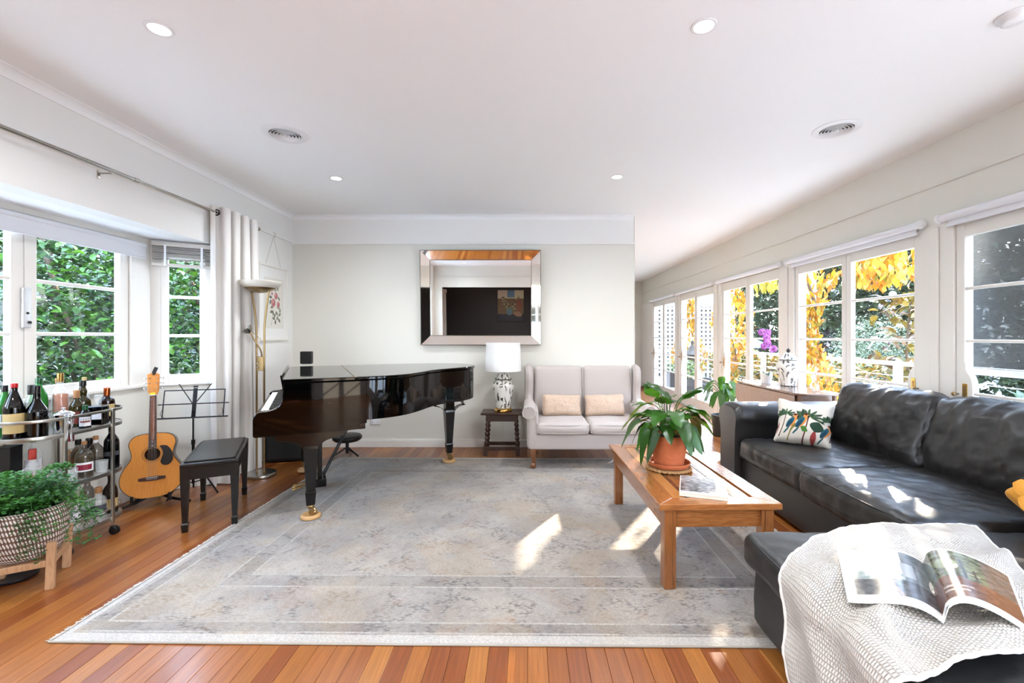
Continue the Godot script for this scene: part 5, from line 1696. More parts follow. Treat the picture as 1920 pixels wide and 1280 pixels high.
	for p in [Vector3(-0.06, 0.60, 0.05), Vector3(-0.01, 0.59, 0.045), Vector3(-0.035, 0.535, 0.06), Vector3(-0.005, 0.53, 0.05), Vector3(-0.03, 0.47, 0.06), Vector3(-0.055, 0.435, 0.055), Vector3(0.005, 0.46, 0.05), Vector3(0.055, 0.405, 0.05), Vector3(0.03, 0.395, 0.055), Vector3(-0.085, 0.595, 0.05), Vector3(-0.02, 0.565, 0.05)]:
		var f := Node3D.new()
		f.name = "flower"
		oc.add_child(f, true)
		f.position = p
		f.rotation = Vector3(rng.randf_range(-0.3, 0.3), rng.randf_range(-0.5, 0.5), rng.randf_range(-0.4, 0.4))
		for k in 5:
			put(pm, "petal", pet, f).rotation.z = TAU * k / 5
		put(lathem(V2([0, 0, 0.007, 0.003, 0.008, 0.010, 0, 0.014]), 8, Transform3D(Basis(Vector3.RIGHT, PI / 2), Vector3(0, -0.004, 0.003))), "lip", lip, f)
	# reed diffuser and folded glasses
	var rd := thing("reed_diffuser", "small clear glass reed diffuser on the drop leaf table", "diffuser", P(2.90, 0.800, 4.56))
	put(lathem(V2([0, 0, 0.030, 0, 0.032, 0.004, 0.032, 0.045, 0.014, 0.055, 0.013, 0.066, 0.015, 0.068]), 20), "bottle", glassm("clear_glass", Color(0.95, 0.97, 0.97), 0.12), rd)
	for k in 6:
		var a := TAU * k / 6
		put(rodm(Vector3(0.004 * cos(a), 0.01, 0.004 * sin(a)), Vector3(0.030 * cos(a), 0.19, 0.030 * sin(a)), 0.0015, 5), "reed", mat("reed_pale", Color(0.70, 0.60, 0.46), 0.8), rd)
	var gs := thing("reading_glasses", "folded dark framed reading glasses on the drop leaf table", "glasses", P(2.70, 0.801, 4.62), 0.6)
	for e in [-1, 1]:
		var ring := []
		for i in 19:
			var a := TAU * i / 18.0
			ring.append(Vector3(e * 0.032 + 0.025 * cos(a), 0.022 + 0.019 * sin(a), 0))
		put(tubem(ring, 0.002, 5), "rim", M["black_plastic"], gs)
		put(rodm(Vector3(e * 0.058, 0.028, 0), Vector3(-e * 0.03, 0.006, -0.03), 0.002, 5), "temple", M["black_plastic"], gs)
	put(rodm(Vector3(-0.008, 0.026, 0), Vector3(0.008, 0.026, 0), 0.002, 5), "bridge", M["black_plastic"], gs)
	# floor plant between the table and the doors
	var fp := thing("floor_plant", "philodendron in a dark pot on the floor behind the drop leaf table", "plant", P(2.66, 0, 6.15))
	put(lathem(V2([0, 0, 0.12, 0, 0.125, 0.01, 0.15, 0.28, 0.148, 0.285, 0.138, 0.285, 0.13, 0.25, 0, 0.25]), 28), "pot", M["black_plastic"], fp)
	var pl := leafm("philodendron_leaf", Color(0.20, 0.36, 0.13), Color(0.20, 0.34, 0.06), 0.35)
	for k in 16:
		var a := k * 2.399
		var q := put(leaf_mesh(0.10 + 0.02 * (k % 3), 0.34 + 0.04 * (k % 6), 0.8 + 0.3 * (k % 4), 0.22, 0.10, 0.005), "leaf", pl, fp)
		q.transform = Transform3D(Basis(Vector3.UP, a), Vector3(0, 0.25, 0))

func rear_picture() -> void:
	# plain stand-in for the figure painting that hangs in the dark room behind the photographer
	var im := print_canvas(220, 260, Color(0.74, 0.70, 0.58))
	im.fill_rect(Rect2i(78, 0, 60, 60), Color(0.36, 0.48, 0.58))
	im.fill_rect(Rect2i(138, 0, 82, 90), Color(0.76, 0.69, 0.60))
	im.fill_rect(Rect2i(0, 70, 220, 190), Color(0.40, 0.32, 0.22))
	im.fill_rect(Rect2i(0, 200, 220, 60), Color(0.16, 0.16, 0.19))
	for k in 60:
		dab(im, Vector2(110 + 70 * sin(k * 1.7), 110 + 50 * cos(k * 2.9)), 9, 5, k, [Color(0.48, 0.44, 0.30), Color(0.62, 0.58, 0.48), Color(0.28, 0.30, 0.18)][k % 3])
	dab(im, Vector2(120, 180), 26, 30, 0, Color(0.33, 0.42, 0.44))
	dab(im, Vector2(42, 125), 24, 52, 0.1, Color(0.48, 0.27, 0.20))
	dab(im, Vector2(50, 200), 36, 20, -0.3, Color(0.55, 0.42, 0.32))
	var m := mat("painting_canvas", Color.WHITE, 0.6)
	m.albedo_texture = ImageTexture.create_from_image(im)
	m.texture_repeat = false
	var p := thing("painting", "large unframed painting on the charcoal wall of the rear room", "painting", P(-0.60, 1.02, DREAR - 2.870), PI)
	put(boxm(Vector3(0, 0.55, -0.012), Vector3(0.98, 1.16, 0.022), 0.002), "canvas", M["black_plastic"], p)
	put(MB.new().grid(2, 2, func(a: float, b: float) -> Vector3: return Vector3((a - 0.5) * 0.96, b * 1.14 - 0.02, 0.0)).mesh(), "painted_face", m, p)

func left_things() -> void:
	curtain_set()
	floor_lamp()
	botanical_print()
	guitar_set()
	music_stand()
	fern_set()

func curtain_set() -> void:
	var rod := thing("curtain_rod", "slim brushed nickel curtain rod above the bay window", "rod", P(-2.775, 2.456, 2.6))
	put(rodm(Vector3(0, 0, 1.9), Vector3(0, 0, -0.62), 0.0125, 12), "outer_tube", M["nickel"], rod)
	put(rodm(Vector3(0, 0, -0.62), Vector3(0, 0, -2.06), 0.010, 12), "inner_tube", M["nickel"], rod)
	put(rodm(Vector3(0, 0, -0.60), Vector3(0, 0, -0.64), 0.0145, 12), "collar", M["nickel"], rod)
	put(MB.new().lathe(V2([0, 0, 0.018, 0.004, 0.022, 0.02, 0.016, 0.036, 0, 0.04]), 12, Transform3D(Basis(Vector3(1, 0, 0), Vector3(0, 0, -1), Vector3(0, 1, 0)), Vector3(0, 0, -2.06))).mesh(), "finial", M["nickel"], rod)
	for z in [-0.42, 1.4, -2.0]:
		put(boxm(Vector3(-0.040, -0.022, z), Vector3(0.085, 0.006, 0.016), 0.002), "bracket", M["nickel"], rod)
		put(boxm(Vector3(-0.079, -0.03, z), Vector3(0.006, 0.055, 0.02), 0.002), "wall_plate", M["nickel"], rod)
	var cloth := leafm("curtain_cloth", Color(0.91, 0.895, 0.875), Color(0.30, 0.29, 0.28), 0.95)
	var c := thing("curtain", "white eyelet curtain gathered at the far end of the bay window", "curtain", P(-2.775, 0, 4.1))
	var o := P(-2.775, 0, 4.1)
	# folds swing from one side of the rod to the other; they spread and shift on the way down
	put(MB.new().grid(150, 44, func(a: float, b: float) -> Vector3:
		var ph := a * TAU * 4.0 + PI * 0.5
		var drop := 1.0 - b
		var d := 4.02 + 0.56 * a * (1.0 + 0.10 * drop) + 0.022 * sin(ph * 2.0) + 0.02 * drop * sin(a * 9.0 + 1.0)
		var amp := 0.052 * (1.0 + 0.25 * drop * sin(a * 13.0)) 
		var sw := cos(ph + 0.35 * drop * sin(a * 5.0))
		var x := -2.775 + 0.012 + amp * sw * (1.0 + 0.12 * absf(sw)) + 0.012 * drop * sin(b * 9.0 + a * 20.0) * 0.5
		return P(maxf(x, -2.842), 0.012 + 2.50 * b, d) - o, false, false, Vector2(6, 6)).mesh(), "cloth", cloth, c)
	for k in 8:
		var a := (k + 0.5) / 8.0
		var d := 4.02 + 0.56 * a
		var ring := []
		for i in 21:
			var t := TAU * i / 20.0
			ring.append(P(-2.775 + 0.024 * cos(t), 2.456 + 0.024 * sin(t), d) - o)
		put(tubem(ring, 0.006, 6), "eyelet", M["black_metal"], c)

func floor_lamp() -> void:
	var l := thing("floor_lamp", "brass uplighter floor lamp with a glass dish and small reading arm", "lamp", P(-2.575, 0, 4.38))
	put(lathem(V2([0, 0, 0.135, 0, 0.140, 0.004, 0.140, 0.030, 0.134, 0.036, 0, 0.040]), 40), "base", M["nickel"], l)
	for e in [-1, 1]:
		var pts := curve([Vector3(e * 0.036, 0.03, 0), Vector3(e * 0.036, 0.9, 0), Vector3(e * 0.038, 1.28, 0), Vector3(e * 0.040, 1.45, 0), Vector3(e * 0.062, 1.65, 0), Vector3(e * 0.082, 1.79, 0)], 6)
		put(tubem(pts, 0.0095, 10), "pole", M["aged_brass"], l)
	put(boxm(Vector3(0, 1.085, 0), Vector3(0.075, 0.135, 0.032), 0.004), "switch_box", M["aged_brass"], l)
	for y in [1.05, 1.09]:
		put(rodm(Vector3(-0.012, y, 0.016), Vector3(-0.012, y, 0.026), 0.008, 10), "dimmer_knob", M["nickel"], l)
	put(lathem(V2([0, 1.765, 0.05, 1.772, 0.11, 1.795, 0.135, 1.812, 0.132, 1.816, 0, 1.79]), 36), "dish_holder", M["aged_brass"], l)
	put(lathem(curve(V2([0.06, 1.796, 0.125, 1.812, 0.168, 1.838, 0.186, 1.872, 0.182, 1.874, 0.163, 1.842, 0.12, 1.818, 0.0, 1.805]), 3), 40), "glass_dish", leafm("frosted_dish", Color(0.90, 0.88, 0.83), Color(0.4, 0.38, 0.34), 0.35), l)
	var arm := curve([Vector3(0.02, 1.15, 0.01), Vector3(0.018, 1.22, 0.03), Vector3(-0.02, 1.31, 0.06), Vector3(-0.05, 1.385, 0.08)], 5)
	put(tubem(arm, 0.007, 8), "reading_arm", M["aged_brass"], l)
	put(MB.new().lathe(V2([0, 0.0, 0.018, 0.002, 0.042, 0.024, 0.052, 0.052, 0.050, 0.053, 0.038, 0.028, 0, 0.012]), 24, Transform3D(Basis(Vector3(0, 0, 1), 0.75) * Basis(Vector3.RIGHT, 0.3), Vector3(-0.045, 1.385, 0.08))).mesh(), "reading_shade", M["nickel"], l)
	put(rodm(Vector3(-0.02, 1.39, 0.09), Vector3(0.055, 1.31, 0.07), 0.003, 6), "adjusting_rod", M["aged_brass"], l)

func botanical_print() -> void:
	var im := print_canvas(300, 420, Color(0.90, 0.885, 0.84))
	stroke(im, [Vector2(110, 390), Vector2(140, 250), Vector2(165, 120), Vector2(170, 30)], 3, 2, Color(0.42, 0.42, 0.36))
	var leafy := [[150, 60], [178, 40], [165, 90], [128, 95], [205, 80], [100, 160], [95, 200], [225, 165], [120, 240], [135, 290], [215, 240], [160, 310], [190, 290], [235, 300], [170, 365], [145, 335], [200, 330], [230, 350], [110, 280], [240, 265]]
	for i in leafy.size():
		dab(im, Vector2(leafy[i][0], leafy[i][1]), 22, 13, i * 1.9, [Color(0.46, 0.47, 0.40), Color(0.52, 0.53, 0.46), Color(0.42, 0.44, 0.37)][i % 3], 0.45)
	for q in [[180, 145, 27], [120, 130, 13], [140, 205, 33], [215, 215, 24]]:
		dab(im, Vector2(q[0], q[1]), q[2], q[2] * 1.1, 0.2, Color(0.80, 0.56, 0.56))
		dab(im, Vector2(q[0] + 4, q[1] + 3), q[2] * 0.65, q[2] * 0.7, 0.5, Color(0.70, 0.44, 0.45))
		dab(im, Vector2(q[0] - 5, q[1] - 6), q[2] * 0.4, q[2] * 0.3, 0.8, Color(0.85, 0.60, 0.58))
	var m := mat("print_paper", Color.WHITE, 0.8)
	m.albedo_texture = ImageTexture.create_from_image(im)
	m.texture_repeat = false
	var p := thing("picture_frame", "white framed botanical print of pink camellias on the left wall", "picture", P(XL, 1.30, 5.10), PI / 2)
	var w := 0.29
	var h := 0.84
	put(boxm(Vector3(0, h / 2, 0.006), Vector3(2 * w - 0.02, h - 0.02, 0.010)), "mount_board", M["frieze_white"], p)
	put(MB.new().grid(2, 2, func(a: float, b: float) -> Vector3: return Vector3((a - 0.5) * 0.40, 0.135 + b * 0.565, 0.0118)).mesh(), "print", m, p)
	for e in [-1, 1]:
		put(boxm(Vector3(e * (w - 0.012), h / 2, 0.011), Vector3(0.024, h, 0.022), 0.003), "frame_side", M["trim_white"], p)
		put(boxm(Vector3(0, h / 2 + e * (h / 2 - 0.012), 0.011), Vector3(2 * w - 0.048, 0.024, 0.022), 0.003), "frame_side", M["trim_white"], p)
		put(rodm(Vector3(e * 0.16, h - 0.02, 0.004), Vector3(0, 1.17, 0.008), 0.0012, 5), "hanging_wire", M["satin_steel"], p)
	put(tubem(curve([Vector3(0, 1.165, 0.012), Vector3(0, 1.18, 0.026), Vector3(0, 1.205, 0.024), Vector3(0, 1.212, 0.008)], 4), 0.0022, 6), "picture_hook", M["satin_steel"], p)

func guitar_outline() -> Array:
	var half := V2([0.0, 0.0, 0.085, 0.008, 0.150, 0.045, 0.192, 0.105, 0.199, 0.165, 0.180, 0.230, 0.146, 0.285, 0.130, 0.325, 0.137, 0.375, 0.147, 0.415, 0.138, 0.455, 0.105, 0.485, 0.05, 0.497, 0.0, 0.498])
	var c := curve(half, 4)
	var o := []
	for q in c:
		o.append(q)
	for i in range(c.size() - 2, 0, -1):
		o.append(Vector2(-c[i].x, c[i].y))
	return o

func guitar_set() -> void:
	var at := P(-2.965, 0.075, 3.60)
	var g := thing("acoustic_guitar", "honey coloured acoustic guitar on a floor stand in the bay", "guitar", at)
	g.basis = Basis(Vector3.UP, 0.50) * Basis(Vector3.RIGHT, -0.16) * Basis(Vector3(0, 0, 1), 0.02)
	var spruce := wood("spruce", [Color(0.76, 0.47, 0.20), Color(0.83, 0.55, 0.26), Color(0.79, 0.50, 0.22)], Vector3(14, 0.8, 8), 0.22, 61, 0.5)
	var side := wood("guitar_side", [Color(0.20, 0.11, 0.07), Color(0.28, 0.16, 0.10), Color(0.23, 0.13, 0.08)], Vector3(4, 4, 10), 0.25, 62, 0.4)
	var rose := wood("rosewood", [Color(0.17, 0.085, 0.06), Color(0.26, 0.14, 0.10), Color(0.20, 0.10, 0.07)], Vector3(14, 2, 8), 0.4, 63)
	var mah := wood("mahogany", [Color(0.40, 0.21, 0.12), Color(0.50, 0.28, 0.16), Color(0.44, 0.24, 0.14)], Vector3(14, 2, 8), 0.3, 64)
	var ol := guitar_outline()
	var k := ol.size()
	var hole := Vector2(0, 0.335)
	# top plate around the sound hole
	put(MB.new().grid(k, 4, func(a: float, b: float) -> Vector3:
		var q: Vector2 = ol[int(round(a * k)) % k]
		var dr := (q - hole).normalized()
		var p := q.lerp(hole + dr * 0.050, b)
		return Vector3(p.x, p.y, 0.052 + 0.002 * b)).mesh(), "soundboard", spruce, g)
	put(MB.new().grid(k, 1, func(a: float, b: float) -> Vector3:
		var q: Vector2 = ol[int(round(a * k)) % k]
		return Vector3(q.x, q.y, -0.052 + 0.104 * b), true).mesh(), "rib", side, g)
	put(MB.new().prism(ol, -0.056, -0.050, Transform3D(Basis(Vector3(1, 0, 0), Vector3(0, 0, 1), Vector3(0, 1, 0)), Vector3.ZERO)).mesh(), "back", side, g)
	var bind := []
	for q in ol:
		bind.append(Vector3(q.x, q.y, 0.051))
	bind.append(bind[0])
	put(tubem(bind, 0.0026, 5), "binding", M["black_plastic"], g)
	for r in [0.054, 0.060, 0.066]:
		var ring := []
		for i in 37:
			var a := TAU * i / 36.0
			ring.append(Vector3(r * cos(a), 0.335 + r * sin(a), 0.0535))
		put(tubem(ring, 0.0012, 4), "rosette", rose, g)
	var pg := []
	for q in curve(V2([0.045, 0.395, 0.090, 0.392, 0.122, 0.345, 0.130, 0.285, 0.108, 0.245, 0.070, 0.242, 0.050, 0.270, 0.058, 0.300, 0.066, 0.335, 0.058, 0.370]), 4, true):
		pg.append(q)
	var flat := Transform3D(Basis(Vector3(1, 0, 0), Vector3(0, 0, 1), Vector3(0, 1, 0)), Vector3.ZERO)
	put(MB.new().prism(pg, 0.053, 0.0555, flat, 0.0005).mesh(), "pickguard", mat("pickguard_dark", Color(0.13, 0.12, 0.12), 0.35), g)
	put(MB.new().prism(V2([-0.085, 0.138, -0.03, 0.132, 0.03, 0.132, 0.085, 0.138, 0.085, 0.158, 0.03, 0.164, -0.03, 0.164, -0.085, 0.158]), 0.053, 0.061, flat, 0.001).mesh(), "bridge", rose, g)
	put(boxm(Vector3(0, 0.156, 0.063), Vector3(0.075, 0.0035, 0.005)), "saddle", M["ivory"], g)
	for i in 6:
		put(rodm(Vector3(-0.027 + 0.0108 * i, 0.144, 0.060), Vector3(-0.027 + 0.0108 * i, 0.144, 0.064), 0.0026, 8), "bridge_pin", M["ivory"], g)
	# neck, frets, dots, head
	put(MB.new().prism(V2([-0.026, 0.385, 0.026, 0.385, 0.0215, 0.80, -0.0215, 0.80]), 0.0555, 0.062, flat, 0.001).mesh(), "fingerboard", rose, g)
	put(MB.new().tube([Vector3(0, 0.45, 0.036), Vector3(0, 0.52, 0.044), Vector3(0, 0.80, 0.046)], [0.028, 0.024, 0.020], 12, true).mesh(), "neck", mah, g)
	var fret := rodm(Vector3(-0.0245, 0, 0.0625), Vector3(0.0245, 0, 0.0625), 0.0009, 4)
	for i in range(1, 20):
		put(fret, "fret", M["chrome"], g).position.y = 0.152 + 0.648 * pow(2.0, -i / 12.0)
	for i in [3, 5, 7, 9, 12, 15, 17]:
		var y := 0.152 + 0.648 * (pow(2.0, -i / 12.0) + pow(2.0, -(i - 1) / 12.0)) * 0.5
		for x in ([-0.010, 0.010] if i == 12 else [0.0]):
			put(rodm(Vector3(x, y, 0.0618), Vector3(x, y, 0.0626), 0.0032, 8), "fret_dot", M["ivory"], g)
	put(MB.new().prism(V2([-0.022, 0.80, 0.022, 0.80, 0.036, 0.835, 0.040, 0.97, 0.012, 0.982, -0.012, 0.982, -0.040, 0.97, -0.036, 0.835]), 0.040, 0.056, flat, 0.002).mesh(), "headstock", wood("head_maple", [Color(0.72, 0.45, 0.20), Color(0.80, 0.53, 0.26)], Vector3(10, 2, 8), 0.25, 65), g)
	put(boxm(Vector3(0, 0.802, 0.060), Vector3(0.044, 0.005, 0.010)), "nut", M["ivory"], g)
	put(boxm(Vector3(-0.004, 0.812, 0.062), Vector3(0.034, 0.018, 0.003), 0.001, Basis(Vector3(0, 0, 1), 0.15)), "guitar_pick", mat("pick_yellow", Color(0.85, 0.78, 0.10), 0.4), g)
	for e in [-1, 1]:
		for i in 3:
			var y := 0.855 + 0.042 * i
			put(rodm(Vector3(e * 0.022, y, 0.056), Vector3(e * 0.022, y, 0.066), 0.005, 10), "tuner_post", M["chrome"], g)
			var kn := put(rodm(Vector3(e * 0.036, y, 0.043), Vector3(e * 0.056, y, 0.043), 0.003, 8), "tuner_shaft", M["chrome"], g)
			put(boxm(Vector3(e * 0.060, y, 0.043), Vector3(0.012, 0.018, 0.010), 0.004), "tuner_button", M["chrome"], kn)
	for i in 6:
		var x := -0.027 + 0.0108 * i
		put(rodm(Vector3(x, 0.152, 0.066), Vector3(x * 0.68, 0.802, 0.0665), 0.0006, 4), "string", M["satin_steel"], g)
	# clip-on tuner at the top of the head
	var tn := thing("clip_tuner", "small black clip tuner on the guitar head", "tuner", g.transform * Vector3(0.006, 0.985, 0.06))
	tn.basis = g.basis * Basis(Vector3(0, 0, 1), -0.35)
	put(boxm(Vector3(0, 0.016, 0.008), Vector3(0.026, 0.052, 0.010), 0.003), "display", M["black_plastic"], tn)
	put(boxm(Vector3(0, -0.008, -0.008), Vector3(0.014, 0.03, 0.026), 0.003), "clip", M["black_plastic"], tn)
	# stand
	var s := thing("guitar_stand", "black tubular floor stand cradling the guitar", "stand", P(-2.965, 0, 3.60), 0.50)
	put(tubem(curve([Vector3(0, 0.06, -0.10), Vector3(0, 0.30, -0.13), Vector3(0, 0.52, -0.155)], 4), 0.011, 8), "spine", M["black_metal"], s)
	put(boxm(Vector3(0, 0.075, -0.085), Vector3(0.07, 0.05, 0.05), 0.008), "hub", M["black_plastic"], s)
	put(boxm(Vector3(0.02, 0.058, -0.055), Vector3(0.035, 0.014, 0.004), 0.001), "tag", M["pick_yellow"], s)
	for e in [-1, 1]:
		put(tubem(curve([Vector3(e * 0.02, 0.07, -0.09), Vector3(e * 0.09, 0.062, -0.04), Vector3(e * 0.115, 0.060, 0.05), Vector3(e * 0.115, 0.068, 0.082), Vector3(e * 0.115, 0.120, 0.090)], 5), 0.010, 8), "cradle_arm", M["rubber"], s)
		put(tubem([Vector3(e * 0.02, 0.07, -0.09), Vector3(e * 0.12, 0.035, -0.03), Vector3(e * 0.24, 0.012, 0.03)], 0.011, 8), "leg", M["black_metal"], s)
	put(tubem([Vector3(0, 0.07, -0.10), Vector3(0, 0.02, -0.21), Vector3(0, 0.012, -0.23)], 0.011, 8), "leg", M["black_metal"], s)

func music_stand() -> void:
	var at := P(-2.838, 0, 3.855)
	var s := thing("music_stand", "thin black folding music stand between the guitar and piano bench", "stand", at, 0.30)
	var bm: Material = M["black_metal"]
	put(rodm(Vector3(0, 0.10, 0), Vector3(0, 0.46, 0), 0.011, 8), "lower_tube", bm, s)
	put(rodm(Vector3(0, 0.44, 0), Vector3(0, 0.72, 0), 0.007, 8), "upper_tube", bm, s)
	put(rodm(Vector3(0, 0.43, 0), Vector3(0, 0.47, 0), 0.015, 8), "clamp", M["black_plastic"], s)
	for k in 3:
		var a := TAU * k / 3.0 + 0.2
		var e := Vector3(0.20 * cos(a), 0.012, 0.20 * sin(a))
		put(rodm(Vector3(0.01 * cos(a), 0.30, 0.01 * sin(a)), e, 0.007, 6), "leg", bm, s)
		put(rodm(Vector3(0.01 * cos(a), 0.11, 0.01 * sin(a)), Vector3(0.115 * cos(a), 0.145, 0.115 * sin(a)), 0.005, 6), "strut", bm, s)
	var d := Node3D.new()
	d.name = "desk"
	s.add_child(d)
	d.position = Vector3(0, 0.66, 0)
	d.rotation.x = -0.22
	put(boxm(Vector3(0, 0.125, 0), Vector3(0.030, 0.25, 0.010), 0.002), "spine", bm, d)
	put(boxm(Vector3(0, 0.262, 0.0), Vector3(0.034, 0.012, 0.014), 0.002), "top_clip", bm, d)
	for y in [0.0, 0.115]:
		put(boxm(Vector3(0, y, 0.006), Vector3(0.52 if y == 0.0 else 0.52, 0.009, 0.006), 0.001), "cross_bar", bm, d)
	put(boxm(Vector3(0, 0.232, 0.006), Vector3(0.45, 0.009, 0.006), 0.001), "cross_bar", bm, d)
	put(boxm(Vector3(0, -0.006, 0.02), Vector3(0.52, 0.004, 0.03), 0.001), "ledge", bm, d)
	for e in [-1, 1]:
		put(boxm(Vector3(e * 0.222, 0.116, 0.004), Vector3(0.008, 0.235, 0.005), 0.001), "upright_bar", bm, d)
		put(rodm(Vector3(e * 0.012, 0.12, 0.012), Vector3(e * 0.12, 0.285, 0.010), 0.004, 6), "diagonal_bar", bm, d)
		put(tubem(curve([Vector3(e * 0.19, 0.0, 0.03), Vector3(e * 0.225, 0.03, 0.035), Vector3(e * 0.215, 0.07, 0.03)], 4), 0.0018, 5), "page_holder", bm, d)

func fern_set() -> void:
	var at := P(-2.735, 0, 2.47)
	var pale := wood("pale_ash", [Color(0.66, 0.50, 0.36), Color(0.76, 0.60, 0.45), Color(0.70, 0.54, 0.40)], Vector3(8, 1.2, 8), 0.5, 71)
	var st := thing("plant_stand", "pale wooden four legged stand under the woven fern basket", "stand", at, 0.56)
	for e in [-1, 1]:
		for f in [-1, 1]:
			put(boxm(Vector3(e * 0.135, 0.125, f * 0.135), Vector3(0.036, 0.25, 0.030), 0.003, Basis(Vector3(0, 0, 1), -e * 0.03)), "leg", pale, st)
		put(boxm(Vector3(0, 0.140, e * 0.135), Vector3(0.235, 0.035, 0.022), 0.003), "cross_rail", pale, st)
		put(boxm(Vector3(e * 0.135, 0.140, 0), Vector3(0.022, 0.035, 0.24), 0.003), "side_rail", pale, st)
	# basket: twisted cord stitches over brown reed
	var bw := print_canvas(128, 128, Color(0.42, 0.32, 0.27))
	for j in 8:
		for i in 8:
			var p := Vector2(i * 16 + 8 + (8 if j % 2 else 0), j * 16 + 8)
			for q in [Vector2.ZERO, Vector2(-128, 0), Vector2(128, 0)]:
				dab(bw, p + q, 8.5, 4.2, 0.75, Color(0.87, 0.85, 0.82))
	var bm := mat("woven_basket", Color.WHITE, 0.85)
	bm.albedo_texture = ImageTexture.create_from_image(bw)
	bm.uv1_scale = Vector3(10, 3.2, 1)
	bump(bm, bm.albedo_texture, 0.5)
	var b := thing("fern_basket", "white and brown woven basket planter holding a maidenhair fern", "planter", at + Vector3(0, 0.1585, 0))
	put(MB.new().lathe(curve(V2([0.0, 0.0, 0.10, 0.0, 0.125, 0.006, 0.150, 0.04, 0.172, 0.12, 0.178, 0.20, 0.172, 0.262, 0.166, 0.270, 0.158, 0.262, 0.160, 0.22, 0.0, 0.215]), 4), 48).mesh(), "basket", bm, b)
	put(lathem(V2([0, 0.225, 0.158, 0.222, 0.158, 0.216, 0, 0.216]), 24), "soil", M["soil"], b)
	# maidenhair fern: wiry fronds of small fan leaflets, drooping over the rim
	var fern := thing("maidenhair_fern", "bushy bright green maidenhair fern in the woven basket", "plant", at + Vector3(0, 0.381, 0))
	var fm := []
	for i in 4:
		fm.append(leafm("fern_leaf_%d" % i, [Color(0.15, 0.33, 0.11), Color(0.20, 0.42, 0.13), Color(0.30, 0.52, 0.16), Color(0.12, 0.27, 0.10)][i], Color(0.16, 0.32, 0.06), 0.6))
	var r := RandomNumberGenerator.new()
	r.seed = 77
	var var_ := []
	for i in 7:
		var mb := MB.new()
		var reach: float = [0.20, 0.25, 0.30, 0.15, 0.27, 0.22, 0.33][i]
		var rise: float = [0.20, 0.15, 0.09, 0.24, 0.04, 0.11, 0.12][i]
		var drop: float = [0.06, 0.13, 0.20, 0.02, 0.22, 0.20, 0.27][i]
		var path := curve([Vector3.ZERO, Vector3(reach * 0.25, rise * 0.8, 0), Vector3(reach * 0.6, rise, 0.01), Vector3(reach, rise - drop, 0.0)], 8)
		mb.tube(path, 0.0012, 4, false)
		for q in 120:
			var t := 0.22 + 0.78 * (q / 120.0)
			var p: Vector3 = path[mini(int(t * (path.size() - 1)), path.size() - 1)]
			var wd := 0.062 * sin(PI * clampf(0.10 + 0.80 * t, 0, 1))
			p += Vector3(r.randf_range(-0.015, 0.015), r.randf_range(-0.022, 0.010), r.randf_range(-wd, wd))
			var s := r.randf_range(0.007, 0.0125)
			var bs := Basis(Vector3(r.randf_range(-1, 1), r.randf_range(-1, 1), r.randf_range(-1, 1)).normalized(), r.randf_range(0, 1.1)) * Basis(Vector3.UP, r.randf_range(0, TAU))
			var base := mb.v.size()
			var fi := mb.ix.size()
			for c in [Vector3(0, 0, 0), Vector3(s * 0.9, 0.001, -s * 0.9), Vector3(s * 1.5, 0, -s * 0.45), Vector3(s * 1.7, 0.001, 0), Vector3(s * 1.5, 0, s * 0.45), Vector3(s * 0.9, 0.001, s * 0.9)]:
				mb.v.append(p + bs * c)
				mb.n.append(bs.y)
				mb.uv.append(Vector2.ZERO)
			for c in 4:
				mb.tri(base, base + c + 2, base + c + 1)
		var_.append(mb.mesh())
	for i in 64:
		var q := put(var_[i % 7], "frond", fm[[0, 1, 1, 2, 0, 3, 1][(i * 3) % 7]], fern)
		q.basis = Basis(Vector3.UP, i * 2.399) * Basis().scaled(Vector3.ONE * r.randf_range(0.75, 1.08))
		q.position = Vector3(0.05 * cos(i * 2.399), 0.0, -0.05 * sin(i * 2.399)) * (1.0 if i % 2 else 0.3)
	var ds := thing("floor_dish", "small dark round dish on the floor under the plant stand", "dish", P(-2.86, 0, 2.53))
	put(lathem(V2([0, 0, 0.085, 0, 0.095, 0.004, 0.098, 0.016, 0.094, 0.018, 0.085, 0.008, 0, 0.007]), 28), "dish", mat("navy_enamel", Color(0.06, 0.07, 0.11), 0.3), ds)

func capsule_path(r: float, half: float, y: float, inset := 0.0) -> Array:
	# stadium outline of the cart, long axis along z
	var o := []
	for i in 33:
		var a := PI * i / 16.0
		var z := half if a < PI else -half
		o.append(Vector3((r - inset) * cos(a), y, z + (r - inset) * sin(a)))
	o.append(o[0])
	return o

func flat_band(path: Array, h: float, t: float) -> ArrayMesh:
	# flat metal strip standing on edge along a closed path
	var k := path.size() - 1
	var c := Vector3.ZERO
	for p in path:
		c += p / path.size()
	var mb := MB.new()
	var prof := V2([0, 0, t, 0, t, h, 0, h, 0, 0])
	mb.grid(k, 4, func(a: float, b: float) -> Vector3:
		var i := int(round(a * k))
		var p: Vector3 = path[i]
		var nx: Vector3 = path[(i + 1) % k] - path[(i - 1 + k) % k]
		var out := Vector3(-nx.z, 0, nx.x).normalized()
		if out.dot(p - c) < 0:
			out = -out
		var q: Vector2 = prof[int(round(b * 4))]
		return p + out * q.x + Vector3.UP * q.y, true)
	return mb.mesh()

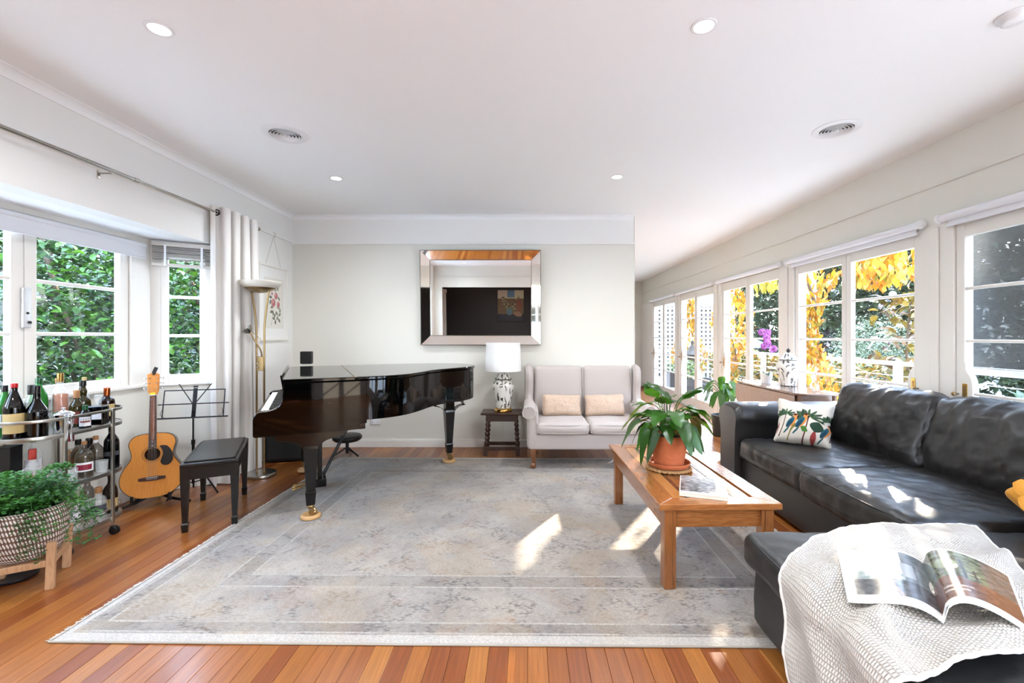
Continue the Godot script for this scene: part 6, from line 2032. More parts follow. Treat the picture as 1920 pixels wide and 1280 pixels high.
func bottle(called: String, label: String, x: float, d: float, y: float, prof: Array, glass: String, cap: Array, band: Array = [], liquid: Array = []) -> Node3D:
	var b := thing(called, label, "bottle", P(x, y, d), 0.0, "")
	put(lathem(curve(prof, 3), 24), "glass", M[glass], b)
	if cap.size():
		put(lathem(V2([0, cap[1], cap[0] * 0.97, cap[1], cap[0], cap[1] + 0.002, cap[0], cap[2] - 0.003, cap[0] * 0.93, cap[2], 0, cap[2]]), 18), "cap", M[cap[3]], b)
	if band.size():
		# printed paper label: part of a turn facing the room
		var r: float = band[0]
		var lo: float = band[1]
		var hi: float = band[2]
		put(MB.new().grid(14, 1, func(a: float, c: float) -> Vector3:
			var t := 0.75 - 1.15 + 2.3 * a
			return Vector3(r * sin(t), lerpf(lo, hi, c), r * cos(t))).mesh(), "paper_label", M[band[3]], b)
		if band.size() > 4:
			put(MB.new().grid(14, 1, func(a: float, c: float) -> Vector3:
				var t := 0.75 - 0.85 + 1.7 * a
				return Vector3((r + 0.0006) * sin(t), lerpf(band[5], band[6], c), (r + 0.0006) * cos(t))).mesh(), "label_panel", M[band[4]], b)
	if liquid.size():
		var lr: float = liquid[0]
		put(lathem(V2([0, 0.005, lr, 0.005, lr, liquid[1] - 0.004, lr * 0.96, liquid[1], 0, liquid[1]]), 18), "liquid", M[liquid[2]], b)
	return b

func bar_cart_set() -> void:
	var cx := -3.018
	var cd := 2.937
	var c := thing("bar_cart", "oval three tier satin metal bar cart on castors by the bay window", "cart", P(cx, 0, cd))
	var r := 0.183
	var hf := 0.160
	glassm("shelf_glass", Color(0.75, 0.80, 0.80), 0.15)
	for y in [0.745, 0.420, 0.105]:
		put(flat_band(capsule_path(r, hf, y - 0.012), 0.024, 0.006), "shelf_frame", M["satin_steel"], c)
		var pl := []
		for p in capsule_path(r, hf, 0.0, 0.003).slice(0, 33):
			pl.append(Vector2(p.x, p.z))
		put(MB.new().prism(pl, y + 0.002, y + 0.010).mesh(), "shelf", M["shelf_glass"], c)
	put(flat_band(capsule_path(r, hf, 0.838), 0.018, 0.006), "gallery_rail", M["satin_steel"], c)
	put(flat_band(capsule_path(r, hf, 0.170), 0.010, 0.005), "gallery_rail", M["satin_steel"], c)
	for e in [-1, 1]:
		for f in [-1, 1]:
			put(boxm(Vector3(e * (r + 0.006), 0.463, f * hf), Vector3(0.014, 0.79, 0.020), 0.002), "upright", M["satin_steel"], c)
			var w := Node3D.new()
			w.name = "castor"
			c.add_child(w, true)
			w.position = Vector3(e * (r + 0.004), 0, f * hf)
			put(rodm(Vector3(0, 0.05, 0), Vector3(0, 0.072, 0), 0.006, 8), "stem", M["chrome"], w)
			put(boxm(Vector3(0.008, 0.048, 0), Vector3(0.034, 0.022, 0.030), 0.007), "hood", M["black_plastic"], w)
			for s in [-1, 1]:
				put(lathem(V2([0, -0.007, 0.024, -0.007, 0.027, -0.004, 0.027, 0.004, 0.024, 0.007, 0, 0.007]), 18, Transform3D(Basis(Vector3(1, 0, 0), Vector3(0, 0, 1), Vector3(0, -1, 0)), Vector3(0.014, 0.027, s * 0.011))), "wheel", M["rubber"], w)
	bottle_stock()

func bottle_stock() -> void:
	glassm("flint", Color(0.93, 0.96, 0.96), 0.16)
	mat("dark_glass", Color(0.012, 0.014, 0.012), 0.04)
	mat("black_glass", Color(0.008, 0.008, 0.010), 0.04)
	mat("olive_glass", Color(0.16, 0.14, 0.03), 0.05)
	mat("brown_glass", Color(0.10, 0.045, 0.02), 0.05)
	mat("navy_glass", Color(0.015, 0.022, 0.035), 0.05)
	mat("green_glass", Color(0.10, 0.42, 0.12), 0.06)
	glassm("smoke_glass", Color(0.30, 0.26, 0.20), 0.55)
	mat("amber_spirit", Color(0.70, 0.35, 0.03), 0.1)
	mat("gold_spirit", Color(0.66, 0.42, 0.06), 0.1)
	mat("dark_spirit", Color(0.06, 0.03, 0.02), 0.1)
	glassm("clear_spirit", Color(0.9, 0.95, 0.97), 0.10)
	mat("cap_red", Color(0.68, 0.04, 0.05), 0.3)
	mat("cap_black", Color(0.02, 0.02, 0.02), 0.3)
	mat("cap_green", Color(0.03, 0.27, 0.12), 0.3)
	mat("cap_cork", Color(0.62, 0.44, 0.28), 0.7)
	mat("cap_gold", Color(0.56, 0.44, 0.22), 0.3, 0.7)
	mat("cap_copper", Color(0.74, 0.36, 0.18), 0.2, 0.9)
	mat("cap_orange", Color(0.72, 0.36, 0.08), 0.4)
	mat("cap_coral", Color(0.72, 0.24, 0.20), 0.4)
	mat("paper_cream", Color(0.76, 0.66, 0.45), 0.7)
	mat("paper_white", Color(0.86, 0.86, 0.87), 0.6)
	mat("paper_coral", Color(0.84, 0.44, 0.35), 0.6)
	mat("paper_crimson", Color(0.50, 0.07, 0.17), 0.5)
	mat("paper_navy", Color(0.07, 0.09, 0.28), 0.5)
	mat("paper_grey", Color(0.24, 0.25, 0.27), 0.5)
	mat("paper_brick", Color(0.48, 0.20, 0.15), 0.6)
	var T := 0.7555
	var big := V2([0, 0, 0.044, 0, 0.047, 0.004, 0.047, 0.15, 0.044, 0.19, 0.026, 0.245, 0.0155, 0.275, 0.0150, 0.30])
	bottle("vermouth_bottle", "large dark bottle with a red cap and red wax seal on the cart", -3.00, 2.652, T, big, "dark_glass", [0.0165, 0.293, 0.318, "cap_red"], [0.0478, 0.03, 0.145, "paper_cream"])
	var vs := bottle("liqueur_bottle", "squat black glossy bottle with a long neck on the cart", -2.925, 2.705, T, V2([0, 0, 0.046, 0, 0.049, 0.004, 0.050, 0.12, 0.046, 0.158, 0.024, 0.20, 0.0165, 0.225, 0.0160, 0.285]), "black_glass", [0.0168, 0.255, 0.300, "cap_black"])
	vs.set_meta("label", "squat black glossy bottle with a long neck on the cart")
	bottle("tonic_bottle", "green bottle with a red foil neck behind the red capped bottle", -3.135, 2.722, T, V2([0, 0, 0.036, 0, 0.038, 0.004, 0.038, 0.17, 0.030, 0.21, 0.015, 0.245, 0.014, 0.28]), "green_glass", [0.0150, 0.262, 0.300, "cap_black"], [0.0386, 0.05, 0.13, "paper_white"])
	bottle("vodka_bottle", "clear bottle with a tall black cap behind the squat black bottle", -3.075, 2.815, T, V2([0, 0, 0.038, 0, 0.040, 0.004, 0.040, 0.16, 0.030, 0.20, 0.017, 0.222, 0.016, 0.255]), "flint", [0.019, 0.232, 0.292, "cap_black"], [0.0406, 0.04, 0.14, "paper_white"])
	bottle("soda_bottle", "bright green bottle with a green cap on the top shelf", -3.135, 2.912, T, V2([0, 0, 0.040, 0, 0.042, 0.004, 0.042, 0.19, 0.032, 0.235, 0.017, 0.268, 0.016, 0.30]), "green_glass", [0.0175, 0.293, 0.325, "cap_green"])
	bottle("amber_rum_bottle", "tall clear bottle half full of amber spirit with a gilt neck", -3.072, 2.985, T, V2([0, 0, 0.038, 0, 0.040, 0.004, 0.040, 0.19, 0.033, 0.235, 0.018, 0.275, 0.016, 0.325]), "flint", [0.0175, 0.295, 0.352, "cap_gold"], [], [0.036, 0.215, "amber_spirit"])
	bottle("gin_bottle", "clear bottle with a cork stopper beside the amber spirit bottle", -3.145, 3.045, T, V2([0, 0, 0.034, 0, 0.036, 0.004, 0.036, 0.20, 0.026, 0.24, 0.017, 0.26, 0.017, 0.29]), "flint", [0.018, 0.282, 0.312, "cap_cork"], [], [0.032, 0.15, "clear_spirit"])
	bottle("whisky_bottle", "brown bottle with a wooden stopper in the middle of the top shelf", -2.985, 3.005, T, V2([0, 0, 0.036, 0, 0.038, 0.004, 0.038, 0.11, 0.032, 0.145, 0.016, 0.172, 0.015, 0.20]), "olive_glass", [0.0165, 0.186, 0.236, "cap_cork"], [0.0386, 0.02, 0.10, "paper_brick"])
	bottle("port_bottle", "bulbous olive green bottle with a black and orange cap", -3.055, 3.118, T, V2([0, 0, 0.040, 0, 0.043, 0.004, 0.043, 0.13, 0.036, 0.165, 0.020, 0.185, 0.024, 0.215, 0.016, 0.245, 0.015, 0.27]), "olive_glass", [0.0185, 0.252, 0.290, "cap_black"]).set_meta("label", "bulbous olive green bottle with a black and orange cap")
	bottle("grappa_bottle", "slim tall clear bottle with a pale stopper at the back of the cart", -3.125, 3.200, T, V2([0, 0, 0.024, 0, 0.026, 0.004, 0.026, 0.20, 0.014, 0.235, 0.012, 0.285]), "flint", [0.013, 0.275, 0.305, "paper_cream"])
	# square decanter
	var sq := thing("square_decanter", "square dark liqueur bottle with a clear glass stopper", "bottle", P(-2.885, T, 3.052), 0.25)
	put(MB.new().soft(Vector3(0, 0.064, 0), Vector3(0.090, 0.128, 0.072), 0.010, 3, 2).mesh(), "glass", M["dark_glass"], sq)
	put(lathem(V2([0.016, 0.126, 0.015, 0.145, 0.019, 0.150, 0.012, 0.154]), 18), "neck", M["flint"], sq)
	put(lathem(V2([0, 0.150, 0.012, 0.152, 0.021, 0.172, 0.023, 0.196, 0.018, 0.200, 0, 0.200]), 18), "stopper", M["flint"], sq)
	put(boxm(Vector3(0.008, 0.060, 0.0368), Vector3(0.058, 0.040, 0.001)), "paper_label", M["paper_white"], sq)
	bottle("cognac_bottle", "amber brown bottle with a copper cap at the end of the top shelf", -2.985, 3.222, T, V2([0, 0, 0.042, 0, 0.044, 0.004, 0.044, 0.12, 0.038, 0.15, 0.018, 0.168, 0.016, 0.185]), "brown_glass", [0.0185, 0.172, 0.228, "cap_copper"], [0.0447, 0.03, 0.115, "paper_cream"])
	bottle("bitters_bottle", "small dark bottle with two white labels in front on the top shelf", -2.880, 2.955, T, V2([0, 0, 0.028, 0, 0.030, 0.004, 0.030, 0.085, 0.022, 0.105, 0.013, 0.118, 0.013, 0.13]), "dark_glass", [0.015, 0.115, 0.145, "cap_green"], [0.0306, 0.012, 0.072, "paper_white", "paper_brick", 0.036, 0.046])
	# steel shaker and tongs
	var sh := thing("ice_bucket", "polished steel ice bucket with a lid on the top shelf of the cart", "bucket", P(-2.895, T, 2.832))
	put(lathem(V2([0, 0, 0.036, 0, 0.040, 0.004, 0.050, 0.10, 0.053, 0.104, 0.050, 0.108]), 28), "pail", M["chrome"], sh)
	put(lathem(V2([0.054, 0.106, 0.052, 0.112, 0.036, 0.124, 0.010, 0.131, 0.006, 0.138, 0.012, 0.146, 0, 0.150]), 28), "lid", M["chrome"], sh)
	put(rodm(Vector3(0.045, 0.085, 0.03), Vector3(0.085, 0.055, 0.045), 0.006, 8), "spout", M["chrome"], sh)
	var tg := thing("ice_tongs", "bright steel ice tongs hooked over the cart rail", "tongs", P(-2.812, 0.70, 2.79), 0.3)
	for e in [-1, 1]:
		put(MB.new().tube(curve([Vector3(e * 0.006, 0.155, 0), Vector3(e * 0.010, 0.11, 0.004), Vector3(e * 0.009, 0.05, 0.004), Vector3(e * 0.012, 0.0, 0.006)], 4), [0.004, 0.005, 0.005, 0.005, 0.006, 0.006, 0.006, 0.006, 0.007, 0.008, 0.009, 0.009, 0.006], 8, true, 0.35).mesh(), "arm", M["chrome"], tg)
	put(tubem(curve([Vector3(-0.006, 0.155, 0), Vector3(-0.012, 0.166, -0.004), Vector3(0.012, 0.166, -0.004), Vector3(0.006, 0.155, 0)], 4), 0.004, 6), "hinge", M["chrome"], tg)
	# middle shelf
	var m := 0.4305
	var pk := thing("pink_gin_bottle", "square pink gin bottle with a coral cap and coral label", "bottle", P(-2.950, m, 2.705), 0.5)
	put(MB.new().soft(Vector3(0, 0.07, 0), Vector3(0.080, 0.14, 0.080), 0.016, 3, 2).mesh(), "glass", M["flint"], pk)
	put(boxm(Vector3(0, 0.045, 0), Vector3(0.082, 0.082, 0.082), 0.016), "paper_label", M["paper_coral"], pk)
	put(lathem(curve(V2([0.034, 0.134, 0.026, 0.156, 0.015, 0.168, 0.0145, 0.19]), 4), 18), "neck", M["flint"], pk)
	put(lathem(V2([0, 0.186, 0.0175, 0.186, 0.0175, 0.243, 0.016, 0.247, 0, 0.247]), 18), "cap", M["cap_coral"], pk)
	bottle("vodka_flask", "clear round shouldered bottle behind the coral labelled bottle", -3.065, 2.815, m, V2([0, 0, 0.038, 0, 0.040, 0.004, 0.040, 0.17, 0.036, 0.20, 0.014, 0.235, 0.013, 0.27]), "flint", [0.0145, 0.262, 0.285, "cap_black"], [0.0406, 0.04, 0.16, "paper_white"])
	bottle("golden_rum_bottle", "bottle of golden spirit with a dark red cap on the middle shelf", -3.095, 3.075, m, V2([0, 0, 0.038, 0, 0.040, 0.004, 0.040, 0.12, 0.034, 0.165, 0.016, 0.19, 0.015, 0.225]), "flint", [0.018, 0.208, 0.252, "paper_crimson"], [], [0.037, 0.15, "gold_spirit"])
	bottle("bourbon_bottle", "brown spirit bottle with a plum cap next to the golden one", -3.020, 3.050, m, V2([0, 0, 0.034, 0, 0.036, 0.004, 0.036, 0.12, 0.030, 0.155, 0.015, 0.18, 0.014, 0.20]), "smoke_glass", [0.0165, 0.19, 0.226, "cap_black"], [], [0.032, 0.11, "amber_spirit"])
	bottle("sherry_bottle", "round shouldered smoky bottle with a white and crimson label", -2.905, 2.975, m, V2([0, 0, 0.044, 0, 0.047, 0.004, 0.047, 0.12, 0.040, 0.155, 0.020, 0.175, 0.014, 0.19, 0.013, 0.215]), "smoke_glass", [0.0145, 0.21, 0.230, "cap_cork"], [0.0478, 0.040, 0.098, "paper_white", "paper_crimson", 0.050, 0.085], [0.043, 0.045, "dark_spirit"])
	bottle("muscat_bottle", "smoky bottle with a short white neck label behind the crimson label", -2.975, 3.128, m, V2([0, 0, 0.038, 0, 0.041, 0.004, 0.041, 0.12, 0.034, 0.155, 0.016, 0.18, 0.014, 0.215]), "smoke_glass", [0.015, 0.205, 0.232, "cap_cork"], [0.0147, 0.18, 0.205, "paper_white"], [0.037, 0.08, "dark_spirit"])
	bottle("cassis_bottle", "short dark bottle at the back of the middle shelf", -3.075, 3.185, m, V2([0, 0, 0.034, 0, 0.036, 0.004, 0.036, 0.11, 0.026, 0.14, 0.018, 0.16, 0.018, 0.18]), "brown_glass", [0.020, 0.172, 0.205, "dark_spirit"])
	bottle("wine_bottle", "tall dark navy bottle at the far end of the middle shelf", -2.925, 3.192, m, V2([0, 0, 0.040, 0, 0.043, 0.004, 0.043, 0.16, 0.036, 0.20, 0.018, 0.235, 0.016, 0.285]), "navy_glass", [0.017, 0.250, 0.292, "cap_black"], [0.0437, 0.085, 0.115, "paper_grey"])
	var bx := thing("gift_box", "tall dark navy presentation box at the near end of the middle shelf", "box", P(-3.105, m, 2.712), 0.2)
	put(boxm(Vector3(0, 0.13, 0), Vector3(0.085, 0.26, 0.085), 0.002), "body", mat("box_navy", Color(0.02, 0.022, 0.04), 0.4), bx)
	put(boxm(Vector3(0, 0.255, 0), Vector3(0.087, 0.014, 0.087), 0.002), "lid", M["box_navy"], bx)
	# cut glass tumblers
	var tum := [[-2.985, 2.800], [-3.02, 2.905], [-2.89, 2.872], [-2.93, 2.800], [-2.872, 3.062], [-2.90, 3.115]]
	var gl := MB.new()
	gl.grid(40, 6, func(a: float, b: float) -> Vector3:
		var i := int(round(b * 6))
		var q: Vector2 = V2([0.0, 0.001, 0.026, 0.0, 0.030, 0.012, 0.032, 0.040, 0.034, 0.082, 0.031, 0.082, 0.028, 0.014])[i]
		var rr := q.x * (1.0 + (0.03 * cos(a * TAU * 10.0) if i > 0 and i < 4 else 0.0))
		return Vector3(rr * cos(-a * TAU), q.y, rr * sin(-a * TAU)), true)
	var gmesh := gl.mesh()
	for i in tum.size():
		if i == 5:
			continue
		var t := thing("tumbler", "cut glass tumbler " + ["beside the coral labelled bottle", "behind the others in the middle of the shelf", "in front of the crimson label bottle", "just behind the near end of the cart rail", "between the crimson label and the navy bottle", ""][i], "glass", P(tum[i][0], m, tum[i][1]), 0.0, "cut glass tumblers on the cart")
		put(gmesh, "bowl", M["flint"], t)
		put(lathem(V2([0, 0.001, 0.027, 0.001, 0.028, 0.012, 0, 0.013]), 20), "base", M["flint"], t)
	# bottom shelf
	var lo := 0.1155
	var j := bottle("dry_gin_bottle", "clear wide bottle with a white and navy label on the lowest shelf", -2.925, 2.905, lo, V2([0, 0, 0.048, 0, 0.051, 0.004, 0.051, 0.14, 0.044, 0.17, 0.020, 0.20, 0.016, 0.24]), "flint", [0.018, 0.235, 0.265, "cap_black"], [0.0518, 0.035, 0.105, "paper_white", "paper_navy", 0.037, 0.046])
	var tm := TextMesh.new()
	var sf := SystemFont.new()
	sf.font_names = PackedStringArray(["Droid Sans"])
	tm.font = sf
	tm.text = "JOA"
	tm.font_size = 22
	tm.pixel_size = 0.001
	tm.depth = 0.0006
	var tx := put(tm, "lettering", M["paper_grey"], j)
	tx.position = Vector3(0.0527 * sin(0.72), 0.076, 0.0527 * cos(0.72))
	tx.rotation.y = 0.72
	bottle("tequila_bottle", "clear bottle with a grey label and cork on the lowest shelf", -2.915, 3.085, lo, V2([0, 0, 0.040, 0, 0.043, 0.004, 0.043, 0.10, 0.036, 0.135, 0.018, 0.155, 0.016, 0.175]), "flint", [0.020, 0.170, 0.208, "cap_cork"], [0.0437, 0.02, 0.095, "paper_grey", "paper_white", 0.03, 0.05], [0.039, 0.09, "clear_spirit"])
	bottle("brandy_bottle", "dark bottle with a cream label at the far end of the lowest shelf", -2.945, 3.205, lo, V2([0, 0, 0.040, 0, 0.043, 0.004, 0.043, 0.13, 0.034, 0.17, 0.016, 0.20, 0.015, 0.25]), "brown_glass", [0.017, 0.24, 0.275, "cap_black"], [0.0437, 0.03, 0.095, "paper_cream"])
	bottle("aperitif_bottle", "dark necked bottle at the back of the lowest shelf", -3.055, 3.150, lo, V2([0, 0, 0.038, 0, 0.040, 0.004, 0.040, 0.14, 0.030, 0.18, 0.017, 0.20, 0.016, 0.25]), "smoke_glass", [0.018, 0.225, 0.268, "dark_spirit"], [0.0406, 0.04, 0.11, "paper_white"])
	bottle("mixer_bottle", "clear mixer bottle with a white label behind the navy labelled one", -3.055, 2.965, lo, V2([0, 0, 0.036, 0, 0.038, 0.004, 0.038, 0.14, 0.026, 0.18, 0.014, 0.20, 0.013, 0.22]), "flint", [0.015, 0.215, 0.235, "cap_black"], [0.0386, 0.04, 0.11, "paper_white"])

func leaf_blade(l: float, w: float, n := 4) -> ArrayMesh:
	return MB.new().grid(2, n, func(a: float, b: float) -> Vector3:
		var ww := w * 0.5 * pow(sin(PI * clampf(0.04 + 0.92 * pow(b, 0.8), 0.0, 1.0)), 0.9)
		var s := (a - 0.5) * 2.0
		return Vector3(s * ww, 0.12 * l * sin(PI * b) + absf(s) * ww * 0.25, -b * l)).mesh()

# leaves: the ones nearest the house as separate parts, the others as one body of foliage
func foliage(parent: Node3D, mesh: Mesh, cols: Array, back: Color, spots: Array, singles: int, rough := 0.45) -> void:
	var mm := StandardMaterial3D.new()
	mm.resource_name = String(parent.name) + "_leaves"
	mm.vertex_color_use_as_albedo = true
	mm.roughness = rough
	mm.backlight_enabled = true
	mm.backlight = back
	var ms := []
	for i in cols.size():
		var k: Color = cols[i]
		var q := leafm("%s_leaf_%d" % [parent.name, i], k, back, rough)
		ms.append(q)
	var eye := Vector3(0, 1.35, 0) - parent.position
	var far := []
	for s in spots:
		far.append([(s as Transform3D).origin.distance_squared_to(eye), s])
	if singles > 0:
		far.sort_custom(func(a, b): return a[0] < b[0])
	var r := RandomNumberGenerator.new()
	r.seed = 400 + spots.size()
	for i in mini(singles, far.size()):
		var o := put(mesh, "leaf", ms[r.randi() % ms.size()], parent)
		o.transform = far[i][1]
	var n := far.size() - singles
	if n <= 0:
		return
	var multi := MultiMesh.new()
	multi.transform_format = MultiMesh.TRANSFORM_3D
	multi.use_colors = true
	multi.mesh = mesh
	multi.instance_count = n
	for i in n:
		multi.set_instance_transform(i, far[singles + i][1])
		var c: Color = cols[r.randi() % cols.size()]
		multi.set_instance_color(i, c.srgb_to_linear())
	var o := MultiMeshInstance3D.new()
	o.name = "foliage"
	o.multimesh = multi
	o.material_override = mm
	parent.add_child(o, true)
	tag(o, "dense leaves", "", "", "stuff")

func tumble(r: RandomNumberGenerator, p: Vector3, s: float, hang := 0.5) -> Transform3D:
	var b := Basis(Vector3.UP, r.randf_range(0, TAU)) * Basis(Vector3.RIGHT, r.randf_range(-0.5, 0.5) - hang) * Basis(Vector3(0, 0, 1), r.randf_range(-0.6, 0.6))
	return Transform3D(b.scaled(Vector3.ONE * s), p)

func garden_right() -> void:
	var deck := mat("deck_paving", Color.WHITE, 0.9)
	deck.albedo_texture = noise_tex(0.02, 5, [Color(0.78, 0.75, 0.70), Color(0.86, 0.83, 0.78), Color(0.81, 0.78, 0.73)], 512, 71)
	triplanar(deck, Vector3(0.6, 0.6, 0.6), true)
	var gr := struct("ground", "pale paved terrace and garden ground outside")
	put(boxm(P(3.9, -0.13, 5.0), Vector3(1.30, 0.20, 26.0)), "terrace", deck, gr)
	var soil := mat("garden_gravel", Color(1, 1, 1), 0.95)
	soil.albedo_texture = noise_tex(0.05, 5, [Color(0.80, 0.80, 0.78), Color(0.87, 0.87, 0.85), Color(0.77, 0.77, 0.74)], 512, 74)
	triplanar(soil, Vector3(0.4, 0.4, 0.4), true)
	put(boxm(P(24.5, -0.75, 8.0), Vector3(40.0, 0.2, 70.0)), "lawn", soil, gr)
	put(boxm(P(-24.0, -0.25, 8.0), Vector3(41.0, 0.2, 70.0)), "side_garden", soil, gr)
	mat("outdoor_white", Color(0.80, 0.79, 0.77), 0.6)
	# pergola of white posts and beams
	var pg := thing("pergola", "white timber pergola over the terrace with climbing wisteria", "pergola", P(4.15, -0.03, 8.0))
	for d in [3.3, 6.62, 9.2, 11.6]:
		put(boxm(P(0, 1.60, d - 8.0), Vector3(0.095, 3.2, 0.095), 0.004), "post", M["outdoor_white"], pg)
	put(boxm(P(0, 3.28, -0.3), Vector3(0.07, 0.16, 9.0), 0.004), "beam", M["outdoor_white"], pg)
	for k in 7:
		put(boxm(P(-0.45, 3.41, -4.0 + 1.3 * k), Vector3(1.15, 0.10, 0.045), 0.003), "rafter", M["outdoor_white"], pg)
	# balustrade
	var bl := thing("balustrade", "white terrace balustrade with a flat top rail and slim wires", "railing", P(4.46, -0.03, 7.0))
	put(boxm(P(0, 1.05, 0), Vector3(0.09, 0.045, 13.0), 0.004), "top_rail", M["outdoor_white"], bl)
	for k in 9:
		put(boxm(P(0, 0.515, -6.2 + 1.55 * k), Vector3(0.07, 1.03, 0.07), 0.003), "baluster_post", M["outdoor_white"], bl)
	for y in [0.18, 0.36, 0.54, 0.72, 0.90]:
		put(rodm(P(0, y, -6.4), P(0, y, 6.4), 0.004, 5), "wire", M["satin_steel"], bl)
	# lattice screen at the far end of the terrace
	var lt := thing("lattice_screen", "white square lattice screen at the far end of the terrace", "screen", P(4.55, -0.03, 14.0))
	for k in 19:
		put(boxm(Vector3(-1.17 + 0.13 * k, 1.35, 0), Vector3(0.055, 2.5, 0.014), 0.0), "upright_slat", M["outdoor_white"], lt)
	for k in 18:
		put(boxm(Vector3(0, 0.28 + 0.13 * k, 0.014), Vector3(2.45, 0.055, 0.012), 0.0), "cross_slat", M["outdoor_white"], lt)
	for x in [-1.22, 1.22]:
		put(boxm(Vector3(x, 1.35, 0.0), Vector3(0.10, 2.7, 0.10), 0.004), "post", M["outdoor_white"], lt)
	put(boxm(Vector3(0, 0.94, 0.024), Vector3(2.5, 0.11, 0.02), 0.003), "mid_rail", M["outdoor_white"], lt)
	put(boxm(Vector3(0, 2.68, 0.0), Vector3(2.54, 0.12, 0.12), 0.004), "top_rail", M["outdoor_white"], lt)
	var dark_back := thing("garden_shed", "dark timber garden shed behind the lattice", "shed", P(4.9, -0.65, 16.3))
	put(boxm(Vector3(0, 1.5, 0), Vector3(4.5, 3.0, 1.2)), "walls", mat("shed_dark", Color(0.20, 0.18, 0.15), 0.9), dark_back)
	put(MB.new().prism(V2([-0.75, 0, 0.75, 0, 0, 0.5]), -2.4, 2.4, Transform3D(Basis(Vector3(0, 0, 1), Vector3(1, 0, 0), Vector3(0, 1, 0)), Vector3(0, 3.0, 0))).mesh(), "roof", mat("shed_roof", Color(0.26, 0.25, 0.25), 0.8), dark_back)
	# planters and a stone lantern on the terrace
	var r := RandomNumberGenerator.new()
	r.seed = 31
	for q in [[3.62, 10.3, "by the far doors"], [4.05, 12.4, "in front of the lattice"]]:
		var pl := thing("planter_box", "dark square planter with a small shrub " + q[2], "planter", P(q[0], -0.03, q[1]))
		put(MB.new().prism(V2([-0.2, -0.2, 0.2, -0.2, 0.2, 0.2, -0.2, 0.2]), 0, 0.42, Transform3D(), 0.01).mesh(), "box", mat("planter_dark", Color(0.17, 0.16, 0.16), 0.7), pl)
		var spots := []
		for i in 420:
			var v := Vector3(r.randfn(), r.randfn(), r.randfn()).normalized() * 0.26 * pow(r.randf(), 0.4)
			spots.append(tumble(r, Vector3(0, 0.60, 0) + v, r.randf_range(0.7, 1.2), 0.0))
		foliage(pl, leaf_blade(0.07, 0.035), [Color(0.40, 0.50, 0.20), Color(0.52, 0.58, 0.26), Color(0.30, 0.40, 0.16)], Color(0.3, 0.35, 0.08), spots, 0)
	var ln := thing("stone_lantern", "dark stone garden lantern standing on the terrace", "lantern", P(3.98, -0.03, 10.9))
	put(lathem(V2([0, 0, 0.16, 0, 0.16, 0.06, 0.07, 0.12, 0.06, 0.55, 0.12, 0.62, 0.15, 0.68, 0.11, 0.70, 0.11, 0.92, 0.12, 0.94, 0, 0.94]), 8), "body", mat("lantern_stone", Color(0.26, 0.24, 0.22), 0.9), ln)
	put(lathem(curve(V2([0.26, 0.93, 0.25, 0.95, 0.14, 1.03, 0.07, 1.12, 0.03, 1.18, 0.045, 1.24, 0.0, 1.30]), 3), 8), "roof_cap", M["lantern_stone"], ln)
	# wisteria: yellow autumn leaflets trailing from the pergola
	var wb := leaf_blade(0.115, 0.046)
	var yc := [Color(0.68, 0.50, 0.09), Color(0.74, 0.57, 0.12), Color(0.64, 0.42, 0.06), Color(0.50, 0.50, 0.12), Color(0.70, 0.48, 0.08)]
	var bark := mat("vine_bark", Color(0.36, 0.30, 0.24), 0.95)
	var vines := [[4.15, 6.62, 950, 210, 0.36, "on the pergola post behind the ginger jar", 2.22], [4.15, 9.2, 1200, 150, 0.42, "on the pergola post behind the orchid", 2.55], [4.15, 11.6, 1100, 90, 0.46, "on the farthest pergola post", 2.55]]
	for v in vines:
		var t := thing("wisteria_vine", "golden yellow wisteria " + v[5], "vine", P(v[0], -0.03, v[1]))
		var tr := []
		for i in 30:
			var y := 3.2 * i / 29.0
			tr.append(Vector3(0.075 * cos(y * 4.0 + v[1]), y, 0.075 * sin(y * 4.0 + v[1])))
		put(tubem(tr, 0.022, 6), "stem", bark, t)
		var spots := []
		var n: int = v[2]
		for i in n:
			var y: float = v[6] - (v[6] - 0.40) * r.randf()
			var rad: float = v[4] * (0.35 + 0.65 * pow(r.randf(), 0.5)) * (0.62 + 0.38 * sin(y * 3.1 + v[1]))
			var a := r.randf_range(0, TAU)
			spots.append(tumble(r, Vector3(rad * cos(a), y, rad * sin(a)), r.randf_range(0.7, 1.25), -1.0))
		if v[1] < 7.0:
			for i in 70:
				spots.append(tumble(r, Vector3(r.randfn() * 0.08, 2.46 + r.randfn() * 0.07, 0.22 + r.randfn() * 0.10), r.randf_range(0.7, 1.1), -1.0))
		foliage(t, wb, yc, Color(0.62, 0.44, 0.05), spots, v[3])
	var tb := thing("wisteria_branch", "golden wisteria cluster hanging from the pergola beam on a bare branch", "vine", P(4.62, 2.66, 5.95))
	var br := [Vector3(-0.30, 0.05, -0.5), Vector3(-0.05, 0.02, -0.1), Vector3(0.15, 0.0, 0.25), Vector3(0.42, 0.08, 0.62), Vector3(0.70, 0.20, 0.9)]
	put(tubem(curve(br, 5), 0.014, 6), "branch", bark, tb)
	for k in 7:
		var s0 := Vector3(0.25 + 0.07 * k, 0.03 + 0.03 * k, 0.35 + 0.09 * k)
		put(tubem([s0, s0 + Vector3(0.06, 0.14 + 0.02 * (k % 3), 0.03 * (k % 2)), s0 + Vector3(0.16, 0.24, -0.04)], 0.005, 5), "twig", bark, tb)
	var sp := []
	for i in 620:
		var q := Vector3(r.randfn() * 0.22, -0.10 - 0.62 * pow(r.randf(), 1.2), r.randfn() * 0.24)
		sp.append(tumble(r, q, r.randf_range(0.9, 1.5), -1.1))
	foliage(tb, wb, yc, Color(0.62, 0.42, 0.05), sp, 220)
	var tc := thing("wisteria_branch", "yellow green wisteria spray hanging between two pergola posts", "vine", P(4.18, 3.16, 7.90))
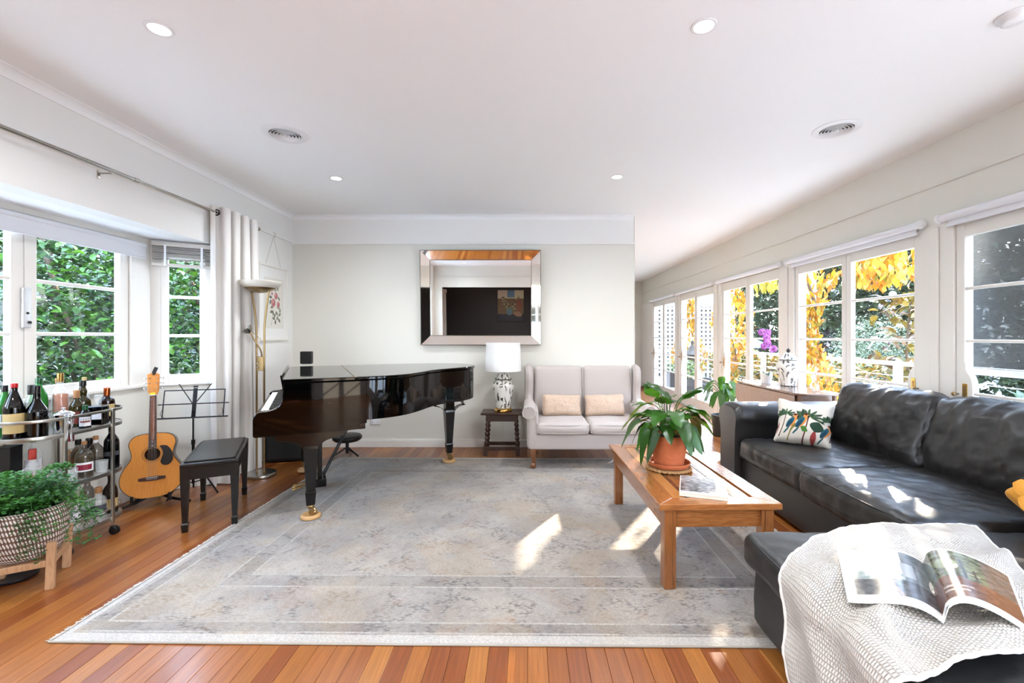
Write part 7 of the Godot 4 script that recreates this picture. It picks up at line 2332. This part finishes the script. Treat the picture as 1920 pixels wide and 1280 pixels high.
	put(tubem(curve([Vector3(0, 0.03, 0.5), Vector3(0.02, -0.06, 0.1), Vector3(0, -0.30, -0.1), Vector3(-0.02, -0.6, -0.05)], 4), 0.010, 6), "branch", bark, tc)
	var sq := []
	for i in 420:
		sq.append(tumble(r, Vector3(r.randfn() * 0.13, -0.36 - 0.72 * r.randf(), r.randfn() * 0.26), r.randf_range(0.8, 1.3), -1.1))
	foliage(tc, wb, [Color(0.60, 0.52, 0.10), Color(0.66, 0.56, 0.12), Color(0.48, 0.50, 0.12)], Color(0.50, 0.44, 0.05), sq, 120)
	# magnolia with bronze backed leaves beyond the rail
	var mg := thing("magnolia_shrub", "young magnolia with broad yellow green and bronze leaves beyond the rail", "shrub", P(5.35, -0.65, 6.35))
	put(tubem(curve([Vector3(0, 0, 0), Vector3(0.05, 0.9, 0.02), Vector3(-0.03, 1.7, 0), Vector3(0, 2.5, 0.03)], 4), [0.03, 0.03, 0.028, 0.026, 0.024, 0.022, 0.02, 0.018, 0.016, 0.014, 0.012, 0.010, 0.008], 6), "stem", bark, mg)
	var ms := []
	for i in 430:
		var y := 0.55 + 2.0 * r.randf()
		var rad := (0.55 - 0.16 * absf(y - 1.4)) * pow(r.randf(), 0.6)
		var a := r.randf_range(0, TAU)
		ms.append(tumble(r, Vector3(rad * cos(a), y, rad * sin(a)), r.randf_range(0.8, 1.3), -0.5))
	foliage(mg, leaf_blade(0.16, 0.075), [Color(0.38, 0.33, 0.10), Color(0.48, 0.39, 0.11), Color(0.27, 0.27, 0.10), Color(0.33, 0.22, 0.09)], Color(0.26, 0.21, 0.03), ms, 200, 0.4)
	# silver bush and the dark hedge behind
	var sb := thing("silver_bush", "fine leaved silver green bush beyond the terrace", "shrub", P(7.6, -0.65, 9.9))
	var ss := []
	for i in 5200:
		var v := Vector3(r.randfn(), r.randfn(), r.randfn()).normalized() * pow(r.randf(), 0.35)
		ss.append(tumble(r, Vector3(v.x * 0.85, 1.75 + v.y * 0.72, v.z * 0.85), r.randf_range(0.8, 1.3), 0.4))
	put(tubem([Vector3(0, 0, 0), Vector3(0.03, 0.7, 0), Vector3(0, 1.4, 0)], 0.05, 6), "stem", bark, sb)
	foliage(sb, leaf_blade(0.055, 0.014, 2), [Color(0.40, 0.43, 0.32), Color(0.48, 0.52, 0.40), Color(0.32, 0.36, 0.25)], Color(0.16, 0.19, 0.1), ss, 0, 0.7)
	hedge("dark_hedge", "tall dark clipped hedge along the far side of the garden", P(10.6, -0.65, 18.0), Vector3(1.2, 4.6, 42.0), 90000, [Color(0.15, 0.20, 0.11), Color(0.19, 0.24, 0.13), Color(0.13, 0.17, 0.10), Color(0.22, 0.26, 0.15)], 71)
	hedge("low_hedge", "low green hedge just beyond the terrace rail", P(5.9, -0.65, 3.3), Vector3(0.8, 1.35, 3.4), 7000, [Color(0.20, 0.28, 0.12), Color(0.28, 0.36, 0.15), Color(0.16, 0.22, 0.10)], 72)
	hedge("golden_shrub_row", "row of low golden leaved shrubs below the terrace rail", P(5.75, -0.65, 10.2), Vector3(1.0, 1.5, 6.0), 9000, [Color(0.60, 0.44, 0.09), Color(0.66, 0.50, 0.12), Color(0.46, 0.44, 0.12), Color(0.34, 0.38, 0.13)], 76)
	conifer("conifer_tree", "blue green conifer standing behind the grey mesh blind", P(8.2, -0.65, 4.6), 5.2, 1.5, 5200, 73)
	# neighbour's pale fascia and a blue grey umbrella beyond the garden
	var nb := thing("neighbour_house", "pale rendered neighbouring house beyond the hedge", "house", P(17.0, -0.65, 17.5))
	put(boxm(Vector3(0, 2.0, 0), Vector3(5, 4.0, 12)), "walls", mat("render_pale", Color(0.80, 0.77, 0.70), 0.8), nb)
	put(boxm(Vector3(-0.2, 4.15, 0), Vector3(5.8, 0.35, 12.8), 0.01), "fascia", M["outdoor_white"], nb)
	var um := thing("garden_umbrella", "blue grey garden umbrella open below the terrace", "umbrella", P(8.6, -0.65, 18.6))
	put(rodm(Vector3(0, 0, 0), Vector3(0, 2.15, 0), 0.022, 8), "pole", M["satin_steel"], um)
	put(lathem(V2([1.45, 1.55, 1.40, 1.58, 0.8, 1.86, 0.0, 2.15]), 8), "canopy", mat("umbrella_cloth", Color(0.42, 0.47, 0.52), 0.9), um)
	# exterior mesh blind hanging outside the near doors
	var eb := thing("mesh_blind", "grey mesh sun blind hanging outside the doors beside the chaise", "blind", P(3.33, 1.10, 2.56))
	var mesh_m := mat("sun_mesh", Color(0.34, 0.35, 0.36, 0.60), 0.9)
	mesh_m.transparency = BaseMaterial3D.TRANSPARENCY_ALPHA
	put(boxm(Vector3(0, 0.58, 0), Vector3(0.002, 1.16, 1.66)), "screen", mesh_m, eb)
	put(boxm(Vector3(0, -0.012, 0), Vector3(0.022, 0.045, 1.68), 0.004), "bottom_rail", M["outdoor_white"], eb)
	put(rodm(Vector3(0, 1.19, -0.84), Vector3(0, 1.19, 0.84), 0.035, 10), "roller", M["outdoor_white"], eb)

func hedge(called: String, label: String, at: Vector3, size: Vector3, n: int, cols: Array, sd: int) -> void:
	var h := thing(called, label, "hedge", at)
	var r := RandomNumberGenerator.new()
	r.seed = sd
	var nz := noise(0.9, 3, FastNoiseLite.TYPE_SIMPLEX_SMOOTH, sd)
	for k in int(size.z * 1.2):
		var z := (k + 0.5) / int(size.z * 1.2) - 0.5
		put(tubem(curve([Vector3(0, 0, z * size.z), Vector3(0.06, size.y * 0.5, z * size.z + 0.1), Vector3(-0.05, size.y * 0.92, z * size.z - 0.05)], 3), 0.03, 5), "stem", M["vine_bark"], h)
	var spots := []
	for i in n:
		var p := Vector3(r.randf_range(-0.5, 0.5), r.randf_range(0.0, 1.0), r.randf_range(-0.5, 0.5))
		if r.randf() < 0.82:
			p.x = -0.5 * signf(at.x) + (r.randf_range(-0.03, 0.6) if i % 3 else r.randf_range(-0.03, 0.15)) * signf(at.x)
		else:
			p.y = r.randf_range(0.9, 1.0)
		var q := Vector3(p.x * size.x, p.y * size.y, p.z * size.z)
		q += Vector3(1, 0.6, 1) * 0.30 * nz.get_noise_3dv(q * 1.3 + Vector3(9, 0, 0))
		spots.append(tumble(r, q, r.randf_range(0.8, 1.6), -0.4))
	var big := 1.0 if size.y < 2.0 else 1.9
	foliage(h, leaf_blade(0.11 * big, 0.05 * big, 2), cols, Color(0.10, 0.14, 0.03) if size.y > 1.36 or big > 1.0 else cols[0] * 0.5, spots, 0)

func conifer(called: String, label: String, at: Vector3, ht: float, rad: float, n: int, sd: int) -> void:
	var t := thing(called, label, "tree", at)
	var r := RandomNumberGenerator.new()
	r.seed = sd
	put(MB.new().tube([Vector3.ZERO, Vector3(0, ht, 0)], [0.14, 0.03], 8).mesh(), "trunk", M["vine_bark"], t)
	var spots := []
	for i in n:
		var y := ht * (0.10 + 0.90 * r.randf())
		var rr := rad * (1.05 - y / ht) * (0.55 + 0.45 * pow(r.randf(), 0.5)) * (0.8 + 0.2 * sin(y * 7.0))
		var a := r.randf_range(0, TAU)
		spots.append(tumble(r, Vector3(rr * cos(a), y, rr * sin(a)), r.randf_range(0.9, 1.6), -0.6))
	foliage(t, leaf_blade(0.16, 0.05, 2), [Color(0.20, 0.29, 0.22), Color(0.27, 0.36, 0.28), Color(0.15, 0.22, 0.16)], Color(0.12, 0.17, 0.08), spots, 0, 0.7)

func garden_left() -> void:
	# camellias pressed against the bay, a pale neighbouring wall showing between them
	var r := RandomNumberGenerator.new()
	r.seed = 91
	var lf := leaf_blade(0.088, 0.046)
	var cols := [Color(0.19, 0.33, 0.10), Color(0.25, 0.41, 0.13), Color(0.13, 0.24, 0.09), Color(0.33, 0.48, 0.17), Color(0.16, 0.28, 0.12)]
	var plants := [[-4.95, 2.95, 1.05, "camellia closest to the first bay casement"], [-4.80, 5.10, 1.05, "camellia facing the middle of the bay"], [-4.55, 6.75, 1.10, "camellia behind the splayed casement"], [-6.1, 2.05, 0.7, "camellia beside the pale neighbouring wall"]]
	var k := 0
	for q in plants:
		k += 1
		var t := thing("camellia_bush", "dense glossy green " + q[3], "shrub", P(q[0], -0.15, q[1]))
		for b in 5:
			var a := TAU * b / 5.0
			put(tubem(curve([Vector3(0.05 * cos(a), 0, 0.05 * sin(a)), Vector3(0.2 * cos(a), 1.0, 0.2 * sin(a)), Vector3(0.45 * cos(a + 0.4), 2.0, 0.45 * sin(a + 0.4)), Vector3(0.6 * cos(a + 0.7), 3.0, 0.6 * sin(a + 0.7))], 4), 0.022, 6), "branch", M["vine_bark"], t)
		var spots := []
		var rad: float = q[2]
		for i in 5200:
			var v := Vector3(r.randfn(), r.randfn(), r.randfn()).normalized() * pow(r.randf(), 0.45)
			var p := Vector3(v.x * rad * 0.75, 1.75 + v.y * 1.75, v.z * rad)
			spots.append(tumble(r, p, r.randf_range(0.75, 1.35), -0.4))
		foliage(t, lf, cols, Color(0.22, 0.34, 0.05), spots, 260, 0.28)
	hedge("side_hedge", "dark evergreen hedge behind the camellias outside the bay", P(-7.9, -0.15, 6.0), Vector3(1.0, 3.7, 11.0), 26000, [Color(0.11, 0.18, 0.07), Color(0.15, 0.23, 0.09), Color(0.19, 0.28, 0.11)], 92)
	var w := thing("neighbour_shed", "white weatherboard shed seen through the first bay casement", "shed", P(-6.2, -0.15, 4.15))
	for i in 11:
		put(boxm(Vector3(0.60, 0.12 + 0.19 * i, 0), Vector3(0.03, 0.195, 1.6), 0.004, Basis(Vector3(0, 0, 1), 0.06)), "weatherboard", M["outdoor_white"], w)
	put(boxm(Vector3(0, 1.05, 0), Vector3(1.15, 2.1, 1.55)), "frame", M["outdoor_white"], w)
	put(boxm(Vector3(0, 2.18, 0), Vector3(1.5, 0.08, 1.85), 0.01), "roof", mat("roof_grey", Color(0.35, 0.35, 0.36), 0.7), w)
